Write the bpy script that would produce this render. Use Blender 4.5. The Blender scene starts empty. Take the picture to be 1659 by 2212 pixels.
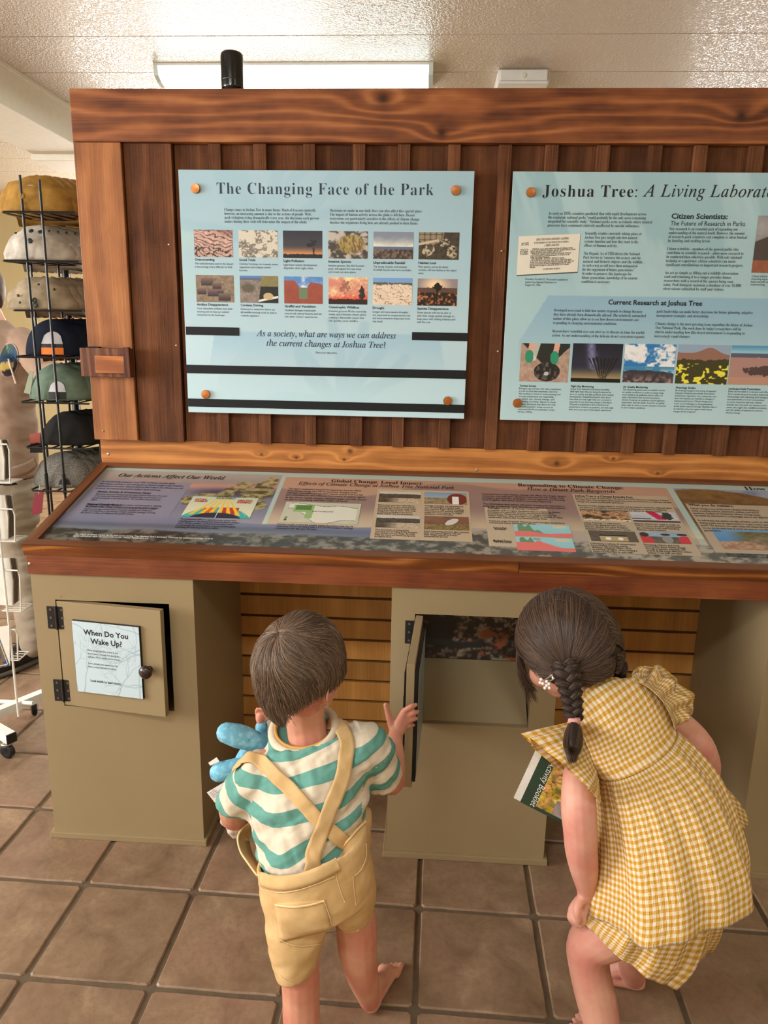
import bpy, bmesh, math, random
import numpy as np
from mathutils import Vector, Matrix
from mathutils.bvhtree import BVHTree

# ------------------------------------------------------------------ camera, world, light, exposure
SC = bpy.context.scene
COL = SC.collection
W_, H_ = 1659.0, 2212.0
F_PX, YAW, PITCH, ROLL = 1587.79, -0.0582, -0.2298, 0.0184
CAM = np.array([0.0, -2.3319, 1.4691])
def cam_basis():
    cy, sy, cp, sp = math.cos(YAW), math.sin(YAW), math.cos(PITCH), math.sin(PITCH)
    w = np.array([sy*cp, cy*cp, sp]); r = np.array([cy, -sy, 0.0]); u = np.cross(r, w)
    cr, sr = math.cos(ROLL), math.sin(ROLL)
    return np.array([cr*r + sr*u, -sr*r + cr*u, w])
RC = cam_basis()
cd = bpy.data.cameras.new('camera'); co = bpy.data.objects.new('camera', cd); COL.objects.link(co)
cd.sensor_fit = 'VERTICAL'; cd.sensor_height = 24.0; cd.lens = F_PX/H_*24.0; cd.clip_start = .05; cd.clip_end = 60
m = Matrix.Identity(4)
for i in range(3):
    m[i][0], m[i][1], m[i][2], m[i][3] = RC[0][i], RC[1][i], -RC[2][i], CAM[i]
co.matrix_world = m
SC.camera = co
SC.view_settings.view_transform = 'Standard'; SC.view_settings.look = 'None'
SC.view_settings.gamma = 1.0; SC.view_settings.use_curve_mapping = False
SC.view_settings.exposure = 0.12
wd = bpy.data.worlds.new('world'); SC.world = wd; wd.use_nodes = True
wd.node_tree.nodes['Background'].inputs[0].default_value = (1.0, .93, .84, 1)
wd.node_tree.nodes['Background'].inputs[1].default_value = .35
def area(name, loc, to, sx, sy, power, col, spec=1.0):
    l = bpy.data.lights.new(name, 'AREA'); l.shape = 'RECTANGLE'; l.size = sx; l.size_y = sy
    l.energy = power; l.color = col; l.specular_factor = spec
    o = bpy.data.objects.new(name, l); COL.objects.link(o); o.location = loc
    d = Vector(to) - Vector(loc); o.rotation_euler = d.to_track_quat('-Z', 'Y').to_euler()
    return o
# daylight through the shop front behind the photographer and the windows on the left
area('window_daylight_front', (-3.0, -4.9, 1.8), (-.6, 0, 1.5), 3.2, 1.9, 60, (.96, .98, 1.0))
area('window_daylight_left', (-4.9, -1.3, 1.6), (0, -.2, .9), 3.2, 1.7, 315, (.98, .98, .98))
area('window_daylight_back', (-2.2, 4.9, 1.5), (-2.0, 0, .6), 2.2, 1.5, 120, (1.0, .97, .92))

def at(x, y, Y):
    """the point of the place that stands behind pixel (x, y) at depth plane Y"""
    v = ((x-W_/2)/F_PX)*RC[0] - ((y-H_/2)/F_PX)*RC[1] + RC[2]
    return CAM + v*((Y-CAM[1])/v[1])
def atz(x, y, Z):
    v = ((x-W_/2)/F_PX)*RC[0] - ((y-H_/2)/F_PX)*RC[1] + RC[2]
    return CAM + v*((Z-CAM[2])/v[2])
def ray(x, y):
    v = ((x-W_/2)/F_PX)*RC[0] - ((y-H_/2)/F_PX)*RC[1] + RC[2]
    return v/np.linalg.norm(v)

# ------------------------------------------------------------------ helpers: materials
def lin(c):
    return tuple(((v/255.)/12.92 if v/255. <= .04045 else ((v/255.+.055)/1.055)**2.4) for v in c)
class NT:
    def __init__(s, name, rough=.5, spec=.4, metallic=0.0):
        s.m = bpy.data.materials.new(name); s.m.use_nodes = True; s.t = s.m.node_tree
        s.b = s.t.nodes['Principled BSDF']
        s.b.inputs['Roughness'].default_value = rough
        s.b.inputs['Specular IOR Level'].default_value = spec
        s.b.inputs['Metallic'].default_value = metallic
    def n(s, k, **kw):
        nd = s.t.nodes.new(k)
        for a, b in kw.items(): setattr(nd, a, b)
        return nd
    def link(s, a, b): s.t.links.new(a, b)
    def setin(s, sock, v):
        if isinstance(v, bpy.types.NodeSocket): s.link(v, sock)
        elif isinstance(v, (tuple, list)) and len(v) == 3 and sock.type == 'RGBA': sock.default_value = (*v, 1)
        else: sock.default_value = v
    def math(s, op, a, b=0.0, c=0.0, clamp=False):
        nd = s.n('ShaderNodeMath', operation=op, use_clamp=clamp)
        s.setin(nd.inputs[0], a); s.setin(nd.inputs[1], b)
        if op in ('MULTIPLY_ADD', 'COMPARE', 'SMOOTH_MIN'): s.setin(nd.inputs[2], c)
        return nd.outputs[0]
    def mix(s, f, a, b, mode='MIX'):
        nd = s.n('ShaderNodeMix', data_type='RGBA', blend_type=mode)
        s.setin(nd.inputs[0], f); s.setin(nd.inputs[6], a); s.setin(nd.inputs[7], b)
        return nd.outputs[2]
    def coord(s, kind='Object'):
        return s.n('ShaderNodeTexCoord').outputs[kind]
    def mapping(s, vec, scale=(1, 1, 1), loc=(0, 0, 0), rot=(0, 0, 0)):
        nd = s.n('ShaderNodeMapping'); s.link(vec, nd.inputs[0])
        s.setin(nd.inputs[1], loc); s.setin(nd.inputs[2], rot); s.setin(nd.inputs[3], scale)
        return nd.outputs[0]
    def noise(s, vec, scale, detail=3, rough=.5, dist=0.0, out=0):
        nd = s.n('ShaderNodeTexNoise'); s.link(vec, nd.inputs['Vector'])
        nd.inputs['Scale'].default_value = scale; nd.inputs['Detail'].default_value = detail
        nd.inputs['Roughness'].default_value = rough; nd.inputs['Distortion'].default_value = dist
        return nd.outputs[out]
    def ramp(s, f, stops):
        nd = s.n('ShaderNodeValToRGB'); s.setin(nd.inputs[0], f); e = nd.color_ramp.elements
        while len(e) < len(stops): e.new(.5)
        for k, (p, c) in enumerate(stops):
            e[k].position = p; e[k].color = (*c, 1) if len(c) == 3 else c
        return nd.outputs[0]
    def rng(s, v, a, b, c=0.0, d=1.0):
        nd = s.n('ShaderNodeMapRange'); s.setin(nd.inputs[0], v)
        for k, q in enumerate((a, b, c, d)): nd.inputs[k+1].default_value = q
        return nd.outputs[0]
    def sep(s, vec):
        nd = s.n('ShaderNodeSeparateXYZ'); s.link(vec, nd.inputs[0]); return nd.outputs
    def comb(s, x, y, z):
        nd = s.n('ShaderNodeCombineXYZ')
        for k, v in enumerate((x, y, z)): s.setin(nd.inputs[k], v)
        return nd.outputs[0]
    def color(s, c): s.setin(s.b.inputs['Base Color'], c)
    def bump(s, h, strength=.3, dist=.002):
        nd = s.n('ShaderNodeBump'); nd.inputs['Strength'].default_value = strength
        nd.inputs['Distance'].default_value = dist; s.link(h, nd.inputs['Height'])
        s.link(nd.outputs[0], s.b.inputs['Normal'])
    def rand(s): return s.n('ShaderNodeObjectInfo').outputs['Random']

def plain(name, c, rough=.5, spec=.4, metallic=0.0, var=.06, scale=30, bump=0.0):
    t = NT(name, rough, spec, metallic); v = t.coord()
    c = lin(c); n = t.noise(v, scale, 3)
    t.color(t.mix(t.rng(n, .3, .7), tuple(x*(1-var) for x in c), tuple(min(1, x*(1+var)) for x in c)))
    if bump: t.bump(t.noise(v, scale*3, 4), bump, .002)
    return t.m

def wood(name, axis, dark, mid, light, knots=(), rough=.55, rings=26, saw=0.0, stain=.5, randknots=0.0, spec=.3, face='XZ', bumpk=.35, contrast=1.0):
    """boards with flowing grain along an axis, growth-ring arches, knots and uneven stain"""
    t = NT(name, rough, spec); v = t.coord()
    off = t.math('MULTIPLY', t.rand(), 37.0)
    x, y, z = t.sep(v)
    if axis == 'Z': L, A = z, x
    else: L, A = x, z
    if face == 'XY': A = y
    if face == 'YX': L, A = y, x
    A0, L0 = A, L
    kf = None; kd = None
    for (ka, kl, kr) in knots:      # (across, along, radius) in the board's own coordinates
        da = t.math('DIVIDE', t.math('SUBTRACT', A0, ka), kr)
        dl = t.math('DIVIDE', t.math('SUBTRACT', L0, kl), kr*1.15)
        d2 = t.math('ADD', t.math('MULTIPLY', da, da), t.math('MULTIPLY', dl, dl))
        d2w = t.math('ADD', t.math('MULTIPLY', t.math('MULTIPLY', da, da), .2), t.math('MULTIPLY', t.math('MULTIPLY', dl, dl), .05))
        e = t.math('EXPONENT', t.math('MULTIPLY', d2w, -1.0)); kk = t.math('EXPONENT', t.math('MULTIPLY', d2, -.9))
        kf = e if kf is None else t.math('ADD', kf, e); kd = kk if kd is None else t.math('ADD', kd, kk)
    vec = t.comb(t.math('MULTIPLY_ADD', L, .9, off), t.math('MULTIPLY', A, 5.5), off)
    warp = t.noise(vec, 1.6, 2, .45)
    ring = t.math('MULTIPLY_ADD', A, 1.0, t.math('MULTIPLY', warp, .16))
    if kf is not None: ring = t.math('MULTIPLY_ADD', kf, .05, ring)
    if randknots:
        vo = t.n('ShaderNodeTexVoronoi'); vo.inputs['Scale'].default_value = randknots
        t.link(t.comb(t.math('MULTIPLY_ADD', L, .55, off), t.math('MULTIPLY', A, 1.0), off), vo.inputs['Vector'])
        rk = t.math('EXPONENT', t.math('MULTIPLY', t.math('MULTIPLY', vo.outputs['Distance'], vo.outputs['Distance']), -60.0))
        rkd = t.math('EXPONENT', t.math('MULTIPLY', t.math('MULTIPLY', vo.outputs['Distance'], vo.outputs['Distance']), -900.0))
        ring = t.math('MULTIPLY_ADD', rk, .03, ring); kd = rkd if kd is None else t.math('ADD', kd, rkd)
    s_ = t.math('SINE', t.math('MULTIPLY', ring, rings*6.283))
    lines = t.math('POWER', t.math('MULTIPLY_ADD', s_, .5, .5), 2.2)
    fib = t.noise(t.comb(t.math('MULTIPLY_ADD', L, 5.0, off), t.math('MULTIPLY', A, 170.0), off), 1.0, 3, .6)
    st = t.noise(t.comb(t.math('MULTIPLY_ADD', L, 3.2, off), t.math('MULTIPLY', A, 6.0), off), 1.3, 3, .6)
    val = t.math('ADD', t.math('MULTIPLY', lines, .38*contrast), t.math('MULTIPLY', fib, .34))
    val = t.math('ADD', val, t.math('MULTIPLY', t.math('SUBTRACT', st, .5), stain))
    val = t.math('ADD', val, .12)
    c = t.ramp(val, [(.12, lin(dark)), (.5, lin(mid)), (.86, lin(light))])
    if kd is not None:
        c = t.mix(t.math('MULTIPLY', kd, .93, clamp=True), c, tuple(q*.30 for q in lin(dark)))
    bw = t.math('MULTIPLY_ADD', t.rand(), .34, .83)
    c = t.mix(1.0, c, t.comb(bw, bw, bw), 'MULTIPLY')
    t.color(c)
    h = t.math('ADD', t.math('MULTIPLY', lines, .5), t.math('MULTIPLY', fib, .8))
    if saw:
        sw = t.noise(t.comb(t.math('MULTIPLY', L, 260.0), t.math('MULTIPLY', A, 18.0), off), 1.0, 2, .6)
        h = t.math('MULTIPLY_ADD', sw, saw, h)
    t.bump(h, bumpk, .003)
    return t.m

def vcol(name, rough=.35, spec=.4, attr='Col', bump=0):
    t = NT(name, rough, spec); a = t.n('ShaderNodeAttribute', attribute_name=attr)
    t.color(a.outputs['Color'])
    if bump: t.bump(t.noise(t.coord(), 400, 2), bump, .0005)
    return t.m

# ------------------------------------------------------------------ helpers: objects
def link_obj(name, me, mat=None, parent=None, smooth=False):
    o = bpy.data.objects.new(name, me); COL.objects.link(o)
    if mat is not None and not me.materials: me.materials.append(mat)
    if parent is not None: o.parent = parent
    if smooth: me.shade_smooth()
    return o
def org(parent):
    """where a thing's base stands, so that part meshes can be given in place coordinates"""
    p = np.zeros(3)
    while parent is not None:
        p = p + np.array(parent.location); parent = parent.parent
    return p
def mesh(name, V, F, mat=None, parent=None, smooth=False):
    V = np.asarray(V, float) - org(parent)
    me = bpy.data.meshes.new(name); me.from_pydata(V.tolist(), [], [tuple(map(int, f)) for f in F]); me.update()
    return link_obj(name, me, mat, parent, smooth)
def tag(o, label=None, cat=None, group=None, kind=None):
    if label: o['label'] = label
    if cat: o['category'] = cat
    if group: o['group'] = group
    if kind: o['kind'] = kind
    return o
def thing(name, label, cat, loc=(0, 0, 0), group=None, kind=None):
    o = bpy.data.objects.new(name, None); COL.objects.link(o); o.location = loc; o.empty_display_size = .05
    return tag(o, label, cat, group, kind)
class MB:
    def __init__(s): s.V = []; s.F = []; s.k = 0
    def add(s, V, F):
        V = np.asarray(V, float); s.V.append(V); s.F += [tuple(int(i)+s.k for i in f) for f in F]; s.k += len(V); return s
    def box(s, x0, x1, y0, y1, z0, z1, c=0.0):
        if c <= 0:
            V = [(x, y, z) for x in (x0, x1) for y in (y0, y1) for z in (z0, z1)]
            return s.add(V, [(0, 1, 3, 2), (4, 6, 7, 5), (0, 4, 5, 1), (2, 3, 7, 6), (0, 2, 6, 4), (1, 5, 7, 3)])
        bm = bmesh.new(); bmesh.ops.create_cube(bm, size=1)
        for v in bm.verts: v.co = ((v.co.x+.5)*(x1-x0)+x0, (v.co.y+.5)*(y1-y0)+y0, (v.co.z+.5)*(z1-z0)+z0)
        bmesh.ops.bevel(bm, geom=bm.edges[:], offset=c, segments=2, profile=.6, affect='EDGES')
        V = [v.co[:] for v in bm.verts]; F = [[v.index for v in f.verts] for f in bm.faces]; bm.free()
        return s.add(V, F)
    def hexa(s, P):
        """eight corners: bottom four, then top four, same order"""
        return s.add(P, [(3, 2, 1, 0), (4, 5, 6, 7), (0, 1, 5, 4), (1, 2, 6, 5), (2, 3, 7, 6), (3, 0, 4, 7)])
    def tube(s, pts, r, seg=8, cap=True, closed=False):
        pts = [np.asarray(p, float) for p in pts]; n = len(pts)
        rs = [r]*n if np.isscalar(r) else r
        T = [pts[(i+1) % n if closed else min(i+1, n-1)] - pts[(i-1) % n if closed else max(i-1, 0)] for i in range(n)]
        T = [t/max(np.linalg.norm(t), 1e-9) for t in T]
        up = np.array([0, 0, 1.]) if abs(T[0][2]) < .9 else np.array([1., 0, 0])
        a = np.cross(T[0], up); a /= np.linalg.norm(a); V = []
        for i in range(n):
            a = a - T[i]*np.dot(a, T[i]); a /= max(np.linalg.norm(a), 1e-9); b = np.cross(T[i], a)
            for k in range(seg):
                th = 2*math.pi*k/seg; V.append(pts[i] + rs[i]*(a*math.cos(th) + b*math.sin(th)))
        F = []; m_ = n if closed else n-1
        for i in range(m_):
            j = (i+1) % n
            for k in range(seg): F.append((i*seg+k, i*seg+(k+1) % seg, j*seg+(k+1) % seg, j*seg+k))
        if cap and not closed:
            F.append(tuple(range(seg-1, -1, -1))); F.append(tuple((n-1)*seg+k for k in range(seg)))
        return s.add(V, F)
    def build(s, name, mat=None, parent=None, smooth=False):
        return mesh(name, np.concatenate(s.V), s.F, mat, parent, smooth)
def disc(c, axis, r, h, seg=20, dome=0.0):
    """low cylinder or dome from c along axis, as (V, F)"""
    c = np.asarray(c, float); ax = np.asarray(axis, float); ax /= np.linalg.norm(ax)
    a = np.cross(ax, [0, 0, 1.] if abs(ax[2]) < .9 else [1., 0, 0]); a /= np.linalg.norm(a); b = np.cross(ax, a)
    V = []; prof = [(r, 0), (r, h*.75), (r*.93, h)] if dome <= 0 else [(r*math.cos(q), h*math.sin(q)) for q in (0, .4, .8, 1.2)]
    for (rr, hh) in prof:
        for k in range(seg):
            th = 2*math.pi*k/seg; V.append(c + ax*hh + rr*(a*math.cos(th) + b*math.sin(th)))
    n = len(prof); F = [(i*seg+k, i*seg+(k+1) % seg, (i+1)*seg+(k+1) % seg, (i+1)*seg+k) for i in range(n-1) for k in range(seg)]
    F.append(tuple(range(seg-1, -1, -1))); F.append(tuple((n-1)*seg+k for k in range(seg)))
    return V, F
def lathe(c, axis, prof, seg=24):
    """prof: list of (radius, height along axis)"""
    c = np.asarray(c, float); ax = np.asarray(axis, float); ax /= np.linalg.norm(ax)
    a = np.cross(ax, [0, 0, 1.] if abs(ax[2]) < .9 else [1., 0, 0]); a /= np.linalg.norm(a); b = np.cross(ax, a)
    V = [c + ax*h + r*(a*math.cos(2*math.pi*k/seg) + b*math.sin(2*math.pi*k/seg)) for (r, h) in prof for k in range(seg)]
    F = [(i*seg+k, i*seg+(k+1) % seg, (i+1)*seg+(k+1) % seg, (i+1)*seg+k) for i in range(len(prof)-1) for k in range(seg)]
    F.append(tuple(range(seg-1, -1, -1))); F.append(tuple((len(prof)-1)*seg+k for k in range(seg)))
    return V, F
def copy_tree(o, parent=None, kids={}):
    c = o.copy(); COL.objects.link(c); c.parent = parent
    for ch in o.children: copy_tree(ch, c)
    return c

# ------------------------------------------------------------------ helpers: noise and flat print
def fbm(u, v, seed=0, octs=4, gain=.5):
    u = np.asarray(u, float); v = np.asarray(v, float); out = np.zeros(np.broadcast(u, v).shape); a = 1.; tot = 0.
    for o_ in range(octs):
        g = np.random.RandomState(seed+o_*17).rand(64, 64); uu = u*2**o_; vv = v*2**o_
        i = np.floor(uu).astype(int); j = np.floor(vv).astype(int); fu = uu-i; fv = vv-j
        fu = fu*fu*(3-2*fu); fv = fv*fv*(3-2*fv)
        s_ = (g[i % 64, j % 64]*(1-fu)*(1-fv) + g[(i+1) % 64, j % 64]*fu*(1-fv) + g[i % 64, (j+1) % 64]*(1-fu)*fv + g[(i+1) % 64, (j+1) % 64]*fu*fv)
        out = out + a*s_; tot += a; a *= gain
    return out/tot
def C(*c): return np.array(c, float)
def mixc(a, b, t):
    t = np.clip(np.asarray(t, float), 0, 1)[..., None]; return a*(1-t) + b*t
def sst(x, a, b):
    t = np.clip((x-a)/(b-a), 0, 1); return t*t*(3-2*t)
def to_lin(c):
    c = np.clip(c, 0, 255)/255.; return np.where(c <= .04045, c/12.92, ((c+.055)/1.055)**2.4)
class Plane:
    """a flat printed face: origin, unit vectors along and up, outward normal"""
    def __init__(s, o, ux, uy):
        s.o = np.asarray(o, float); s.x = np.asarray(ux, float); s.y = np.asarray(uy, float); s.n = np.cross(s.x, s.y)
    def px(s, x, y):
        r = ray(x, y); t = np.dot(s.o-CAM, s.n)/np.dot(r, s.n); p = CAM + r*t - s.o
        return np.dot(p, s.x), np.dot(p, s.y)
    def w(s, u, v, h=0.0):
        u = np.asarray(u, float)[..., None]; v = np.asarray(v, float)[..., None]
        return s.o + s.x*u + s.y*v + s.n*h
def picture(name, pl, u0, v0, u1, v1, fn, nx, ny, mat, parent, h=.0006):
    """a printed picture: a fine grid coloured point by point; fn(s, t) with s right and t up in 0..1"""
    s_, t_ = np.meshgrid(np.linspace(0, 1, nx+1), np.linspace(0, 1, ny+1))
    P = pl.w(u0+(u1-u0)*s_, v0+(v1-v0)*t_, h).reshape(-1, 3) - org(parent)
    i = np.arange(nx*ny); a = (i//nx)*(nx+1) + i % nx
    F = np.stack([a, a+1, a+nx+2, a+nx+1], 1)
    me = bpy.data.meshes.new(name); me.from_pydata(P.tolist(), [], F.tolist()); me.update()
    col = to_lin(np.asarray(fn(s_, t_), float)).reshape(-1, 3)
    at_ = me.color_attributes.new('Col', 'FLOAT_COLOR', 'POINT')
    at_.data.foreach_set('color', np.hstack([col, np.ones((len(col), 1))]).ravel())
    return link_obj(name, me, mat, parent)
TEXTQ = []
def serif(s):
    o = ''
    for ch in s:
        if 'A' <= ch <= 'Z': o += chr(0x1D400+ord(ch)-65)
        elif 'a' <= ch <= 'z': o += chr(0x1D41A+ord(ch)-97)
        elif '0' <= ch <= '9': o += chr(0x1D7CE+ord(ch)-48)
        else: o += ch
    return o
def serif_it(s, bold=False):
    A, a = (0x1D468, 0x1D482) if bold else (0x1D434, 0x1D44E)
    o = ''
    for ch in s:
        if 'A' <= ch <= 'Z': o += chr(A+ord(ch)-65)
        elif ch == 'h' and not bold: o += '\u210e'
        elif 'a' <= ch <= 'z': o += chr(a+ord(ch)-97)
        else: o += ch
    return o
def text(key, pl, body, u, v, size, u1=None, xs=None, off=0.0, align='L', shear=0.0, rot=0.0, h=.0009, space=1.0):
    """queue one line of print on a plane; u, v = left end of the baseline; u1 = where it ends"""
    TEXTQ.append(dict(key=key, pl=pl, body=body, u=u, v=v, size=size, u1=u1, xs=xs, off=off, align=align, shear=shear, rot=rot, h=h, space=space))
def flush_text(keys):
    """turn queued lines into one flat mesh per key: keys[key] = (name, material, parent)"""
    objs = []
    for q in TEXTQ:
        c = bpy.data.curves.new('print', 'FONT'); c.body = q['body']; c.size = 1.0; c.resolution_u = 2; c.offset = q['off']; c.shear = q['shear']; c.space_character = q['space']
        o = bpy.data.objects.new('print', c); COL.objects.link(o); objs.append(o)
    bpy.context.view_layer.update(); dg = bpy.context.evaluated_depsgraph_get(); acc = {}
    for q, o in zip(TEXTQ, objs):
        me = bpy.data.meshes.new_from_object(o.evaluated_get(dg)); n = len(me.vertices)
        if n:
            V = np.zeros(n*3); me.vertices.foreach_get('co', V); V = V.reshape(-1, 3)
            w = V[:, 0].max()-V[:, 0].min(); x0 = V[:, 0].min()
            sx = q['xs']*q['size'] if q['xs'] else q['size']
            if q['u1'] is not None: sx = (q['u1']-q['u'])/w
            X = (V[:, 0]-x0)*sx; Yv = V[:, 1]*q['size']
            if q['align'] == 'C': X = X - w*sx/2
            if q['rot']:
                ca, sa = math.cos(q['rot']), math.sin(q['rot']); X, Yv = X*ca-Yv*sa, X*sa+Yv*ca
            P = q['pl'].w(q['u']+X, q['v']+Yv, q['h'])
            mb = acc.setdefault(q['key'], MB()); mb.add(P, [tuple(p.vertices) for p in me.polygons])
        bpy.data.meshes.remove(me)
    for o in objs:
        c = o.data; bpy.data.objects.remove(o); bpy.data.curves.remove(c)
    for k, mb in acc.items():
        nm, mat, par = keys[k]; mb.build(nm, mat, par)['kind'] = 'stuff'
    TEXTQ.clear()
def para(key, pl, px, py, dpy, lines, px1, size, off=0.0, fn=None, ax=None, **kw):
    """lines of body print starting at pixel (px, py), dpy pixels apart; the longest reaches px1"""
    fn = fn or (lambda s: s); k = max(range(len(lines)), key=lambda i: len(lines[i]))
    u0, _ = pl.px(px, py); u1, _ = pl.px(px1, py); nch = len(lines[k])
    for i, l in enumerate(lines):
        if not l.strip(): continue
        _, v = pl.px(px, py+i*dpy); text(key, pl, fn(l), u0, v, size, u1=u0+(u1-u0)*max(len(l), 1)/nch, off=off, **kw)
# ------------------------------------------------------------------ the room
ZC = 2.68
XW0, XW1, YW0, YW1 = -5.0, 4.2, -5.0, 5.3
def paintmat(name, c, rough, bumpscale, bump, spec=.4, var=.03):
    t = NT(name, rough, spec); v = t.coord(); cc = lin(c)
    n = t.noise(v, 2.2, 3); t.color(t.mix(t.rng(n, .3, .7), tuple(x*(1-var) for x in cc), tuple(min(1, x*(1+var)) for x in cc)))
    h = t.noise(t.mapping(v, (1, 1.0, 1)), bumpscale, 3, .6)
    t.bump(t.rng(h, .42, .62), bump, .006 if spec > .6 else .004); return t.m
M_ceil = paintmat('textured_ceiling_paint', (208, 192, 172), .24, 95, .5, .8)
M_wall = paintmat('cream_wall_paint', (236, 222, 178), .7, 60, .1)
M_white = plain('white_painted_metal', (228, 228, 224), .35, .5, 0, .03)
M_beam = plain('white_beam_paint', (226, 220, 205), .6, .3, 0, .03)
# ceiling panels run along X, seams about every half metre
_s0 = atz(0, 80, ZC)[1]; _s1 = atz(0, 158, ZC)[1]; pw = _s1-_s0
ceil = MB().box(XW0, XW1, YW0, YW1, ZC+.012, ZC+.05).build('ceiling', plain('ceiling_seam_shadow', (150, 135, 118), .8))
tag(ceil, kind='structure')
yy = _s0 - pw*int((_s0-YW0)/pw) - pw
k = 0
while yy < YW1:
    a, b = max(yy+.0025, YW0), min(yy+pw-.0025, YW1)
    if b > a+.01: MB().box(XW0, XW1, a, b, ZC, ZC+.014, .0018).build('ceiling_panel', M_ceil, ceil)
    yy += pw; k += 1
for nm, bx in (('wall_left', (XW0-.1, XW0, YW0, YW1, 0, ZC)), ('wall_right', (XW1, XW1+.1, YW0, YW1, 0, ZC)), ('wall_back', (XW0-.1, XW1+.1, YW1, YW1+.1, 0, ZC)), ('wall_front', (XW0-.1, XW1+.1, YW0-.1, YW0, 0, ZC))):
    tag(MB().box(*bx).build(nm, M_wall), kind='structure')
tag(MB().box(XW0, XW1, YW1-.015, YW1, 0, .1, .003).build('baseboard_back', M_beam), kind='structure')
tag(MB().box(XW0, XW0+.015, YW0, YW1, 0, .1, .003).build('baseboard_left', M_beam), kind='structure')
# boxed beam on the left, running away from the photographer
bx1 = atz(0, 130, ZC)[0]
def atx(x, y, X):
    r = ray(x, y); return CAM + r*((X-CAM[0])/r[0])
zb = atx(60, 256, bx1)[2]
xb0 = bx1-.36
pe = atx(155, 305, bx1)
trim = MB().box(xb0, bx1, YW0, pe[1]+.55, zb, ZC, .004)
trim = trim.build('trim_1', M_beam); tag(trim, kind='structure')
MB().box(bx1, bx1+.012, YW0, pe[1]+.55, ZC-.02, ZC, .002).build('cove_moulding', M_beam, trim)
MB().box(xb0-.01, bx1+.012, pe[1]+.25, pe[1]+.58, zb-.035, zb, .006).build('beam_cap', M_beam, trim)

# floor: terracotta tiles laid in grout
T, GX, GY, GA = .305, -.8963, -.3468, -.0127
tl = NT('terracotta_tile', .42, .42); v = tl.coord('Object'); off = tl.math('MULTIPLY', tl.rand(), 50.)
vx = tl.sep(v); vv = tl.comb(tl.math('ADD', vx[0], off), tl.math('ADD', vx[1], off), vx[2])
n1 = tl.noise(vv, 9, 5, .62, .6); n2 = tl.noise(vv, 60, 4, .6); n3 = tl.noise(vv, 3.0, 3, .5)
c = tl.ramp(n1, [(.25, lin((106, 83, 64))), (.45, lin((136, 110, 86))), (.6, lin((148, 122, 96))), (.8, lin((172, 146, 118)))])
c = tl.mix(tl.rng(n3, .5, .7, 0, .5), c, lin((162, 124, 104)))
c = tl.mix(tl.rng(n2, .42, .70, 0, .5), c, lin((120, 92, 72)))
pit = tl.noise(vv, 150, 3, .5); pm = tl.rng(pit, .66, .72); pz = tl.rng(tl.noise(vv, 10, 2), .48, .62)
pits = tl.math('MULTIPLY', pm, pz)
c = tl.mix(tl.math('MULTIPLY', pits, .75), c, lin((80, 56, 42)))
bw = tl.math('MULTIPLY_ADD', tl.rand(), .16, .92); c = tl.mix(1.0, c, tl.comb(bw, bw, bw), 'MULTIPLY')
tl.color(c)
tl.bump(tl.math('SUBTRACT', tl.math('MULTIPLY_ADD', n1, 1.0, tl.math('MULTIPLY', n2, .35)), tl.math('MULTIPLY', pits, .8)), .35, .004)
M_tile = tl.m
M_grout = plain('dark_grout', (104, 88, 70), .85, .2, 0, .12, 40, .5)
floor = MB().box(XW0, XW1, YW0, YW1, -.05, -.005).build('floor', M_grout); tag(floor, kind='structure')
rnd = random.Random(5)
def tile_mesh(seed):
    """a rounded slab with slightly wandering edges"""
    r = random.Random(seed); g = .0065; h = T/2-g; n = 6; ring = []
    for s_ in range(4):
        for k in range(n+1):
            t_ = (-.955, -.6, -.3, 0, .3, .6, .955)[k]; o_ = r.uniform(-.0012, .0012)*(0 < k < n)
            p = (t_*h, -h+o_); a = s_*math.pi/2
            ring.append((p[0]*math.cos(a)-p[1]*math.sin(a), p[0]*math.sin(a)+p[1]*math.cos(a)))
    m_ = len(ring); V = [(x, y, -.012) for x, y in ring] + [(x, y, -.0035) for x, y in ring] + [(x*.978, y*.978, 0) for x, y in ring]
    F = [(i, (i+1) % m_, m_+(i+1) % m_, m_+i) for i in range(m_)] + [(m_+i, m_+(i+1) % m_, 2*m_+(i+1) % m_, 2*m_+i) for i in range(m_)] + [tuple(range(2*m_, 3*m_))]
    me = bpy.data.meshes.new('tile'); me.from_pydata(V, [], F); me.update(); me.materials.append(M_tile)
    return me
tms = [tile_mesh(s_) for s_ in range(6)]
far = MB(); ca, sa = math.cos(GA), math.sin(GA)
for i in range(-15, 18):
    for j in range(-20, 17):
        X, Y = (i+.5)*T, -(j-.5)*T
        x, y = GX+ca*X-sa*Y, GY+sa*X+ca*Y
        if not (XW0+.16 < x < XW1-.16 and YW0+.16 < y < YW1-.16): continue
        if -9 <= i <= 8 and -5 <= j <= 5:
            o = bpy.data.objects.new('tile', tms[rnd.randrange(6)]); COL.objects.link(o); o.parent = floor
            o.location = (x, y, rnd.uniform(-.0008, .0006)); o.rotation_euler = (0, 0, GA + rnd.choice([0, 1, 2, 3])*math.pi/2)
        else:
            h = T/2-.0065; q = [(x-h, y-h), (x+h, y-h), (x+h, y+h), (x-h, y+h)]
            far.add([(a, b, -.008) for a, b in q] + [(a, b, 0) for a, b in q], [(4, 5, 6, 7), (0, 1, 5, 4), (1, 2, 6, 5), (2, 3, 7, 6), (3, 0, 4, 7)])
tag(far.build('distant_tiles', M_tile, floor), kind='stuff')

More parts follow.
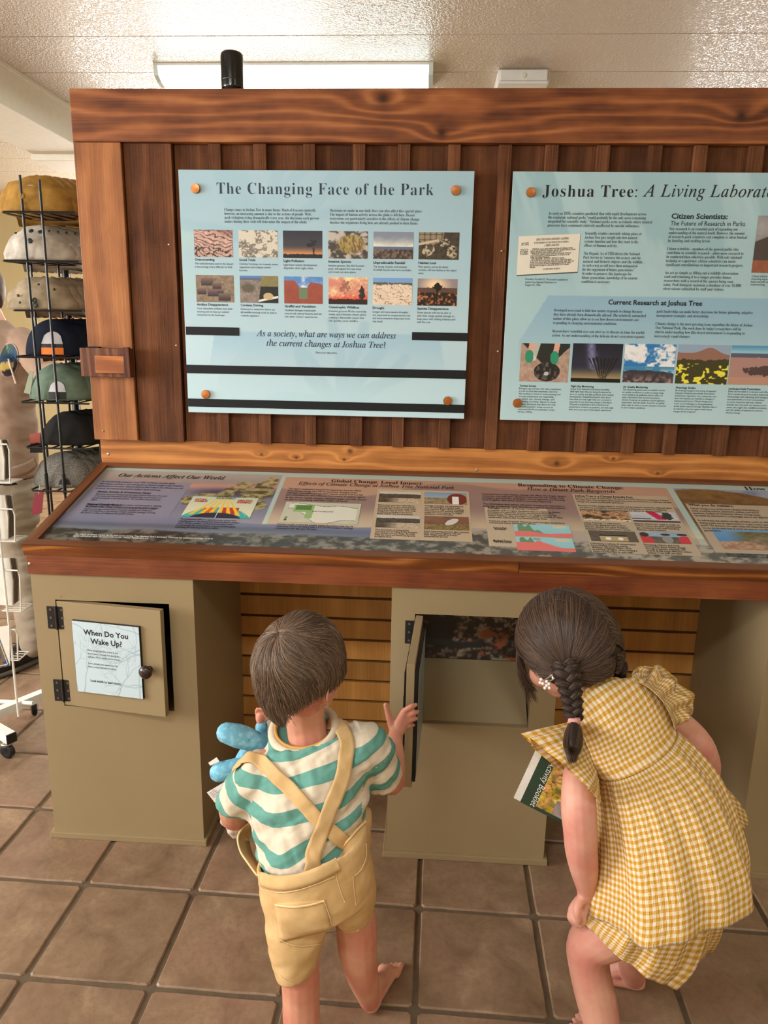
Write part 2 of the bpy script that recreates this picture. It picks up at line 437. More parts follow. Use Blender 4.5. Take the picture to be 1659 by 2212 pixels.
# wraparound fluorescent ceiling light behind the board
glow = NT('lit_acrylic_diffuser', .3); glow.b.inputs['Emission Color'].default_value = (.86, 1.0, .98, 1); glow.b.inputs['Emission Strength'].default_value = 9; glow.color(lin((235, 245, 245)))
M_glow = glow.m
def wrap_light(x0, x1, y0, y1, label, group=None):
    t = thing('ceiling_light', label, 'light', ((x0+x1)/2, (y0+y1)/2, ZC), group)
    prof = []
    for k in range(9):
        a = math.pi*k/8; prof.append((-(y1-y0)/2*math.cos(a)*(1.0), -.062*math.sin(a)**.6))
    V = [(x, (y0+y1)/2+p[0], ZC-.012+p[1]) for x in (x0+.02, x1-.02) for p in prof]
    F = [(i, i+1, i+10, i+9) for i in range(8)] + [tuple(range(8, -1, -1)), tuple(range(9, 18))]
    mesh('diffuser', V, F, M_glow, t, True)
    MB().box(x0+.02, x1-.02, y0-.006, y1+.006, ZC-.012, ZC, .002).build('housing', M_white, t)
    for xa, xb in ((x0, x0+.02), (x1-.02, x1)):
        V = [(x, (y0+y1)/2+p[0]*1.04, ZC-.012+p[1]*1.08) for x in (xa, xb) for p in prof] + [(x, y, ZC) for x in (xa, xb) for y in (y0-.006, y1+.006)]
        F = [(i, i+1, i+10, i+9) for i in range(8)] + [(18,)+tuple(range(9))+(19,), (21,)+tuple(range(17, 8, -1))+(20,), (18, 19, 21, 20), (0, 9, 20, 18), (8, 19, 21, 17)]
        mesh('end_cap', V, F, M_endcap, t)
    return t
_w = NT('daylit_window_pane', .2); _w.b.inputs['Emission Color'].default_value = (1.0, .96, .94, 1); _w.b.inputs['Emission Strength'].default_value = 7; M_winlight = _w.m
M_endcap = plain('clear_end_cap', (205, 215, 212), .25, .6, 0, .03)
def wrap_z(x, y): return atz(x, y, ZC-.07)
_l = atz(331, 136, ZC); _r = atz(936, 147, ZC)
wrap_light(_l[0], _r[0], _l[1]-.0, _l[1]+.30, 'long glowing fluorescent ceiling light seen over the wooden board')
a = area('tube_glow', ((_l[0]+_r[0])/2, _l[1]+.15, ZC-.09), ((_l[0]+_r[0])/2, _l[1]+.15, 0), 1.15, .26, 22, (.88, 1.0, .97))
# a tall bright window in the back wall, hidden by the board from here but mirrored in the glossy ceiling
win = MB().box(2.3, 3.5, YW1-.05, YW1-.03, .75, 2.15).build('window_1', M_winlight); tag(win, kind='structure')
for q in ((2.22, 2.3, .67, 2.23), (3.5, 3.58, .67, 2.23), (2.87, 2.93, .75, 2.15)): MB().box(q[0], q[1], YW1-.08, YW1-.02, q[2], q[3], .004).build('window_frame', M_beam, win)
for q in ((.67, .75), (2.15, 2.23)): MB().box(2.22, 3.58, YW1-.08, YW1-.02, q[0], q[1], .004).build('window_frame', M_beam, win)
# second ceiling box, switched off
p0 = atz(1076, 149, ZC-.0); p1 = atz(1188, 149, ZC-.0)
t = thing('ceiling_box', 'small unlit white box fixed to the ceiling above the wooden board', 'light fixture', ((p0[0]+p1[0])/2, p0[1]+.15, ZC))
MB().box(p0[0], p1[0], p0[1], p0[1]+.34, ZC-.062, ZC-.0, .008).build('cover', M_white, t)
MB().box(p0[0]+.01, p1[0]-.01, p0[1]-.012, p0[1]-.001, ZC-.05, ZC-.006, .004).build('face_plate', M_white, t)
V, F = disc(((p0[0]+p1[0])/2, p0[1]-.012, ZC-.03), (0, -1, 0), .011, .003, 14); mesh('screw_cap', V, F, M_beam, t)
# a window reflects in the glossy ceiling further right: more tubes of the same row, behind the photographer
wrap_light(1.1, 2.3, -2.9, -2.6, 'second fluorescent ceiling light behind the photographer', None)
area('tube_glow_rear', (1.7, -2.75, ZC-.09), (1.7, -2.75, 0), 1.15, .26, 9, (1.0, .95, .93))
wrap_light(-1.6, -.4, -2.9, -2.6, 'third fluorescent ceiling light behind the photographer, nearer the windows', None)
area('tube_glow_rear_left', (-1.0, -2.75, ZC-.09), (-1.0, -2.75, 0), 1.15, .26, 26, (.97, .98, 1.0))
# ------------------------------------------------------------------ exhibit: framed board wall
BX0, BX1 = -1.090, 1.95
ZR1, ZR0, ZPB, ZLR = 2.1751, 2.0310, 1.135, 1.052
def pz(x, y, Y=0.): p = at(x, y, Y); return (p[0], p[2])
K1, K2, K3 = pz(510, 213), pz(637, 287), pz(1268, 250)
M_rail = wood('stained_rail_wood', 'X', (90, 47, 27), (152, 89, 50), (192, 126, 75), [(K1[1]-.0, K1[0], .018), (K2[1], K2[0], .014), (K3[1], K3[0], .015)], .5, 22, stain=.95, contrast=.85)
pk = [pz(216, 366), pz(218, 455), pz(238, 478), pz(235, 583), pz(247, 724), pz(245, 834)]
M_post = wood('stained_post_wood', 'Z', (124, 72, 38), (176, 112, 64), (206, 144, 88), [(a, b, .0065) for a, b in pk], .5, 12, stain=.7, contrast=.5)
M_rough = wood('rough_sawn_cladding', 'Z', (66, 37, 23), (112, 69, 43), (164, 110, 73), (), .75, 12, saw=.6, stain=.8, randknots=3.2, spec=.2, bumpk=.8, contrast=.42)
M_batten = wood('rough_sawn_batten', 'Z', (70, 40, 25), (122, 77, 50), (172, 117, 79), (), .75, 16, saw=.7, stain=.7, spec=.2, bumpk=.9, contrast=.3)
lk = [pz(288, 974, .03), pz(362, 981, .03), pz(463, 985, .03), pz(475, 967, .03), pz(913, 993, .03), pz(1032, 983, .03), pz(1127, 1014, .03), pz(1400, 999, .03), pz(1386, 1022, .03), pz(1494, 996, .03)]
M_lower = wood('amber_lower_rail_wood', 'X', (124, 70, 32), (186, 122, 64), (214, 154, 90), [(b, a, .009 if k in (3, 4, 7) else .005) for k, (a, b) in enumerate(lk)], .5, 22, stain=.5, contrast=.6)
M_side = wood('dark_stained_edge', 'Z', (58, 28, 17), (88, 46, 28), (112, 62, 38), (), .6, 30)
wall = thing('display_board', 'large dark-stained wooden board wall carrying the two pale blue signs', 'display board', ((BX0+BX1)/2, .06, 0))
MB().box(BX0, BX1, 0, .045, ZR0, ZR1, .0025).build('top_rail', M_rail, wall)
MB().box(BX0, BX0+.145, 0.002, .045, ZPB, ZR0-.001, .0025).build('side_post', M_post, wall)
MB().box(BX0+.02, BX1, .045, .07, ZLR-.02, ZR1-.01).build('backing', M_side, wall)
MB().box(BX0+.006, BX1, .03, .07, ZLR-.06, ZPB+.0, .002).build('lower_rail', M_lower, wall)
# post to boards: the wide dark board, then boards with narrow battens between
def bx(x, y=310, Y=.012): return at(x, y, Y)[0]
z0b, z1b = ZPB+.001, ZR0-.001
edges = [(BX0+.147, bx(369))] ; battens = []
MB().box(BX0+.149, bx(369), .012, .045, z0b-.004, z1b, .002).build('plank', M_rough, wall)
bt = [(450, 476), (547, 575), (655, 681), (762, 789), (860, 887), (969, 996), (1079, 1107), (1180, 1208), (1292, 1320), (1404, 1433), (1503, 1531), (1622, 1654)]
bxs = [(bx(a), bx(b)) for a, b in bt]
stp = (bxs[-1][0]-bxs[0][0])/11
while bxs[-1][1]+stp < BX1: bxs.append((bxs[-1][0]+stp, bxs[-1][1]+stp))
rr = random.Random(3)
prev = bx(369)+.004
for a, b in bxs:
    MB().box(prev, a+.004, .026+rr.uniform(0, .004), .045, z0b+rr.uniform(-.004, .002), z1b, .0015).build('plank', M_rough, wall)
    MB().box(a, b, .010+rr.uniform(0, .003), .030, z0b-.002, z1b, .002).build('batten', M_batten, wall)
    prev = b-.004
MB().box(prev, BX1, .028, .045, z0b, z1b, .0015).build('plank', M_rough, wall)
# bracket on the post: a dark block let across it, with a short lighter block in the notch
p = at(172, 751, -.02); q = at(286, 814, -.02)
bk = MB().box(p[0], q[0]-.0, -.022, .0, q[2]-.002, p[2], .0015)
bk = bk.build('bracket', wood('bracket_wood', 'Z', (84, 44, 28), (122, 72, 46), (150, 96, 62), (), .5, 30, stain=.3), wall)
p2 = at(207, 768, -.024); q2 = at(272, 808, -.024)
MB().box(p2[0], q2[0], -.034, -.022, q2[2]+.002, p2[2], .0015).build('bracket_block', wood('bracket_block_wood', 'X', (120, 66, 34), (165, 98, 52), (200, 130, 74), (), .45, 20), bk)
MB().box(q2[0], q[0], -.036, -.022, q[2]-.002, p[2]+.004, .0015).build('bracket_end', M_side, bk)
MB().box(p[0]+.02, p[0]+.06, -.018, 0.0, p[2], p[2]+.004).build('bracket_felt', plain('black_felt', (24, 24, 26), .9), bk)
M_screw = plain('zinc_screw', (176, 168, 150), .3, .6, .8, .05)
M_brass = plain('brass_screw', (150, 120, 70), .35, .6, .7, .05)
def screw(x, y, Y, parent, r=.0042, mat=None, n=(0, -1, 0)):
    c = at(x, y, Y); V, F = disc(c, n, r, .0018, 14, dome=.5); s_ = mesh('screw', V, F, mat or M_screw, parent, False)
    a = Vector(n).cross(Vector((.3, .1, 1))).normalized(); 
    return s_
for (x, y, Y, r, mm) in ((223, 931, .002, .004, M_brass), (234, 981, .03, .005, M_screw), (1030, 1015, .03, .005, M_screw), (365, 528, .012, .0035, M_screw), (381, 746, .012, .0035, M_screw), (1084, 542, .01, .0035, M_screw), (1076, 759, .01, .0035, M_screw)):
    screw(x, y, Y, wall, r, mm)

# black cylinder standing on top of the board
p = at(500, 150, .02); zt = at(499, 112, .02)[2]; zt0 = ZR1
t = thing('black_cylinder', 'glossy black upright cylinder standing on top of the wooden board', 'speaker', (p[0], .028, ZR1))
rc = (at(524, 150, .02)[0]-at(476, 150, .02)[0])/2
V, F = lathe((p[0], .028, ZR1), (0, 0, 1), [(rc*.96, 0), (rc, .01), (rc, (zt-ZR1)-.014), (rc*.97, zt-ZR1-.005), (rc*.86, zt-ZR1-.001), (rc*.8, zt-ZR1)], 28)
M_gblack = plain('gloss_black_plastic', (14, 16, 17), .18, .6, 0, .1)
mesh('body', V, F, M_gblack, t, True)
V, F = disc((p[0]+.002, .028-rc+.0005, ZR1+.009), (0, -1, 0), .0022, .0012, 12); mesh('indicator', V, F, plain('pale_indicator', (205, 225, 220), .3), t)
V, F = lathe((p[0], .028, ZR1+.026), (0, 0, 1), [(rc*1.005, 0), (rc*1.012, .001), (rc*1.005, .002)], 28); mesh('seam_ring', V, F, M_gblack, t)

# ------------------------------------------------------------------ slatwall behind the cabinets
M_oak = wood('golden_oak_veneer', 'Z', (164, 110, 54), (208, 150, 80), (228, 176, 104), (), .45, 9, stain=.35, bumpk=.12, contrast=.35)
slw = thing('slatwall', 'golden oak slatted wall panel between and behind the green cabinets', 'wall panel', (.4, .06, 0))
zk = .612; ps = .0765
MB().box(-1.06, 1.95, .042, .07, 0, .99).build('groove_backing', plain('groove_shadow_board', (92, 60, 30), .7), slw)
z = zk+ps*4
while z > .02:
    z1 = z-.005; z0 = max(z-ps+.004, 0.005)
    sm = MB().box(-1.06, 1.95, .030, .045, z0, z1-.0, .0012)
    sm.build('slat', M_oak, slw)
    z -= ps

# ------------------------------------------------------------------ cabinets
olive = NT('olive_tan_satin_paint', .42, .45); v = olive.coord(); cc = lin((150, 131, 98))
nn = olive.noise(v, 3.0, 3); olive.color(olive.mix(olive.rng(nn, .3, .7), tuple(x*.95 for x in cc), tuple(x*1.04 for x in cc)))
olive.bump(olive.noise(v, 260, 2), .06, .001); M_olive = olive.m
M_black = plain('black_powder_coat', (20, 19, 20), .5, .4, 0, .1)
M_hinge = plain('black_iron_hinge', (34, 32, 32), .42, .5, .3, .1)
M_rim = plain('worn_screw_rim', (120, 112, 104), .35, .6, .8)
YC = -.4642; CD = -.4642; W = .4547; CT = .8275
def cabinet(x0, w, label, open_z=(.4304, .7527), open_x=(.0636, .3854)):
    t = thing('cabinet', label, 'cabinet', (x0+w/2, (YC+.03)/2, 0), 'painted cabinets under the counter')
    x1 = x0+w; th = .018; yb = .028; a, b = x0+open_x[0], x0+open_x[1]; c, d = open_z
    m_ = MB()
    m_.box(x0, a, YC, YC+th, .0, CT); m_.box(b, x1, YC, YC+th, 0, CT)
    m_.box(a, b, YC, YC+th, 0, c); m_.box(a, b, YC, YC+th, d, CT)
    m_.box(x0, x0+th, YC+th, yb, 0, CT); m_.box(x1-th, x1, YC+th, yb, 0, CT)
    m_.box(x0+th, x1-th, YC+th, yb, CT-th, CT)
    m_.build('carcass', M_olive, t)
    MB().box(x0-.0103, x1+.0103, YC-.0103, yb, 0, .019, .002).build('plinth', M_olive, t)
    MB().box(a-.004, b+.004, YC+th, YC+.33, d+.0, d+.008).build('inner_ceiling', M_black, t)
    for q in (a-.012, b+.004): MB().box(q, q+.008, YC+th, YC+.33, c-.02, d+.004).build('inner_side', M_olive, t)
    return t
def hinge(door, x, z, top=.0):
    h = MB().box(x-.027, x-.002, YC-.0025, YC, z-.033, z+.033, .0008).build('hinge', M_hinge, door)
    MB().box(x+.002, x+.027, YC-.0025, YC, z-.033, z+.033, .0008).build('hinge_leaf', M_hinge, h)
    MB().tube([(x, YC-.004, z-.034), (x, YC-.004, z+.034)], .0035, 8).build('hinge_pin', M_hinge, h)
    for sx in (-.016, .016):
        for dz in (-.024, 0, .024):
            V, F = disc((x+sx, YC-.0025, z+dz), (0, -1, 0), .0036, .0012, 10); mesh('screw', V, F, M_rim, h)
    return h
X1, X2, X3 = -1.0808, -.0836, .9155
cab1 = cabinet(X1, W, 'olive painted cabinet with door ajar and a pale sign on it')
cab2 = cabinet(X2, W, 'olive painted cabinet with its door swung wide open')
cab3 = cabinet(X3, W, 'olive painted cabinet behind the girl in yellow, at the edge of the photo')
def rot_z(V, c, a):
    V = np.asarray(V, float).copy(); x = V[:, 0]-c[0]; y = V[:, 1]-c[1]
    V[:, 0] = c[0]+x*math.cos(a)-y*math.sin(a); V[:, 1] = c[1]+x*math.sin(a)+y*math.cos(a); return V
def door(cab, x0, ang, plaque, knob, inner):
    """a door swung by ang about its hinge line; returns the panel and its printed plane"""
    hx = x0+.0636+.003; w = .3125; hz0, hz1 = .4304+.004, .7527-.004; th = .019
    R = lambda V: rot_z(V, (hx, YC), -ang)
    m_ = MB().box(hx, hx+w, YC, YC+th, hz0, hz1, .0012); V = R(np.concatenate(m_.V)); d_ = mesh('door', V, m_.F, M_olive, cab)
    return d_, R, hx, w
M_plate = plain('black_plaque_edge', (16, 16, 18), .4)
M_print = vcol('satin_printed_sheet', .33, .5)
M_ink = plain('dark_print_ink', (28, 32, 38), .45, .3, 0, .02)
# cabinet 1: ajar
ANG1 = math.radians(8.0)
d1, R1, hx1, dw1 = door(cab1, X1, ANG1, True, True, None)
def plaque_on(d_, R, hx, u0, u1, z0, z1, front=True):
    y0, y1 = (YC-.008, YC) if front else (YC+.019, YC+.027)
    m_ = MB().box(hx+u0, hx+u1, y0, y1, z0, z1, .0006); V = R(np.concatenate(m_.V)); return mesh('plaque', V, m_.F, M_plate, d_)
pq = plaque_on(d1, R1, hx1, .048, .252, .4855, .700)
o_ = R1([(hx1+.048, YC-.008, .4855)])[0]; ux = np.array([math.cos(ANG1), -math.sin(ANG1), 0]); 
PQ = Plane(o_, ux, (0, 0, 1))
def branches(seed, n, w, h, cols):
    r = np.random.RandomState(seed); segs = []
    def grow(x, y, a, l, wd, dep):
        if dep == 0 or wd < .0025: return
        k = 5
        for i in range(k):
            nx, ny = x+math.cos(a)*l/k, y+math.sin(a)*l/k; segs.append((x, y, nx, ny, wd*(1-.5*i/k))); x, y = nx, ny; a += r.uniform(-.28, .28)
        for b_ in range(3): grow(x, y, a+r.uniform(-.95, .95), l*r.uniform(.6, .9), wd*.55, dep-1)
    for i in range(n):
        e = r.randint(4); p_ = r.rand(); 
        if e == 0: grow(p_, 0, r.uniform(1.0, 2.1), .33, .016, 6)
        elif e == 1: grow(0, p_, r.uniform(-.6, .6), .3, .013, 6)
        elif e == 2: grow(1, p_, math.pi+r.uniform(-.6, .6), .3, .013, 6)
        else: grow(p_, 1, -1.57+r.uniform(-.6, .6), .28, .010, 5)
    def fn(s_, t_):
        d = np.ones(s_.shape)*9
        for (xa, ya, xb, yb, wd) in segs:
            dx, dy = xb-xa, yb-ya; q = np.clip(((s_-xa)*dx+(t_-ya)*dy)/max(dx*dx+dy*dy, 1e-9), 0, 1)
            dd = np.hypot(s_-xa-q*dx, t_-ya-q*dy)/wd; d = np.minimum(d, dd)
        return mixc(cols[1], cols[0], sst(d, .35, .8))
    return fn
picture('printed_face', PQ, .001, .001, .203, .2135, branches(4, 13, 1, 1, (C(190, 208, 218), C(158, 177, 187))), 170, 180, M_print, pq)
for i, (s_, v, sz) in enumerate((('When Do You', .176, .0215), ('Wake Up?', .151, .0215))): text('pq1b', PQ, s_, .102, v, sz*1.04, align='C', off=.022, xs=1.0)
for i, s_ in enumerate(('What would it be like to live in the', "desert where it's very hot during the", 'daytime? When would you be active?', '', 'Some animals have adapted to the', 'heat by adjusting their schedules.')):
    if s_: text('pq1', PQ, s_, .042, .128-i*.0098, .0082, xs=.80)
text('pq1', PQ, 'Look inside to learn more.', .045, .036, .0102, xs=.86, off=.02)
kn = R1([(hx1+.272, YC, .576)])[0]; nrm = (-math.sin(ANG1), -math.cos(ANG1), 0)
V, F = lathe(kn, nrm, [(.009, 0), (.0075, .006), (.0085, .010), (.016, .015), (.019, .021), (.0185, .027), (.013, .0325), (.004, .0345)], 24)
M_knob = plain('dark_wood_knob', (42, 26, 20), .22, .6, 0, .15)
mesh('knob', V, F, M_knob, d1, True)
for z in (.700, .4795): hinge(cab1, X1+.0650, z)
MB().box(X1+.08, X1+.43, YC+.30, YC+.31, .40, .77).build('inner_back', M_black, cab1)
MB().box(X1+.06, X1+.40, YC+.018, YC+.30, .405, .43).build('inner_floor', M_olive, cab1)
# a pencilled corner mark above the door
mk = MB(); p = at(131, 1287, YC-.0002); mk.box(p[0], p[0]+.0008, YC-.0004, YC, p[2]-.006, p[2]); mk.box(p[0], p[0]+.005, YC-.0004, YC, p[2]-.0008, p[2]); mk.build('pencil_mark', plain('pencil', (110, 84, 52), .7), cab1)
# cabinet 2: wide open
ANG2 = math.radians(92.8)
d2, R2, hx2, dw2 = door(cab2, X2, ANG2, True, True, None)
pq2 = plaque_on(d2, R2, hx2, .048, .252, .4855, .700)
fr2 = R2([(hx2+.048, YC-.0085, .4855), (hx2+.252, YC-.0085, .4855)]); ux2 = (fr2[1]-fr2[0])/np.linalg.norm(fr2[1]-fr2[0])
PQ2 = Plane(fr2[0], ux2, (0, 0, 1))
picture('printed_face', PQ2, .001, .001, .203, .2135, branches(9, 12, 1, 1, (C(208, 226, 236), C(168, 188, 198))), 60, 60, M_print, pq2)
# cabinet 3: closed door, just beyond the edge of the photograph
d3, R3, hx3, dw3 = door(cab3, X3, 0.0, True, True, None)
pq4 = plaque_on(d3, R3, hx3, .048, .252, .4855, .700)
picture('printed_face', Plane((hx3+.048, YC-.0085, .4855), (1, 0, 0), (0, 0, 1)), .001, .001, .203, .2135, branches(12, 12, 1, 1, (C(208, 226, 236), C(168, 188, 198))), 60, 60, M_print, pq4)
V, F = lathe((hx3+.272, YC, .576), (0, -1, 0), [(.009, 0), (.0075, .006), (.0085, .010), (.016, .015), (.019, .021), (.0185, .027), (.013, .0325), (.004, .0345)], 24); mesh('knob', V, F, M_knob, d3, True)
for z in (.700, .4795): hinge(cab3, X3+.0650, z)
pq3 = plaque_on(d2, R2, hx2, .030, .3120, .4500, .7300, False)
a0 = R2([(hx2+.032, YC+.0275, .4520), (hx2+.310, YC+.0275, .4520)]); ux = (a0[0]-a0[1])/np.linalg.norm(a0[0]-a0[1])
PI_ = Plane(a0[1], ux, (0, 0, 1))
picture('printed_face', PI_, 0, 0, .278, .276, lambda s_, t_: mixc(C(120, 140, 150), C(160, 180, 188), fbm(s_*6, t_*6, 3)), 24, 24, M_print, pq3)
for i in range(6): text('pq3', PI_, ('Desert animals rest in the shade', 'while the day is hot and wait', 'until evening to look for food.', 'Cottontails come out at dusk', 'and again in the early morning', 'when the air is cool.')[i], .03, .22-i*.02, .012, xs=.85)
for z in (.700, .4795):
    x = X2+.0650
    h = MB().box(x-.027, x-.002, YC-.0025, YC, z-.033, z+.033, .0008).build('hinge', M_hinge, cab2)
    MB().tube([(x-.001, YC-.004, z-.034), (x-.001, YC-.004, z+.034)], .0035, 8).build('hinge_pin', M_hinge, h)
    for dz in (-.024, 0, .024):
        V, F = disc((x-.016, YC-.0025, z+dz), (0, -1, 0), .0036, .0012, 10); mesh('screw', V, F, M_rim, h)
# inside: sloping olive panel with a photograph above it
a, b = X2+.0636, X2+.3854
zs = .4304
pA = at(1020, 1424, YC+.165); 
yb_, zb_ = YC+.165, pA[2]
MB().hexa([(a, YC+.018, zs-.012), (b, YC+.018, zs-.012), (b, yb_, zb_-.012), (a, yb_, zb_-.012), (a, YC+.018, zs), (b, YC+.018, zs), (b, yb_, zb_), (a, yb_, zb_)]).build('sloping_panel', M_olive, cab2)
MB().box(a, b, yb_-.001, yb_+.008, zb_-.02, .7527).build('photo_board', M_black, cab2)
PP = Plane((a, yb_-.0015, zb_), (1, 0, 0), (0, 0, 1))
def desert_rabbit(s_, t_):
    n = fbm(s_*22, t_*16, 5, 4, .65); n2 = fbm(s_*5, t_*4, 9)
    c = mixc(C(42, 36, 34), C(150, 132, 120), sst(n, .42, .68)*sst(t_+n2*.8, .15, 1.0)+.12*(n > .6))
    c = mixc(c, C(150, 84, 56), sst(fbm(s_*9, t_*7, 21), .58, .7)*sst(s_, .45, .6)*(1-sst(t_, .5, .8)))
    c = mixc(c, C(150, 140, 118), sst(fbm(s_*12, t_*9, 31), .55, .72)*(t_ < .14+.1*n2))
    body = np.minimum(np.hypot((s_-.23)/.13, (t_-.42)/.26), np.hypot((s_-.31)/.07, (t_-.56)/.16))
    ear = np.hypot((s_-.285-.1*(t_-.8))/.022, (t_-.83)/.20)
    c = mixc(c, C(28, 29, 33), 1-sst(np.minimum(body, ear), .85, 1.08))
    c = mixc(c, C(38, 42, 46), (1-sst(np.abs(t_-.27+.05*n2), .03, .07))*(s_ < .62))
    return c
picture('desert_photograph', PP, 0.0, 0.001, b-a, .7527-zb_-.001, desert_rabbit, 150, 70, M_print, cab2)
# ------------------------------------------------------------------ the two wall signs
M_edge = plain('sign_edge', (196, 212, 210), .4)
M_stud = NT('brushed_copper_stud', .28, .5, 1.0); v = M_stud.coord('Object'); M_stud.color(lin((176, 112, 68))); M_stud.b.inputs['Anisotropic'].default_value = .7
M_stud = M_stud.m
M_sign = vcol('pale_blue_printed_panel', .32, .45)
M_pic = vcol('printed_photograph', .38, .4)
def S1(cx, cy): return (380+cx/2.5523, 360+cy/2.5523)
def S2(cx, cy): return (1070+cx/2.8166, 360+cy/2.8166)
SZ0, SZ1 = 1.2327, 1.9534
def sign(name, label, x0, x1, fn, nx, ny):
    t = thing(name, label, 'sign', ((x0+x1)/2, 0, (SZ0+SZ1)/2))
    MB().box(x0, x1, -.006, 0.0005, SZ0, SZ1, .0006).build('panel', M_edge, t)
    pl = Plane((x0, -.006, SZ0), (1, 0, 0), (0, 0, 1))
    picture('printed_background', pl, .0005, .0005, x1-x0-.0005, SZ1-SZ0-.0005, fn, nx, ny, M_sign, t, .0003)
    return t, pl
def studs(t, pts):
    for (x, y) in pts:
        c = at(x, y, -.012); V, F = lathe((c[0], -.0065, c[2]), (0, -1, 0), [(.0135, 0), (.0138, .006), (.0128, .0085), (.0045, .0089), (.0003, .009)], 28)
        s_ = mesh('stud', V, F, M_stud, t)
def ghost_tree(s_, t_, cx, cy, sc, seed):
    """faint branching print"""
    r = np.random.RandomState(seed); d = np.ones(s_.shape)*9
    for k in range(9):
        a = .5+k*.27+r.uniform(-.1, .1); x, y = cx, cy
        for j in range(6):
            nx, ny = x+math.cos(a)*.035*sc, y+math.sin(a)*.05*sc; dx, dy = nx-x, ny-y
            q = np.clip(((s_-x)*dx+(t_-y)*dy)/(dx*dx+dy*dy), 0, 1); d = np.minimum(d, np.hypot(s_-x-q*dx, t_-y-q*dy)/(.018*sc)); x, y = nx, ny; a += r.uniform(-.3, .3)
    return 1-sst(d, .5, 1.1)
sw = .8805
def bg1(s_, t_):
    c = mixc(C(186, 214, 226), C(163, 196, 212), sst(t_+.25*(fbm(s_*2, t_*2, 4)-.5), .2, 1.0))
    c = mixc(c, C(175, 208, 212), .8*sst(fbm(s_*3, t_*4, 8), .5, .62)*(s_ < .45)*(t_ > .5))
    c = mixc(c, C(153, 190, 208), .5*ghost_tree(s_, t_, .27, .70, 1.6, 3)+.45*ghost_tree(s_, t_, .57, .02, 1.3, 5))
    # paler lower board with a slanted blue band
    left = .055+.12*sst(t_, .0, .36); lowb = (t_ < .352)
    c = mixc(c, C(193, 222, 234), lowb*.75*(s_ < .11+.13*sst(t_, .12, .36))*1.)
    c = mixc(c, C(163, 199, 220), lowb*sst(t_, .14, .36)*(s_ > .05+.16*t_)*(s_ < .96-.16*t_)*.95)
    c = mixc(c, C(193, 224, 236), lowb*(1-sst(t_, .05, .22))*.8)
    return c
sg1, P1 = sign('information_sign', 'pale blue sign with twelve small photographs headed The Changing Face of the Park', -.7697, -.7697+sw, bg1, 200, 160)
def bg2(s_, t_):
    c = mixc(C(173, 206, 216), C(165, 198, 208), sst(fbm(s_*8+t_*2.5, t_*2, 14), .42, .55)*sst(t_, .3, .9)*.9)
    c = mixc(c, C(149, 186, 198), .75*sst(fbm((s_*1.0+t_*.22)*15, t_*1.1, 24), .55, .64)*sst(t_, .45, .75))
    e = .105-.3*(.525-t_); inside = (t_ < .525)*(s_ > np.where(t_ > .525-.19, (.525-t_)*-.35+.105, .035))
    c = mixc(c, C(143, 182, 208), inside*sst(t_, .18, .53)*.9)
    c = mixc(c, C(189, 218, 228), (1-sst(t_, .0, .3))*.7)
    return c
S2X0 = .2230; S2X1 = S2X0+1.19
sg2, P2 = sign('information_sign', 'pale blue sign headed Joshua Tree: A Living Laboratory, cut off by the photo edge', S2X0, S2X1, bg2, 260, 160)
studs(sg1, [(422, 407), (984.5, 411), (444, 852), (967, 866)])
studs(sg2, [(1147, 415), (1117.5, 871)])
c = at(1147, 415, -.012)
V, F = lathe((S2X1-.055, -.0065, c[2]), (0, -1, 0), [(.0135, 0), (.0138, .006), (.0128, .0085), (.0045, .0089), (.0003, .009)], 28); mesh('stud', V, F, M_stud, sg2)

# titles
M_ink2 = plain('blue_black_ink', (44, 58, 72), .45, .3, 0, .02)
def T(key, pl, S, body, cx0, cy, cx1, size, **kw):
    u0, v = pl.px(*S(cx0, cy)); u1, _ = pl.px(*S(cx1, cy)); text(key, pl, body, u0, v, size, u1=u1, **kw)
T('s1t', P1, S1, serif('The Changing Face of the Park'), 226, 150, 1420, .047, off=-.012, space=1.1)
T('s2t', P2, S2, serif('Joshua Tree:'), 286, 182, 860, .047, off=-.006, space=1.1)
u0, v = P2.px(*S2(895, 182)); u1, _ = P2.px(*S2(1655, 182))
full = 'A Living Laboratory'
text('s2t', P2, serif_it(full), u0, v, .047, u1=u0+(u1-u0)*len(full)/16.4, off=.004, space=1.1)
def PR(key, pl, S, cx, cy, dcy, lines, cx1, size, **kw):
    x, y = S(cx, cy); x1, _ = S(cx1, cy); _, y2 = S(cx, cy+dcy); para(key, pl, x, y, y2-y, lines, x1, size, **kw)
PR('s1b', P1, S1, 267, 244, 21.6, ['Change comes to Joshua Tree in many forms. Much of it occurs naturally,', 'however, an increasing amount is due to the actions of people. With', 'park visitation rising dramatically every year, the decisions each person', 'makes during their visit will determine the impact of the whole.'], 788, .0118, fn=serif, off=-.012)
PR('s1b', P1, S1, 849, 249, 22, ['Decisions we make in our daily lives can also affect this special place.', 'The impact of human activity across the globe is felt here. Desert', 'ecosystems are particularly sensitive to the effects of climate change', 'because the organisms living here are already pushed to their limits.'], 1358, .0118, fn=serif, off=-.012)
T('s1t', P1, S1, serif_it('As a society, what are ways we can address'), 443, 934, 1212, .0265, off=.004)
T('s1t', P1, S1, serif_it('the current changes at Joshua Tree?'), 500, 988, 1156, .0265, off=.004)
T('s1b', P1, S1, 'Share your ideas here.', 770, 1030, 888, .009)
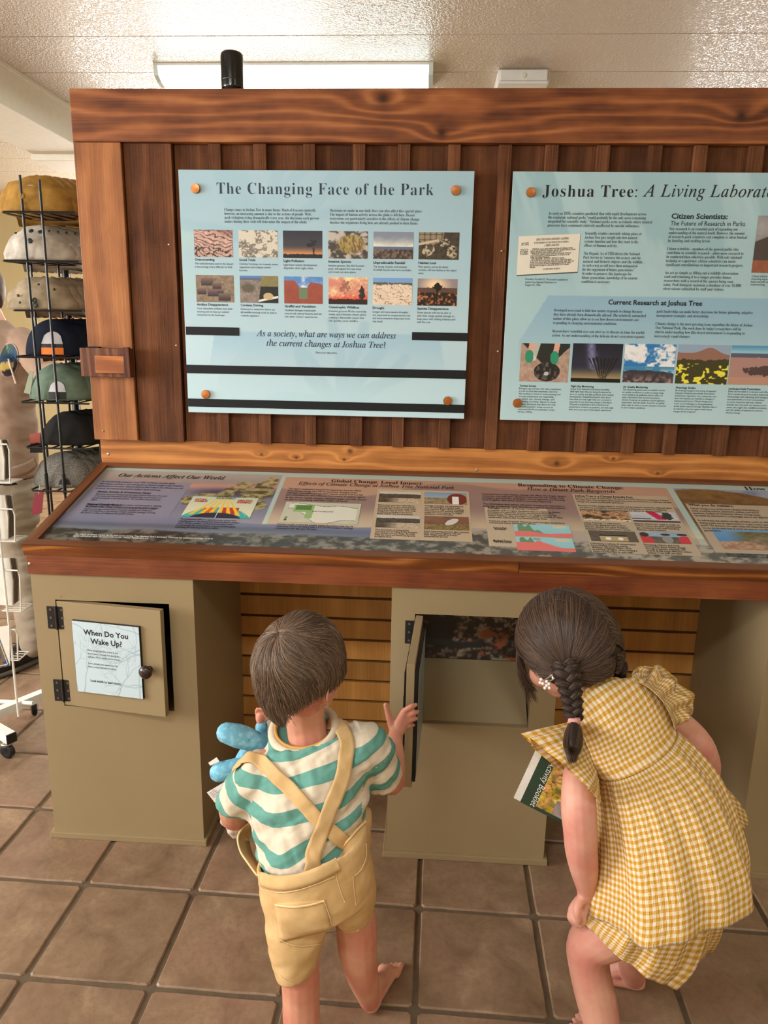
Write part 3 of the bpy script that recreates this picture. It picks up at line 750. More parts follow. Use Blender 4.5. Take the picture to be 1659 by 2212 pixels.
cap = [('Overcrowding', 105, 518, 213, ['The solitude many seek in the desert', 'is becoming more difficult to find.'], 317),
 ('Social Trails', 350, 520, 438, ['Careless footsteps can trample native', 'vegetation and collapse animal', 'burrows.'], 562),
 ('Light Pollution', 594, 525, 707, ['Light from nearby development', 'degrades dark night skies.'], 778),
 ('Invasive Species', 841, 529, 966, ['Invasive grasses, like this fountain', 'grass, will expand into new areas', 'and crowd out native plants.'], 1038),
 ('Unpredictable Rainfall', 1088, 535, 1262, ['The timing, location, and intensity', 'of rainfall may be even more unreliable.'], 1299),
 ('Habitat Loss', 1337, 536, 1434, ['Many species, such as the desert', 'tortoise, will lose habitat as the region', 'warms.'], 1547),
 ('Artifact Disappearance', 116, 765, 288, ['Once disturbed, artifacts lose their', 'meaning and we lose our cultural', 'connection to the landscape.'], 313),
 ('Careless Driving', 358, 769, 481, ['Distracted or inattentive drivers can', 'kill wildlife crossing roads as well as', 'roadside vegetation.'], 555),
 ('Graffiti and Vandalism', 600, 775, 770, ['Vandalism damages irreplaceable', 'natural and cultural features and can', "ruin other visitors' experiences."], 803),
 ('Catastrophic Wildfires', 843, 780, 1010, ['Invasive grasses fill the normally', 'empty space between desert plants,', 'creating a flammable carpet that', 'can quickly carry wildfire.'], 1050),
 ('Drought', 1085, 784, 1149, ['Longer and more severe droughts', 'are expected as temperatures rise', 'and more moisture evaporates from', 'the land.'], 1292),
 ('Species Disappearance', 1330, 788, 1503, ['Some species will not be able to', 'shift their range quickly enough to', 'keep pace with shifting habitats and', 'will die out.'], 1541)]
for (h, x, y, x1, ls, lx1) in cap:
    T('s1b', P1, S1, h, x, y, x1, .0098, off=.018)
    PR('s1s', P1, S1, x, y+21, 17.6, ls, lx1, .0083, off=.0)

# photographs: small procedural scenes
def scene(kind):
    def f(s_, t_):
        n = fbm(s_*6, t_*5, 3, 5, .6); n2 = fbm(s_*16, t_*12, 7, 4, .6); n3 = fbm(s_*3, t_*3, 11)
        if kind == 'rocks':
            a = np.abs(np.sin((s_*1.2+t_*3.2+n3*1.5)*7)); c = mixc(C(80, 52, 52), C(226, 186, 170), sst(a, .15, .6)*(.55+.6*n2)); c = mixc(c, C(40, 34, 30), (n2 > .62)*(t_ < .38)*.9)
            return mixc(c, C(120, 78, 74), sst(t_+.4*s_, 1.0, 1.3)*.6)
        if kind == 'trails':
            return mixc(C(120, 112, 104), C(216, 208, 192), sst(np.abs(n2-.5)*2+.5*(n > .5), .08, .55))
        if kind == 'night':
            c = mixc(C(240, 160, 90), C(58, 54, 66), sst(t_, .05, .5)); c = mixc(c, C(40, 40, 52), sst(t_, .5, 1)); g = (t_ < .12+.05*n2)
            tr = np.minimum(np.hypot((s_-.78)/.03, (t_-.25)/.3), np.hypot((s_-.72)/.17, (t_-.50)/.09)); tr = np.minimum(tr, np.hypot((s_-.80)/.10, (t_-.60)/.12))
            c = mixc(c, C(24, 22, 26), (tr+(n2-.5)*1.6 < .75)*1.); return mixc(c, C(24, 20, 22), g*1.)
        if kind == 'grass':
            c = mixc(C(70, 62, 58), C(196, 186, 176), sst(n+.25*(n2-.5), .42, .62)); d = np.hypot((s_-.58)/.38, (t_-.52)/.38)
            return mixc(c, mixc(C(120, 92, 62), C(176, 156, 88), sst(fbm(s_*40+t_*6, t_*9, 5, 2), .35, .65)), (1-sst(d, .7, 1.1)))
        if kind == 'rain':
            c = mixc(C(228, 226, 214), C(134, 142, 160), sst(t_+.35*(n3-.5), .45, .9)); c = mixc(c, C(96, 112, 138), (t_ < .46)*1.); return mixc(c, mixc(C(60, 52, 50), C(130, 108, 92), sst(n2, .4, .7)), (t_ < .36)*1.)
        if kind == 'tortoise':
            c = mixc(C(36, 32, 28), C(96, 84, 70), n2); sh = np.hypot((s_-.28)/.34, (t_-.95)/.42); c = mixc(c, mixc(C(96, 84, 68), C(150, 136, 112), sst(np.abs(np.sin(s_*22)*np.sin(t_*16+1)), .1, .35)), (sh < 1)*1.)
            hd = np.hypot((s_-.63)/.14, (t_-.62)/.15); l1 = np.hypot((s_-.24-.2*(t_-.3))/.15, (t_-.34)/.22); l2 = np.hypot((s_-.83)/.14, (t_-.28)/.24); c = mixc(c, mixc(C(70, 62, 52), C(196, 182, 152), sst(n2, .42, .6)), (np.minimum(np.minimum(hd, l1), l2) < 1)*1.)
            return mixc(c, C(206, 186, 160), (np.abs(t_-.62-.3*(s_-.2)) < .045)*(s_ < .5))
        if kind == 'cans':
            c = mixc(C(96, 80, 66), C(176, 152, 130), n2)
            for (a, b, r) in ((.3, .75, .16), (.55, .6, .12), (.15, .4, .12), (.45, .35, .15), (.75, .2, .16), (.65, .4, .08)): c = mixc(c, mixc(C(54, 42, 46), C(120, 96, 92), sst(t_-b, -r, r)), (np.maximum(np.abs(s_-a)/r, np.abs(t_-b)/(r*.9)) < 1)*1.)
            return c
        if kind == 'driving':
            c = mixc(C(96, 88, 84), C(178, 160, 146), n2); c = mixc(c, C(86, 130, 190), (t_ > .93)*1.); c = mixc(c, C(94, 104, 130), (t_ > .83)*(t_ <= .93)*1.); d = np.hypot((s_-.22)/.2, (t_-.55)/.18); c = mixc(c, C(84, 80, 66), (1-sst(d, .6, 1.2))*.8)
            r = (s_ > .48+.10*t_); c = mixc(c, mixc(C(120, 112, 72), C(150, 138, 90), n2), r*(t_ > .62)); c = mixc(c, C(26, 26, 28), r*(t_ <= .62)); c = mixc(c, C(232, 228, 220), r*(np.abs(t_-.08-.3*(s_-.5)) < .04)); e = np.hypot((s_-.74)/.13, (t_-.25)/.13); return mixc(c, C(196, 176, 130), (e < 1)*1.)
        if kind == 'arch':
            c = mixc(C(228, 232, 236), C(90, 140, 206), sst(n+t_*.5, .6, 1.0)); c = mixc(c, C(110, 128, 100), (t_ < .6)*1.)
            w = (t_ < .86-.25*np.abs(s_-.22)**2-0*.1)*(np.abs(s_-.5) > .11+.12*sst(t_, .6, .9)) + (t_ < .16+.2*np.abs(s_-.5)); return mixc(c, mixc(C(142, 66, 52), C(168, 86, 68), n), (w > 0)*1.)
        if kind == 'fire':
            c = mixc(C(250, 226, 170), C(216, 140, 120), sst(n+.3*(1-t_), .35, .75)); c = mixc(c, C(232, 74, 56), (1-sst(t_+.4*(n2-.5), .15, .42))); c = mixc(c, C(40, 24, 28), (t_ < .14+.1*n2)*1.)
            b = np.hypot((s_-.42)/.17, (t_-.66)/.26); c = mixc(c, C(150, 92, 80), (b+(n2-.5)*2.2 < .7)*.8); b = np.hypot((s_-.86)/.07, (t_-.42)/.30); return mixc(c, C(50, 36, 34), (b+(n2-.5) < 1)*1.)
        if kind == 'drought':
            c = mixc(C(222, 196, 172), C(244, 226, 206), n); cr = np.abs(fbm(s_*9*(.5+.8*t_), t_*12, 41, 3)-.5); c = mixc(C(90, 60, 48), c, sst(cr, .008, .035)); c = mixc(c, C(92, 96, 74), (t_ > .68+.16*n2)*1.); return mixc(c, C(122, 164, 220), (t_ > .80+.06*n2)*1.)
        if kind == 'species':
            c = mixc(C(255, 222, 180), C(150, 138, 142), sst(np.hypot((s_-.45), (t_-.75)), .03, .5)); c = mixc(c, C(96, 70, 62), (t_ < .62+.08*n3)*1.); c = mixc(c, mixc(C(34, 24, 22), C(196, 120, 72), sst(n2, .5, .72)), (t_ < .5)*1.)
            tr = np.minimum(np.abs(s_-.5)/.03+(t_ > .62)*9, np.hypot((s_-.5)/.13, (t_-.7)/.13)); return mixc(c, C(20, 14, 14), (tr+(n2-.5)*1.8 < .9)*1.)
        if kind == 'survey':
            c = mixc(C(150, 118, 104), C(206, 178, 160), n2); c = mixc(c, C(38, 42, 40), (np.abs(s_-.55)+(1-t_)*.8 < .52)*1.); c = mixc(c, C(226, 222, 214), (np.abs(s_-.1-.2*t_) < .1)*(t_ > .55)*.8)
            d = np.hypot((s_-.56)/.27, (t_-.27)/.25); c = mixc(c, mixc(C(36, 34, 34), C(104, 98, 94), sst(n2, .5, .7)), (d < 1)*1.); c = mixc(c, C(196, 196, 196), (np.hypot(s_-.55, t_-.22) < .05)*1.)
            for (a, b) in ((.2, .74), (.72, .72)): c = mixc(c, C(226, 170, 150), (np.abs(s_-a-.12*(t_-.8)) < .055)*(t_ > b)*1.); c = mixc(c, C(46, 146, 112), (np.hypot((s_-a+.02)/.09, (t_-b+.08)/.17) < 1)*1.)
            return c
        if kind == 'milkyway':
            c = mixc(C(170, 150, 104), C(40, 42, 62), sst(t_, .05, .45)); c = mixc(c, C(26, 28, 46), sst(t_, .5, 1)); m_ = np.exp(-((s_-.42+.12*(t_-.5))/.09)**2); c = c + (m_*(60+90*n2)*sst(t_, .2, .5)*(n > .36))[..., None]*C(.8, .8, 1)
            oc = (np.abs(((s_-.64)/(.05+.5*np.clip(t_-.08, 0, 1)))) < 1)*(t_ > .08)*(t_ < .58+.1*n2)*(np.sin(np.arctan2(s_-.64, t_+.12)*60) > -.25); c = mixc(c, C(22, 22, 24), oc*1.); return mixc(c, C(16, 16, 16), (t_ < .1)*1.)
        if kind == 'clouds':
            c = mixc(C(44, 122, 190), C(240, 240, 242), sst(n+.24*np.exp(-((s_-.18)/.22)**2-((t_-.75)/.22)**2)+.10*np.exp(-((s_-.85)/.2)**2), .50, .64)); c = mixc(c, C(168, 172, 184), (1-sst(n2, .3, .5))*.35*(t_ > .5)); c = mixc(c, C(70, 140, 180), (t_ < .42)*sst(t_, .2, .42)); return mixc(c, mixc(C(60, 56, 66), C(176, 140, 128), sst(n2, .4, .7)*sst(1-t_, .7, 1)), (t_ < .20+.12*n3+.08*(1-s_))*1.)
        if kind == 'flowers':
            c = mixc(C(150, 170, 196), C(150, 110, 96), (t_ < .80+.16*np.exp(-((s_-.62)/.2)**2)-.05*s_)*1.); c = mixc(c, C(66, 62, 34), (t_ < .56+.12*n2)*1.)
            f = fbm(s_*13, t_*13, 51, 2); return mixc(c, C(240, 228, 74), sst(f, .60, .64)*(t_ < .52))
        if kind == 'dunes':
            c = mixc(C(150, 206, 214), C(90, 150, 196), sst(t_, .8, 1)); c = mixc(c, C(92, 92, 120), (t_ < .80)*1.); c = mixc(c, C(176, 136, 128), (t_ < .66+.06*n3)*1.); c = mixc(c, C(84, 66, 66), (np.hypot((s_-.75)/.6, (t_-.36)/.16)+(n2-.5)*.7 < .8)*1.); return mixc(c, C(196, 150, 126), (t_ < .2)*.7)
        if kind == 'person':
            c = mixc(C(120, 118, 122), C(180, 176, 178), n); c = mixc(c, C(74, 64, 60), (t_ < .75-.4*np.abs(s_-.5))*1.); return mixc(c, C(176, 96, 66), (t_ < .22)*(.5+.5*n2))
        if kind == 'desertwide':
            c = mixc(C(168, 178, 186), C(206, 200, 186), t_); c = mixc(c, mixc(C(52, 46, 40), C(110, 100, 84), n2), (t_ < .72+.1*n2)*1.); return mixc(c, mixc(C(150, 128, 100), C(232, 216, 192), n2), (t_ < .42)*sst(s_, .1, .6))
        if kind == 'cactus':
            c = mixc(C(120, 156, 190), C(200, 196, 180), 1-t_); c = mixc(c, mixc(C(96, 84, 60), C(196, 176, 140), n2), (t_ < .55)*1.); c = mixc(c, C(120, 52, 42), (np.hypot((s_-.78)/.24, (t_-.45)/.48) < 1)*1.); return mixc(c, C(240, 238, 232), (np.abs(s_-.74) < .08)*(np.abs(t_-.35) < .33)*1.)
        if kind == 'lizard':
            c = mixc(C(110, 74, 60), C(150, 110, 84), n); c = mixc(c, mixc(C(60, 70, 40), C(196, 150, 96), n2), (t_ < .34+.1*n2)*1.); return mixc(c, C(214, 206, 200), (np.hypot((s_-.6-.35*(t_-.55))/.12, (t_-.6)/.26) < 1)*1.)
        if kind == 'rockpile':
            c = mixc(C(60, 46, 36), C(206, 156, 116), sst(n, .3, .6)); c = mixc(c, C(226, 208, 176), (t_ < .2)*1.); return mixc(c, C(90, 86, 60), (n2 > .62)*.6)
        if kind == 'car':
            c = mixc(C(176, 176, 182), C(214, 216, 220), n); c = mixc(c, C(206, 40, 84), (np.abs(s_-.5-.25*(.8-t_)) < .10)*(t_ > .25)); c = mixc(c, C(60, 62, 60), (np.hypot((s_-.78)/.12, (t_-.6)/.35)+(n2-.5) < 1)*1.); c = mixc(c, C(60, 80, 120), (np.abs(t_-.3) < .05)*(s_ < .4)*1.); return mixc(c, C(90, 70, 62), (t_ < .15)*1.)
        if kind == 'bins':
            c = mixc(C(76, 66, 60), C(120, 108, 90), n2); c = mixc(c, C(186, 164, 116), (t_ > .05)*(t_ < .5)*(s_ > .2)*(s_ < .8)); c = mixc(c, C(40, 40, 44), (t_ > .5)*(t_ < .62)*(s_ > .2)*(s_ < .8))
            return mixc(c, C(240, 240, 236), ((np.hypot((s_-.38)/.06, (t_-.27)/.13) < 1)+(np.hypot((s_-.64)/.06, (t_-.27)/.13) < 1) > 0)*1.)
        if kind == 'ranger':
            c = mixc(C(96, 146, 190), C(180, 196, 206), n3); c = mixc(c, mixc(C(70, 64, 56), C(140, 130, 112), n2), (t_ < .6)*1.); c = mixc(c, C(206, 62, 70), ((np.hypot((s_-.1)/.16, (t_-.2)/.4) < 1)+(np.hypot((s_-.93)/.16, (t_-.25)/.45) < 1) > 0)*1.); c = mixc(c, C(150, 150, 146), (np.hypot((s_-.55)/.11, (t_-.35)/.35) < 1)*1.); return mixc(c, C(72, 50, 36), ((np.hypot((s_-.1)/.1, (t_-.75)/.2) < 1)+(np.hypot((s_-.55)/.1, (t_-.78)/.1) < 1)+(np.hypot((s_-.9)/.12, (t_-.8)/.1) < 1) > 0)*1.)
        if kind == 'tortoise_land':
            c = mixc(C(70, 130, 190), C(120, 160, 200), t_); c = mixc(c, mixc(C(70, 74, 44), C(150, 130, 90), n2), (t_ < .9)*sst(s_, .15, .5)); c = mixc(c, mixc(C(120, 84, 60), C(226, 186, 156), n2), (t_ < .35+.1*n3)*1.); e = np.hypot((s_-.75)/.3, (t_-.45)/.26); return mixc(c, mixc(C(96, 80, 62), C(176, 156, 122), n2), (e < 1)*1.)
        return mixc(C(100, 90, 80), C(180, 170, 160), n)
    return f
def photo(t, pl, S, x0, y0, x1, y1, kind, nx, ny, name='photograph'):
    u0, v1 = pl.px(*S(x0, y0)); u1, v0 = pl.px(*S(x1, y1)); picture(name, pl, u0, v0, u1, v1, scene(kind), nx, ny, M_pic, t, .0008)
for i, kd in enumerate(('rocks', 'trails', 'night', 'grass', 'rain', 'tortoise')):
    x0 = (98, 345, 590, 840, 1090, 1341)[i]; y0 = 347+i*2.8; photo(sg1, P1, S1, x0, y0, x0+217, y0+153, kd, 84, 58)
for i, kd in enumerate(('cans', 'driving', 'arch', 'fire', 'drought', 'species')):
    x0 = (109, 352, 596, 842, 1087, 1334)[i]; y0 = 597+i*4.0; photo(sg1, P1, S1, x0, y0, x0+213, y0+152, kd, 84, 58)
# black strips on the sign
M_strip = plain('matt_black_strip', (19, 22, 27), .55, .3, 0, .15, 60)
for (a, b, c_, d_) in ((55, 882, 350, 932), (1302, 912, 1607, 962)):
    u0, v1 = P1.px(*S1(a, b)); u1, v0 = P1.px(*S1(c_, d_)); 
    MB().box(P1.o[0]+max(u0, .0), P1.o[0]+min(u1, sw), -.0085, -.0062, SZ0+v0, SZ0+v1, .0005).build('magnetic_strip', M_strip, sg1)
for (ya, yb2, xm) in ((1092, 1138, 66), (1278, 1322, 75)):
    _, v1 = P1.px(*S1(xm, ya)); _, v0 = P1.px(*S1(xm, yb2))
    MB().box(P1.o[0], P1.o[0]+sw, -.0085, -.0062, SZ0+v0, SZ0+v1, .0005).build('magnetic_strip', M_strip, sg1)
# sign 2
PR('s2b', P2, S2, 322, 292, 24.2, ['As early as 1916, scientists predicted that with rapid development across', 'the continent, national parks "would probably be the only areas remaining', 'unspoiled for scientific study." National parks serve as islands where natural', 'processes have continued relatively unaffected by outside influences.'], 958, .0118, fn=serif, off=-.010)
PR('s2b', P2, S2, 545, 414, 24.4, ['Scientific studies currently taking place at', 'Joshua Tree give insight into how natural', 'systems function and how they react to the', 'effects of human activity.', '', 'The Organic Act of 1916 directs the National', 'Park Service to "conserve the scenery and the', 'natural and historic objects and the wildlife ...', 'in such a way as will leave them unimpaired', 'for the enjoyment of future generations."', 'In order to preserve this landscape for', 'future generations, knowledge of its current', 'condition is necessary.'], 928, .0118, fn=serif, off=-.010)
T('s2t', P2, S2, 'Citizen Scientists:', 1070, 316, 1412, .0200, off=.022)
T('s2t', P2, S2, 'The Future of Research in Parks', 1064, 358, 1518, .0185)
PR('s2b', P2, S2, 1056, 386, 24.3, ['New research is an essential part of expanding our', 'understanding of the natural world. However, the amount', 'of research park scientists can complete is often limited', 'by funding and staffing levels.', '', 'Citizen scientists\u2014members of the general public who', 'contribute to scientific research\u2014allow more research to', 'be conducted than otherwise possible. With only minimal', 'training or experience, citizen scientists can make', 'significant contributions to important research projects.', '', 'An act as simple as filling out a wildlife observation', 'card and returning it to a ranger provides future', 'researchers with a record of the species being seen', 'today. Park biologists maintain a database of over 16,000', 'observations submitted by staff and visitors.'], 1535, .0118, fn=serif, off=-.010)
PR('s2s', P2, S2, 182, 690, 17.5, ['President Franklin D. Roosevelt established', 'Joshua Tree National Monument on', 'August 10, 1936.'], 438, .0085)
T('s2t', P2, S2, 'Current Research at Joshua Tree', 686, 838, 1258, .0200, off=.022)
PR('s2b', P2, S2, 355, 881, 25.4, ['Developed areas tend to hide how nature responds to change because', 'they have already been dramatically altered. The relatively untouched', 'nature of this place allow us to see how desert environments are', 'responding to changing environmental conditions.', '', "Researchers' watchful eyes can alert us to threats in time for useful", 'action. As our understanding of the delicate desert ecosystem expands,'], 926, .0118, fn=serif, off=-.010)
PR('s2b', P2, S2, 981, 888, 25.0, ['park leadership can make better decisions for future planning, adaptive', 'management strategies, and stewardship.', '', 'Climate change is the most pressing issue regarding the future of Joshua', "Tree National Park. The work done by today's researchers will be", 'vital in understanding how this desert environment is responding to', 'increasingly rapid changes.'], 1574, .0118, fn=serif, off=-.010)
for (kd, x0, y0, x1, y1) in (('survey', 158, 1073, 438, 1313), ('milkyway', 474, 1074, 758, 1315), ('clouds', 792, 1077, 1078, 1318), ('flowers', 1116, 1081, 1404, 1326), ('dunes', 1440, 1087, 1732, 1332)):
    photo(sg2, P2, S2, x0, y0, x1, y1, kd, 100, 84)
photo(sg2, P2, S2, 1600, 298, 1900, 650, 'person', 60, 70)
for (h, x, y, x1, ls, lx1, dy) in (('Tortoise Surveys', 146, 1338, 248, ['Biologists tag tortoises with radio transmitters', 'in order to track their movements. Data from', '  this tracking is critical in understanding how', '     tortoise populations are responding', '      to visitor use, climate change, and', '       increasing mortality. Based on these', '       surveys, we know that there are only', '       2-3 tortoises/km\u00b2 today versus an', '      estimated 30-50 tortoises/km\u00b2 in the', '     1970s-1990s.'], 400, 15.8),
  ('Night Sky Monitoring', 458, 1341, 598, ['Joshua Tree National Park boasts incredibly', 'dark night skies that are being threatened by', 'poor air quality and light pollution from nearby', 'development. Establishing baseline data about', 'how dark (or not) night skies are currently is', 'important to see how they change in the future.', 'The park is committed to the protection and', 'preservation of desert ecosystems, and dark night', 'skies are a core part of the desert experience.'], 728, 15.6),
  ('Air Quality Monitoring', 776, 1345, 927, ['This monitoring system aims to establish current', 'air quality conditions in order to assess long-', 'term trends in air pollution and its effect on', 'parks. Information from monitoring stations', 'informs Congress, air pollution control agencies,', 'researchers, and the public. Look for air quality', 'status signs at visitors centers and park entrances', "to learn today's conditions."], 1048, 15.6),
  ('Phenology Studies', 1097, 1350, 1218, ['By studying changes in the timing of seasonal', 'activities of plants and animals (new leaves', 'and blooms, migrations, etc.), researchers can', 'learn how species are reacting to changes in', 'environmental factors. Climate change poses', 'a new set of challenges to the preservation', "of the park's natural heritage. Baseline data is", 'an essential component against which future', 'changes will be compared.'], 1358, 16.0),
  ('Landscape-Scale Preservation', 1418, 1356, 1612, ['Parks do not exist in a vacuum and influences', 'from outside the park boundary impact them.', 'Partnerships with adjoining land managers', 'and stakeholders in local communities', 'are more important than ever. Human', 'activity near the park can impact scenic', 'views, the night sky, wildlife corridors,', 'and the ability of species to survive', 'climate change.'], 1690, 16.2)):
    T('s2b', P2, S2, h, x, y, x1, .0088, off=.018); PR('s2s', P2, S2, x-2, y+16, dy, ls, lx1, .0077)
PR('s2s', P2, S2, 1558, 672, 17, ['Citizen science can be a fun and', 'rewarding experience that helps', 'build scientific knowledge and', 'understanding.'], 1760, .0085)
# the typed proclamation printed on the sign, a tilted slip with its shadow edge
u0, v1 = P2.px(*S2(142, 424)); u1, _ = P2.px(*S2(517, 408)); _, v0 = P2.px(*S2(142, 660)); _, v2 = P2.px(*S2(514, 640)); _, v3 = P2.px(*S2(517, 408))
def quad(name, pl, pts, h, mat, par):
    return mesh(name, [pl.w(a, b, h) for a, b in pts], [tuple(range(len(pts)))], mat, par)
quad('slip_shadow', P2, [(u0, v0-.003), (u1+.001, v2-.003), (u1+.001, v3), (u0, v1)], .0006, plain('printed_shadow', (70, 74, 76), .6), sg2)
quad('proclamation_slip', P2, [(u0, v0), (u1, v2), (u1, v3), (u0, v1)], .0009, plain('cream_slip', (232, 226, 212), .5, .3, 0, .02), sg2)
sl = (v3-v1)/(u1-u0); ra = math.atan(sl)
def SL(fx, fy, s_, w, size, **kw):
    u = u0+(u1-u0)*fx; v = v1+(v0-v1)*fy+sl*(u-u0); text('slip', P2, s_, u, v, size, u1=u+(u1-u0)*w, rot=ra, h=.0012, **kw)
SL(.29, .13, serif('JOSHUA TREE NATIONAL MONUMENT\u2014CALIFORNIA'), .53, .0085)
SL(.26, .21, serif('BY THE PRESIDENT OF THE UNITED STATES OF AMERICA'), .56, .007)
SL(.43, .29, serif('A PROCLAMATION'), .24, .0085)
pr = ['WHEREAS certain public lands in the State of California contain', 'historic and prehistoric structures, and have situated thereon various', 'objects of historic and scientific interest; and', 'WHEREAS it appears that it would be in the public interest to', 'reserve such lands as a national monument, to be known as the', 'Joshua Tree National Monument;', 'NOW, THEREFORE, I, FRANKLIN D. ROOSEVELT, President', 'of the United States of America, under and by virtue of the power', 'vested in me, do proclaim that, subject to existing rights, there are', 'hereby reserved from all forms of appropriation under the public-', 'land laws and set apart as a part of the Joshua Tree National', 'Monument.']
for i, l in enumerate(pr): SL(.21 if i not in (0, 3, 6) else .235, .37+.042*i, serif(l), .69*len(l)/66, .0072)
SL(.43, .89, serif('SAN BERNARDINO MERIDIAN'), .28, .006)
for i, l in enumerate(('August 10, 1936', '[No. 2193]')): SL(.05, .2+i*.04, serif(l), .12, .006)
for i, l in enumerate(('Joshua Tree Na-', 'tional Monument,', 'Calif.', 'Preamble.')): SL(.04, .36+i*.04, serif(l), .13, .006)
flush_text({'s1t': ('printed_heading', M_ink2, sg1), 's1b': ('printed_text', M_ink, sg1), 's1s': ('printed_captions', M_ink, sg1),
            's2t': ('printed_heading', M_ink, sg2), 's2b': ('printed_text', M_ink, sg2), 's2s': ('printed_captions', M_ink, sg2), 'slip': ('slip_text', M_ink, sg2),
            'pq1b': ('printed_heading', M_ink, pq), 'pq1': ('printed_text', M_ink, pq), 'pq3': ('printed_text', M_ink, pq3)})
# ------------------------------------------------------------------ sloping reading shelf
LX0, LX1 = -1.087, 1.95
YF, ZF = -.482, .9155       # front top edge
YBK, ZBK = .028, 1.056      # back top edge
sh = thing('reading_shelf', 'sloping wood-framed shelf with long printed desert panel, above the cabinets', 'exhibit shelf', ((LX0+LX1)/2, (YF+YBK)/2, .83))
sl_ = np.array([0, YBK-YF, ZBK-ZF]); DL = np.linalg.norm(sl_); uy = sl_/DL
PS = Plane((LX0, YF, ZF), (1, 0, 0), uy)     # outer top face of the frame
def fx(u, v, h): return PS.w(u, v, h)
def slab(u0, u1, v0, v1, h0, h1):
    return [PS.w(u, v, h) for h in (h0, h1) for (u, v) in ((u0, v0), (u1, v0), (u1, v1), (u0, v1))]
M_fas = wood('dark_amber_fascia', 'X', (74, 36, 16), (140, 78, 34), (204, 132, 66), [], .38, 30, stain=.5, randknots=2.2, spec=.5, contrast=.9)
M_fas2 = wood('red_brown_fascia', 'X', (104, 46, 26), (148, 80, 44), (180, 108, 62), [], .35, 8, stain=1.0, spec=.5, contrast=.35)
M_frame = wood('brown_shelf_frame', 'X', (84, 48, 28), (116, 70, 42), (146, 94, 58), [], .42, 20, stain=.35, spec=.45, contrast=.5)
M_frameY = wood('brown_shelf_frame_end', 'X', (84, 48, 28), (122, 74, 44), (150, 96, 60), [], .42, 20, stain=.35, spec=.45, contrast=.5, face='YX')
fw = .030
LW = LX1-LX0
ub = PS.px(228, 1008)
MB().hexa(slab(0, LW, 0, .028, -.03, 0)).build('front_frame', M_frame, sh)
MB().hexa(slab(0, LW, DL-.020, DL, -.03, 0)).build('back_frame', M_frame, sh)
MB().hexa(slab(0, fw, .028, DL-.020, -.03, 0)).build('end_frame', M_frameY, sh)
MB().hexa(slab(LW-fw, LW, .028, DL-.020, -.03, 0)).build('end_frame', M_frameY, sh)
MB().hexa(slab(fw, LW-fw, .028, DL-.020, -.03, -.010)).build('substrate', M_black, sh)
# upper fascia: two lengths, square to the slope; lower fascia: upright
uj = at(1122, 1212, YF)[0]
f0 = PS.w(0, 0, 0)
def fas(x0, x1, nm='upper_fascia'):
    P_ = [(x, y, z) for (y, z) in ((YF-.000, ZF-.0002), ) for x in (x0, x1)]
    b = [(x0, -.474, .881), (x1, -.474, .881), (x1, -.45, .881), (x0, -.45, .881), (x0, YF-.0045, ZF-.003), (x1, YF-.0045, ZF-.003), (x1, -.45, ZF-.006), (x0, -.45, ZF-.006)]
    return MB().hexa(b).build(nm, M_fas, sh)
fas(LX0, uj-.001); fas(uj+.001, LX1)
MB().box(LX0+.003, LX1, -.472, -.450, .828, .8805, .0012).build('lower_fascia', M_fas2, sh)
MB().hexa([(LX0, -.452, .828), (LX0+.02, -.452, .828), (LX0+.02, .03, .828), (LX0, .03, .828), (LX0, -.452, .885), (LX0+.02, -.452, .885), (LX0+.02, .03, 1.02), (LX0, .03, 1.02)]).build('end_board', M_side, sh)
for (x, y, Y, mm) in ((94.5, 1188, -.4795, M_brass), (468, 1202, -.4795, M_brass), (1021, 1219, -.4795, M_brass), (1065, 1222, -.4795, M_brass), (1580, 1238, -.4795, M_brass), (63.5, 1218, -.472, M_screw)):
    screw(x, y, Y, sh, .0045, mm)
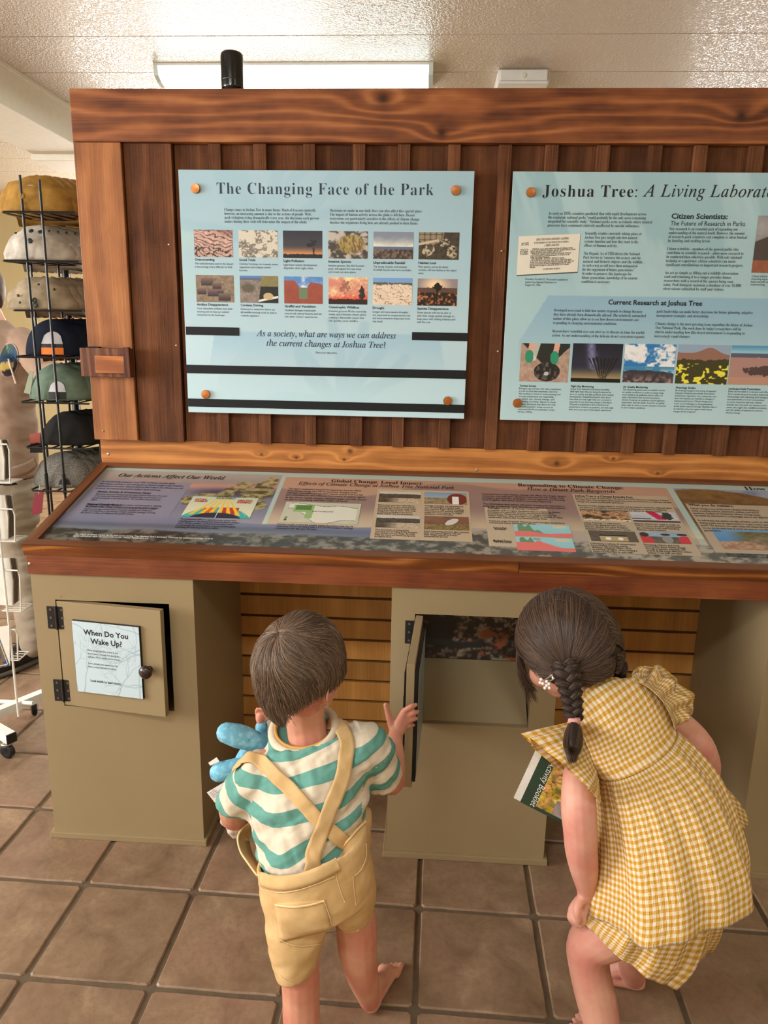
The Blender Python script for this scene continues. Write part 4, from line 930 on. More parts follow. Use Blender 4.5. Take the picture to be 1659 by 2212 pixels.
# printed panel
PA = Plane(PS.w(fw, .028, -.010), (1, 0, 0), uy); PL, PH = LW-2*fw, DL-.048
def CA(cx, cy): return (40+cx/2.5136, 990+cy/2.5136)
def CB(cx, cy): return (600+cx/2.765, 1010+cy/2.765)
def CC(cx, cy): return (1050+cx/2.724, 1010+cy/2.724)
def uvp(p): return PA.px(*p)
gA0, gA1 = uvp(CA(470, 65)); gA2, _ = uvp(CA(1430, 108)); gB0, gB1 = uvp(CA(1452, 100)); gB2, _ = uvp(CC(1052, 104)); gC0, _ = uvp(CC(1086, 104))
lf = np.linspace
def panel_bg(s_, t_):
    u = s_*PL; v = t_; n = fbm(u*9, v*5, 61, 5, .6); n2 = fbm(u*40, v*26, 62, 4, .65); n3 = fbm(u*3, v*1.2, 63)
    c = mixc(C(238, 222, 176), C(176, 196, 190), sst(v+.25*sst(u, 0, .25), .30, .75))                      # margin
    inA = (u > gA0)*(u < gA2)*(v*PH < gA1+.004); inB = (u > gB0)*(u < gB2)*(v*PH < gB1); inC = (u > gC0)*(v*PH < gB1)
    top = gA1/PH
    a = mixc(C(126, 127, 148), C(144, 138, 138), sst(v, .45, .85)); a = mixc(a, C(168, 168, 160), sst(v, .78, 1.0))
    a = mixc(a, C(206, 150, 132), np.exp(-((v-.80+.05*n3)/.045)**2)*sst(u, gA0+.05, gA0+.2)*.85)
    a = mixc(a, C(58, 60, 92), np.exp(-((v-.70+.10*(n3-.5))/.06)**2)*sst(u, gA0+.28, gA0+.42)*.9)
    a = mixc(a, C(184, 172, 176), (1-sst(v, .25, .5))*sst(u, .1, .5)*.55)
    cact = np.zeros(u.shape)
    for (cu, cv, ru, rv) in ((.60, .78, .022, .10), (.545, .80, .03, .05), (.515, .72, .03, .05), (.565, .70, .04, .05), (.625, .86, .022, .08), (.50, .66, .03, .05), (.585, .62, .04, .08), (.45, .64, .05, .03), (.62, .70, .03, .09), (.40, .56, .03, .06), (.61, .52, .035, .07)):
        d = np.hypot((u-gA0+.06-cu)/ru, (v-cv)/rv); cact = np.maximum(cact, 1-sst(d+.25*(n2-.5), .75, 1.05))
    a = mixc(a, mixc(C(78, 74, 50), C(172, 160, 116), sst(n2, .35, .65)), cact)
    b = mixc(C(196, 172, 146), C(186, 150, 130), sst(v, .3, .9)); hill = .80+.10*np.sin(u*5.3+1)+.05*np.sin(u*13)
    b = mixc(b, C(142, 118, 116), (1-sst(v, hill-.02, hill+.02))*sst(v, .3, .6)*.8); b = mixc(b, C(204, 184, 156), (1-sst(v, .25, .55))*.8)
    cgen = mixc(C(150, 166, 190), C(120, 136, 166), sst(n, .4, .6)); hc = .93-.35*(u-gC0-.08)**2*8-.1*np.clip(gC0+.05-u, 0, 1)
    cgen = mixc(cgen, mixc(C(84, 62, 40), C(150, 120, 76), n2), (v < hc)*1.)
    cgen = mixc(cgen, mixc(C(150, 130, 108), C(190, 168, 140), n), (1-sst(v, .15, .5))*.8)
    c = mixc(c, a, inA); c = mixc(c, b, inB); c = mixc(c, cgen, inC)
    ridge = .335+.07*fbm(u*4, u*0+.3, 71, 4)+.03*np.sin(u*6)-.06*sst(u, .2, .5)
    c = mixc(c, mixc(C(112, 116, 146), C(132, 134, 156), sst(v, .2, .35)), (1-sst(v, ridge-.008, ridge+.008))*(1-.75*sst(u, .9, 1.3)))
    c = mixc(c, mixc(C(132, 140, 160), C(96, 100, 112), sst(v, .14, .24)), (1-sst(v, .22, .27))*(1-sst(u, .5, 1.3)))
    gr = .145+.05*fbm(u*7, u*0+.1, 73, 4)+.10*np.exp(-((u-1.22)/.06)**2)+.03*sst(u, .6, 1.2)
    c = mixc(c, mixc(mixc(C(44, 44, 40), C(96, 92, 84), u/1.6), mixc(C(104, 104, 96), C(176, 166, 150), u/1.6), sst(n2, .36, .68)), 1-sst(v, gr-.015, gr+.015))
    return c
picture('printed_panel', PA, 0, 0, PL, PH, panel_bg, 900, 150, vcol('sloping_print_satin', .28, .5), sh, .0002)
def block(p0, p1, col, h=.0005, S=None, skew=0.0):
    u0, v1 = uvp(S(*p0)); u1, v0 = uvp(S(*p1)); u1 = max(u1, u0+.01)
    return u0, v0, u1, v1
def brect(S, tl, tr, bl, col, name='tinted_block', h=.0005):
    """a tinted box from its top-left, top-right and bottom-left pixels"""
    u0, v1 = uvp(S(*tl)); u1, _ = uvp(S(*tr)); ub_, v0 = uvp(S(*bl))
    quad(name, PA, [(u0, v0), (u1, v0), (u1, v1), (u0, v1)], h, plain('print_tint', col, .35, .45, 0, .02), sh); return u0, v0, u1, v1
brect(CA, (450, 118), (935, 140), (300, 300), (138, 137, 156))
brect(CB, (597, 128), (1140, 145), (555, 425), (196, 174, 146))
brect(CB, (1235, 237), (1610, 252), (1262, 470), (198, 178, 152))
brect(CC, (505, 155), (1060, 165), (610, 500), (190, 172, 148))
brect(CC, (1170, 212), (1659, 228), (1320, 500), (186, 168, 146))
def TS(body, S, x0, y0, x1, size, key='shb', **kw):
    u0, v = uvp(S(x0, y0)); u1, _ = uvp(S(x1, y0)); text(key, PA, body, u0, v, size, u1=u1, h=.0011, **kw)
TS(serif_it('Our Actions Affect Our World', False), CA, 539, 100, 1125, .034, 'sht', off=.010)
TS(serif('Global Change, Local Impact:'), CB, 318, 88, 868, .029, 'sht')
TS(serif_it('Effects of Climate Change at Joshua Tree National Park'), CB, 120, 103, 1055, .029, 'sht', off=.006)
TS(serif('Responding to Climate Change:'), CC, 187, 111, 800, .029, 'sht')
TS(serif_it('How a Desert Park Responds'), CC, 240, 135, 755, .029, 'sht', off=.006)
u0, v = uvp(CC(1527, 133)); text('sht', PA, serif('How You Can Help'), u0, v, .034, h=.0011, off=-.01, xs=1.0)
TS('What you do matters.', CC, 1192, 226, 1452, .020, 'sht', off=.016)
def PB(S, cx, cy, dcy, lines, cx1, size, fn=None, key='shb', off=.006):
    x, y = S(cx, cy); x1, _ = S(cx1, cy); u0, v0 = uvp((x, y)); u1, _ = uvp((x1, y)); _, v2 = uvp(S(cx, cy+dcy)); dv = v0-v2
    # later lines start where the left margin falls in the place, straight down the panel
    L = max(len(l) for l in lines)
    for i, l in enumerate(lines):
        if l.strip(): text(key, PA, (fn or (lambda q: q))(l), u0, v0-dv*i, size, u1=u0+(u1-u0)*len(l)/L, h=.0011, off=off)
PB(CA, 450, 130, 12.4, ['An overwhelming consensus\u2014over 97%\u2014of climate scientists agree', "that human activity is the driving force behind today's rate of global", 'temperature increase. Natural factors that impact the climate are still', "at work, but cannot account for today's rapid warming."], 915, .0145)
TS('Human Activity & Greenhouse Gases', CA, 426, 186, 722, .017, off=.018)
PB(CA, 418, 198, 10.8, ['Emissions from the widespread burning of fossil fuels since the start', 'of the Industrial Revolution have increased the concentration of', 'greenhouse gases in the atmosphere. This amplifies the greenhouse', 'effect.', '', 'Human activity is affecting the land, oceans, and atmosphere, altering', 'the balance of the climate system and causing global climate changes.'], 820, .0132)
TS('Natural Climate Factors', CA, 370, 255, 562, .017, off=.018)
PB(CA, 362, 268, 10.6, ['Natural (and often cyclical) processes such as ocean currents, volcanic', 'eruptions, geologic events such as mountain building and continental', 'uplift, and variations in the amount of solar radiation (energy) reaching', "the Earth's surface all influence the global climate."], 765, .0132)
PB(CA, 303, 417, 9.5, ["The effects of climate change can be seen across Joshua Tree National Park's landscape. Creosote has expanded its range north to", 'higher elevations since the end of the cooler, wetter Pleistocene era.'], 1068, .0132, key='shw')
PB(CA, 875, 334, 11, ['The greenhouse effect is a natural process where heat-', "trapping gases in the atmosphere keep the Earth's surface", 'warm. Human activities\u2014primarily burning fossil fuels\u2014', 'are increasing the concentration of some of these gases,', 'amplifying the natural greenhouse effect.'], 1205, .0132)
PB(CB, 62, 131, 12.3, ['The desert southwest is expected to experience dramatic effects', 'from climate change that will increase heat, drought, insect', 'outbreaks, and wildfire among other impacts. Joshua Tree is a hot', 'spot of biodiversity with influence from several ecological regions.'], 535, .0145)
PB(CB, 42, 183, 12.3, ['As the climate rapidly changes, habitable ranges will shift. Species', 'not able to move along with their ranges will perish.'], 532, .0145)
PB(CB, -5, 343, 12, ['Current models predict the suitable habitat for Joshua trees may be', 'reduced by 90% in the future with a 3\u00b0C (5.4\u00b0F) increase in average', 'temperature over the next 100 years.'], 452, .014)
for (x, y, x1, ls) in ((600, 228, 828, ['Pinyon pines are more vulnerable to', 'fatal attacks from the native pinyon', 'ips beetle (Ips confusus) while under', 'stress from lack of water. With drier', 'conditions probable in the future,', 'beetle attacks may be devastating.']), (877, 232, 1108, ['Average overnight low temperatures', 'are increasing at a faster rate', 'than daytime highs. Rarer freezing', 'temperatures are pushing habitable', 'ranges for some species to higher', 'elevations and latitudes.']), (583, 376, 835, ['New generations of young Joshua', 'trees are not surviving in the southern', 'part of their current range. As older', 'trees die, there are fewer young ones', 'to replace them.']), (873, 385, 1140, ['Some heat-loving species, like creosote', 'bush and desert iguana, will see', 'their ranges expand as hotter', 'temperatures prevail.'])):
    PB(CB, x, y, 10.2, ls, x1, .0132)
PB(CC, -25, 160, 11.4, ['Scientists know that climate change will affect this fragile desert', "ecosystem, but they don't yet know what exactly will change. Park", 'biologists, geoscientists, ecologists, and management are working', 'hard to gather data about what is currently happening.', '', 'The information they gather will assist management decisions in', 'planning, protection, and identifying areas of special interest.'], 466, .0142)
TS('Refugia:', CC, 10, 243, 85, .017, off=.016); TS('Islands of Special Concern', CC, 90, 246, 305, .017)
PB(CC, 8, 256, 10.2, ['As habitats shift to higher elevations due to a warming climate,', 'individuals of a particular species may become isolated on', 'mountaintops. These habitat islands\u2014or refugia\u2014serve as safe', 'harbor; however, they are highly susceptible to wildfire or other', 'catastrophic events that may devastate large areas.', '', 'These are areas of special interest to park managers as places to', 'concentrate future conservation efforts.'], 440, .0132)
TS('Joshua Tree is a Climate Friendly Park', CC, 522, 172, 862, .017, off=.018)
PB(CC, 526, 183, 11, ['Joshua Tree is one of more than 120 units of the Park Service to become a Climate', 'Friendly Park. This program gives parks the tools and resources to address climate', 'change and ensure sustainable operations.', '', 'Because of their unique place in society and protected resources, national parks', 'can serve as a model for communities and individuals to follow in reducing', 'greenhouse gas emissions and minimizing the effects of climate change.'], 1072, .0132)
for (x, y, x1, ls) in ((574, 330, 835, ['Joshua Tree has 17 solar power', 'systems that generate zero-carbon', 'electric power for park facilities', 'including Cottonwood Visitor Center.']), (875, 336, 1135, ['Hybrid vehicles are used in order to', "further reduce the park's greenhouse", 'gas emissions from staff traveling', 'between work locations.']), (615, 452, 878, ['Cultivating a culture of conservation', 'by promoting recycling, energy', 'efficiency, and good habits\u2014such', 'as turning off lights when leaving a', 'room\u2014is important to park staff.']), (930, 460, 1185, ['Educating visitors and local', 'communities about climate change', 'through programs, outreach, and', 'events is the most effective action', 'Joshua Tree staff can take.'])):
    PB(CC, x, y, 11.4, ls, x1, .0135)
PB(CC, 1202, 246, 13.5, ['Climate change is one of the most complex issues facing us', 'today, involving science, economics, politics, and moral', 'questions. Despite its complexity, climate change issues', 'can easily be addressed in a meaningful way to our daily lives.', '', 'As individuals, the actions we take at home, work, or while', 'visiting a park are an opportunity to create a more sustainable', 'world. The decisions we make today will impact the future; together', 'we can decide what kind of world we leave to our children and', 'grandchildren.'], 1659, .0150)
PB(CC, 1413, 513, 12, ['Actions we take today as a nation can help', "protect the desert's plants and animals."], 1700, .014)
def ph(S, x0, y0, x1, yb3, kind, nx=90, ny=50):
    u0, v1 = uvp(S(x0, y0)); u1, _ = uvp(S(x1, y0)); _, v0 = uvp(S(x0, yb3)); picture('photograph', PA, u0, v0, u1, v1, scene(kind), nx, ny, M_pic, sh, .0009)
ph(CB, 610, 142, 855, 207, 'desertwide'); ph(CB, 877, 148, 1124, 217, 'cactus'); ph(CB, 593, 284, 850, 358, 'desertwide'); ph(CB, 876, 290, 1138, 370, 'lizard')
ph(CC, 553, 252, 822, 312, 'rockpile'); ph(CC, 840, 257, 1105, 318, 'car'); ph(CC, 598, 370, 868, 432, 'bins'); ph(CC, 893, 378, 1168, 442, 'ranger'); ph(CC, 1322, 362, 1720, 478, 'tortoise_land', 120, 60)
# greenhouse diagram
u0, v1 = uvp(CA(950, 207)); u1, _ = uvp(CA(1303, 222)); _, v0 = uvp(CA(880, 318))
def green(s_, t_):
    c = mixc(C(236, 226, 190), C(190, 202, 178), t_); e = np.hypot((s_-.5)/.62, (t_+.62)/1.12); c = mixc(c, C(64, 176, 172), (e < 1)*1.)
    a = np.arctan2(s_-.5, t_+.02)
    c = mixc(c, C(226, 96, 40), (np.abs(s_-.36) < .10*np.clip(t_*2+.3, 0, 1))*(t_ < .45)*1.); c = mixc(c, C(196, 52, 36), (np.abs(s_-.66) < .13*np.clip(t_*2+.3, 0, 1))*(t_ < .5)*1.)
    ra_ = (np.sin((s_-.5)/(1.15-t_)*46) > .1)*(np.abs((s_-.5)/(1.15-t_)) < .42)*(t_ > .12)*(t_ < .93); c = mixc(c, C(238, 196, 60), ra_*1.)
    e2 = np.hypot((s_-.5)/.40, (t_+.12)/.36); c = mixc(c, C(44, 48, 62), (e2 < 1)*1.); return mixc(c, C(240, 240, 240), (np.abs(s_-.5) < .006)*(t_ < .5))
picture('diagram', PA, u0, v0, u1, v1, green, 120, 70, M_pic, sh, .0009)
for (s_, a_, b_, c_, k_) in (('SOLAR ENERGY', .36, .90, .66, 'shg'), ('NATURAL', .06, .80, .24, 'shr'), ('WARMING', .06, .71, .26, 'shr'), ('AMPLIFIED', .70, .80, .93, 'shr'), ('WARMING', .70, .71, .92, 'shr')):
    text(k_, PA, s_, u0+(u1-u0)*a_, v0+(v1-v0)*(b_), .017, u1=u0+(u1-u0)*c_, h=.0013, off=.02)
# range map
u0, v1 = uvp(CB(52, 205)); u1, _ = uvp(CB(500, 218)); _, v0 = uvp(CB(10, 325))
def rmap(s_, t_):
    n = fbm(s_*5, t_*4, 81, 3); c = mixc(C(206, 204, 182), C(190, 190, 168), n); x = s_; lo = .62-.55*sst(x, .05, .5)+.10*np.sin(x*9); up = .90-.1*sst(x, .4, .6)+.05*np.sin(x*11)
    ins = (t_ > lo)*(t_ < up)*(x > .06)*(x < .96); c = mixc(c, C(222, 220, 204), ins*1.); c = mixc(c, C(120, 120, 112), ((np.abs(t_-lo) < .012)+(np.abs(t_-up) < .012) > 0)*(x > .06)*(x < .96)*1.)
    c = mixc(c, C(150, 182, 122), (x > .13)*(x < .40)*(t_ > .5-.3*(x > .3))*(t_ < .86)*1.); c = mixc(c, C(86, 130, 62), (x > .15)*(x < .36)*(t_ > .6)*(t_ < .84)*1.)
    for (a, b, cc) in ((.22, .30, C(150, 182, 122)), (.15, .22, C(120, 130, 62)), (.07, .14, C(60, 82, 50))): c = mixc(c, cc, (x > .05)*(x < .09)*(t_ > a)*(t_ < b)*1.)
    return c
picture('range_map', PA, u0, v0, u1, v1, rmap, 120, 60, M_pic, sh, .0009)
text('shb', PA, 'Joshua Tree National Park', u0+(u1-u0)*.38, v0+(v1-v0)*.52, .012, h=.0013, u1=u0+(u1-u0)*.66)
# two eco-zone charts
for (y0, y1, peak) in ((332, 402, 0), (409, 487, 1)):
    u0, v1 = uvp(CC(160 if not peak else 172, y0)); u1, _ = uvp(CC(487 if not peak else 505, y0+8)); _, v0 = uvp(CC(172, y1))
    def chart(s_, t_, peak=peak):
        hill = .78*np.exp(-((s_-.12)/.09)**2)+.70*np.exp(-((s_-.27)/.06)**2)+.35*np.exp(-((s_-.42)/.08)**2)+.30*(1-s_); low = .38-.10*sst(s_, .2, .6)+.04*np.sin(s_*8)
        if peak: low = .62-.35*sst(s_, .45, .8)+.16*np.exp(-((s_-.40)/.05)**2)
        c = mixc(C(150, 202, 212), C(160, 210, 218), t_); c = mixc(c, C(112, 150, 112), (t_ < np.maximum(hill, low))*(t_ > low)*(s_ > .06)*1.); c = mixc(c, C(232, 122, 118), (t_ < low)*1.)
        return mixc(c, C(216, 206, 176), (s_ > .70)*(s_ < .94)*(t_ > .74)*(t_ < .94)*1.)
    picture('chart', PA, u0, v0, u1, v1, chart, 100, 40, M_pic, sh, .0009)
for i, (s_, x, y, x1) in enumerate((('Current Park', 42, 360, 123), ('Eco-zones', 52, 368, 115), ('Modeled Future', 42, 436, 150), ('Park Eco-zones', 48, 443, 150))): TS(s_, CC, x, y, x1, .014, off=.02)
TS('refugium', CC, 278, 425, 322, .013)
flush_text({'sht': ('printed_heading', M_ink, sh), 'shb': ('printed_text', M_ink, sh), 'shw': ('printed_footnote', plain('white_ink', (225, 225, 220), .4), sh), 'shg': ('diagram_title', plain('grey_ink', (96, 100, 92), .4), sh), 'shr': ('diagram_labels', plain('red_ink', (190, 40, 36), .4), sh)})
# ------------------------------------------------------------------ figures: helpers
def spline(P, n):
    """Catmull-Rom through rows of P (any width), n samples per span"""
    P = np.asarray(P, float); Q = np.vstack([2*P[0]-P[1], P, 2*P[-1]-P[-2]]); out = []
    for i in range(len(P)-1):
        for k in range(n):
            t = k/n; a, b, c, d = Q[i], Q[i+1], Q[i+2], Q[i+3]
            out.append(.5*((2*b)+(-a+c)*t+(2*a-5*b+4*c-d)*t*t+(-a+3*b-3*c+d)*t**3))
    out.append(P[-1]); return np.array(out)
def limb(mb, pts, n=4, seg=14, flat=1.0):
    """tapering limb: pts = [(x, y, Y, r)] pixel + depth, or [(X, Y, Z, r)] when 'w'; rounded ends"""
    P = []
    for p in pts:
        P.append(list(at(p[0], p[1], p[2]))+[p[3]] if abs(p[0]) > 5 else list(p))
    S = spline(P, n); r = np.maximum(S[:, 3], .001); C_ = S[:, :3]
    d0 = C_[0]-C_[1]; d0 /= np.linalg.norm(d0); d1 = C_[-1]-C_[-2]; d1 /= np.linalg.norm(d1)
    pre = [C_[0]+d0*r[0]*k for k in (.95, .75, .4)]; pr = [r[0]*k for k in (.28, .66, .92)]
    post = [C_[-1]+d1*r[-1]*k for k in (.4, .75, .95)]; qr = [r[-1]*k for k in (.92, .66, .28)]
    mb.tube(pre+list(C_)+post, pr+list(r)+qr, seg); return mb
def ball(mb, c, rx, ry=None, rz=None, R=None, seg=16):
    ry = ry or rx; rz = rz or rx; V = []; F = []; n = seg//2
    for i in range(n+1):
        th = math.pi*min(max(i/n, .02), .98)
        for k in range(seg):
            ph = 2*math.pi*k/seg; v = np.array([rx*math.sin(th)*math.cos(ph), ry*math.sin(th)*math.sin(ph), rz*math.cos(th)])
            V.append(np.asarray(c) + (R.T @ v if R is not None else v))
    for i in range(n):
        for k in range(seg): F.append((i*seg+k, i*seg+(k+1) % seg, (i+1)*seg+(k+1) % seg, (i+1)*seg+k))
    F.append(tuple(range(seg))); F.append(tuple((n)*seg+k for k in range(seg-1, -1, -1)))
    return mb.add(V, F)
def rings_from(specs):
    """specs: (xl, yl, xr, yr, Y, depth[, Yr]) silhouettes -> centre, half-width vector, depth vector"""
    Cs = []; As = []; D = []
    for s in specs:
        L = at(s[0], s[1], s[4]); R = at(s[2], s[3], s[6] if len(s) > 6 and s[6] is not None else s[4]); Cs.append((L+R)/2); As.append((R-L)/2); D.append(s[5])
    Cs = np.array(Cs); As = np.array(As); D = np.array(D); out = []
    for i in range(len(Cs)):
        t = Cs[min(i+1, len(Cs)-1)]-Cs[max(i-1, 0)]; b = np.cross(t, As[i]); b /= np.linalg.norm(b)
        if b[1] > 0: b = -b            # towards the photographer
        out.append((Cs[i], As[i], b*D[i]))
    return out
def refine(rg, n):
    P = np.array([np.concatenate(r) for r in rg]); S = spline(P, n); return [(s[:3], s[3:6], s[6:9]) for s in S]
def loft(mb, rg, seg=28, cap0=True, cap1=True, mod=None, round_=True):
    R_ = list(rg)
    if round_ and cap0:
        c, a, b = R_[0]; t = R_[0][0]-R_[1][0]; t = t/max(np.linalg.norm(t), 1e-9)*min(np.linalg.norm(a), np.linalg.norm(b)); R_ = [(c+t*.55, a*.35, b*.35), (c+t*.35, a*.75, b*.75)]+R_
    if round_ and cap1:
        c, a, b = R_[-1]; t = R_[-1][0]-R_[-2][0]; t = t/max(np.linalg.norm(t), 1e-9)*min(np.linalg.norm(a), np.linalg.norm(b)); R_ = R_+[(c+t*.35, a*.75, b*.75), (c+t*.55, a*.35, b*.35)]
    V = []; F = []
    for i, (c, a, b) in enumerate(R_):
        for k in range(seg):
            th = 2*math.pi*k/seg; p = c+a*math.cos(th)+b*math.sin(th)
            if mod is not None: p = p+mod(i/(len(R_)-1), th, a, b)
            V.append(p)
    for i in range(len(R_)-1):
        for k in range(seg): F.append((i*seg+k, i*seg+(k+1) % seg, (i+1)*seg+(k+1) % seg, (i+1)*seg+k))
    if cap0: F.append(tuple(range(seg-1, -1, -1)))
    if cap1: F.append(tuple((len(R_)-1)*seg+k for k in range(seg)))
    mb.add(V, F); return mb
def qn(a, b, s_):
    return .5+.27*math.sin(a*2.1+s_+1.4*math.sin(b*1.7+s_))+.23*math.sin(b*3.1+2.3*s_+1.2*math.sin(a*1.3))
def ring4(L, R, N):
    L, R, N = at(*L), at(*R), at(*N); c = (L+R)/2; return (c, (R-L)/2, N-c)
def fuse(mb, voxel, it=6, fac=.5):
    """one continuous surface out of overlapping closed volumes -> (V, faces, normals)"""
    me = bpy.data.meshes.new('tmp'); me.from_pydata(np.concatenate(mb.V).tolist(), [], mb.F); me.update()
    o = bpy.data.objects.new('tmp', me); COL.objects.link(o)
    m_ = o.modifiers.new('r', 'REMESH'); m_.mode = 'VOXEL'; m_.voxel_size = voxel; m_.adaptivity = 0
    s_ = o.modifiers.new('s', 'SMOOTH'); s_.factor = fac; s_.iterations = it
    dg = bpy.context.evaluated_depsgraph_get(); dg.update(); ev = bpy.data.meshes.new_from_object(o.evaluated_get(dg))
    n = len(ev.vertices); V = np.zeros(n*3); ev.vertices.foreach_get('co', V); V = V.reshape(-1, 3)
    N = np.zeros(n*3); ev.vertices.foreach_get('normal', N); N = N.reshape(-1, 3)
    F = [tuple(p.vertices) for p in ev.polygons]
    bpy.data.objects.remove(o); bpy.data.meshes.remove(me); bpy.data.meshes.remove(ev); return V, F, N
def put_attr(o, name, val, vec=False):
    me = o.data
    if vec: a = me.attributes.new(name, 'FLOAT_VECTOR', 'POINT'); a.data.foreach_set('vector', np.asarray(val, 'f').ravel())
    else: a = me.attributes.new(name, 'FLOAT', 'POINT'); a.data.foreach_set('value', np.asarray(val, 'f').ravel())
def bvh(V, F): return BVHTree.FromPolygons([Vector(v) for v in V], F)
def hit(tree, x, y, fallback=-1.05):
    h = tree.ray_cast(Vector(CAM), Vector(ray(x, y)))
    if h[0] is None:
        p = at(x, y, fallback); n_ = tree.find_nearest(Vector(p)); return np.array(n_[0]), np.array(n_[1])
    n = np.array(h[1]); n = n if np.dot(n, ray(x, y)) < 0 else -n
    return np.array(h[0]), n
def ribbon(name, tree, path, width, mat, parent, off=.003, thick=.002, nsp=5, across=5, wfun=None):
    """a strap, band or seam lying on a surface, along pixels; real thickness"""
    S = spline([p[:2] for p in path], nsp); H = [hit(tree, x, y, path[0][2] if len(path[0]) > 2 else -1.05) for x, y in S]
    P = np.array([h[0] for h in H]); N = np.array([h[1] for h in H])
    for _ in range(3):
        P[1:-1] = (P[:-2]+2*P[1:-1]+P[2:])/4; N[1:-1] = (N[:-2]+N[1:-1]+N[2:])/3
    N /= np.linalg.norm(N, axis=1)[:, None]; T_ = np.gradient(P, axis=0); T_ /= np.linalg.norm(T_, axis=1)[:, None]+1e-9
    B = np.cross(N, T_); B /= np.linalg.norm(B, axis=1)[:, None]+1e-9; V = []; n = len(P)
    for side in (1, 0):
        for i in range(n):
            w = width*(wfun(i/(n-1)) if wfun else 1.0)
            for k in range(across):
                q = -.5+k/(across-1); base = P[i]+B[i]*w*q
                nr = tree.find_nearest(Vector(base)); sp = np.array(nr[0]) if nr[0] is not None else base
                dd = np.dot(base-sp, N[i]); base = base - N[i]*min(max(dd, -.004), .004)
                V.append(base + N[i]*(off+(thick if side else 0)))
    F = []; A = across; o_ = n*A
    for i in range(n-1):
        for k in range(A-1):
            F.append((i*A+k, i*A+k+1, (i+1)*A+k+1, (i+1)*A+k)); F.append((o_+i*A+k+1, o_+i*A+k, o_+(i+1)*A+k, o_+(i+1)*A+k+1))
        F.append((i*A, (i+1)*A, o_+(i+1)*A, o_+i*A)); F.append(((i+1)*A+A-1, i*A+A-1, o_+i*A+A-1, o_+(i+1)*A+A-1))
    for i in (0, n-1):
        for k in range(A-1): F.append((i*A+k, o_+i*A+k, o_+i*A+k+1, i*A+k+1))
    return mesh(name, V, F, mat, parent, True)
def patch(name, tree, quad4, mat, parent, off=.0025, n=12):
    """a sewn-on patch: corners in pixels, laid on the surface"""
    a, b, c, d = [np.array(q, float) for q in quad4]; V = []
    for lay in (off, -.001):
        for i in range(n+1):
            for j in range(n+1):
                s_, t_ = j/n, i/n; p = (a*(1-s_)+b*s_)*(1-t_)+(d*(1-s_)+c*s_)*t_
                h, nn_ = hit(tree, *p); V.append(h+nn_*lay)
    m_ = n+1; o_ = m_*m_; F = [(i*m_+j, i*m_+j+1, (i+1)*m_+j+1, (i+1)*m_+j) for i in range(n) for j in range(n)]
    for i in range(n):
        F.append((i*m_, (i+1)*m_, o_+(i+1)*m_, o_+i*m_)); F.append(((i+1)*m_+n, i*m_+n, o_+i*m_+n, o_+(i+1)*m_+n))
        F.append((i+1, i, o_+i, o_+i+1)); F.append((n*m_+i, n*m_+i+1, o_+n*m_+i+1, o_+n*m_+i))
    return mesh(name, V, F, mat, parent, True)
def strands(name, paths, radius, mat, parent):
    """hair: every strand a tapering curve"""
    hc = bpy.data.hair_curves.new(name); hc.add_curves([len(p) for p in paths])
    P = (np.concatenate(paths)-org(parent)).astype('f'); hc.attributes['position'].data.foreach_set('vector', P.ravel())
    r = hc.attributes.get('radius') or hc.attributes.new('radius', 'FLOAT', 'POINT')
    rr_ = np.concatenate([np.linspace(1, .35, len(p))*radius for p in paths]).astype('f'); r.data.foreach_set('value', rr_)
    o = bpy.data.objects.new(name, hc); COL.objects.link(o); o.parent = parent; hc.materials.append(mat)
    tag(o, kind='stuff'); return o
def hairmat(name, dark, mid, light):
    t = NT(name, .42, .35); hi = t.n('ShaderNodeHairInfo')
    c = t.ramp(hi.outputs['Random'], [(0, lin(dark)), (.55, lin(mid)), (.9, lin(light))]); t.color(c); return t.m
def skinmat(name, c, red):
    t = NT(name, .5, .35); v = t.coord(); n = t.noise(v, 14, 3); n2 = t.noise(v, 90, 3)
    a = t.mix(t.rng(n, .38, .66), lin(c), lin(red)); a = t.mix(t.rng(n2, .4, .7, 0, .15), a, lin(tuple(x*.88 for x in c))); t.color(a)
    t.b.inputs['Subsurface Weight'].default_value = .12; t.b.inputs['Subsurface Radius'].default_value = (.012, .005, .003); t.b.inputs['Subsurface Scale'].default_value = .6
    t.bump(t.noise(v, 420, 2), .08, .0008); return t.m
def frame(fwd, up=(0, 0, 1)):
    f = np.array(fwd, float); f /= np.linalg.norm(f); r = np.cross(f, up); r /= np.linalg.norm(r); u = np.cross(r, f); return np.array([r, f, u])
def headblobs(mb, c, R, w, d, h):
    """skull, jaw, cheeks, nose, lips, ears; w, d, h = half sizes; R rows: right, forward, up"""
    L = lambda x, y, z: c + R.T @ np.array([x*w, y*d, z*h])
    ball(mb, L(0, -.05, .14), w*.96, d*.96, h*.84, R, 24); ball(mb, L(0, .30, -.30), w*.74, d*.62, h*.62, R, 20)
    ball(mb, L(0, .42, -.72), w*.40, d*.36, h*.26, R); ball(mb, L(0, .20, -.62), w*.6, d*.5, h*.28, R)
    for s in (-1, 1):
        ball(mb, L(.44*s, .58, -.40), w*.28, d*.28, h*.26, R); ball(mb, L(.34*s, .78, -.02), w*.26, d*.10, h*.10, R)
        ball(mb, L(1.0*s, -.05, -.20), w*.10, d*.20, h*.26, R, 12); ball(mb, L(1.0*s, .02, -.40), w*.09, d*.11, h*.10, R, 10)
    ball(mb, L(0, .94, -.28), w*.13, d*.16, h*.11, R, 12); ball(mb, L(0, .86, -.12), w*.09, d*.10, h*.16, R, 12)
    ball(mb, L(0, .84, -.53), w*.22, d*.08, h*.04, R, 12); ball(mb, L(0, .83, -.61), w*.18, d*.08, h*.045, R, 12)
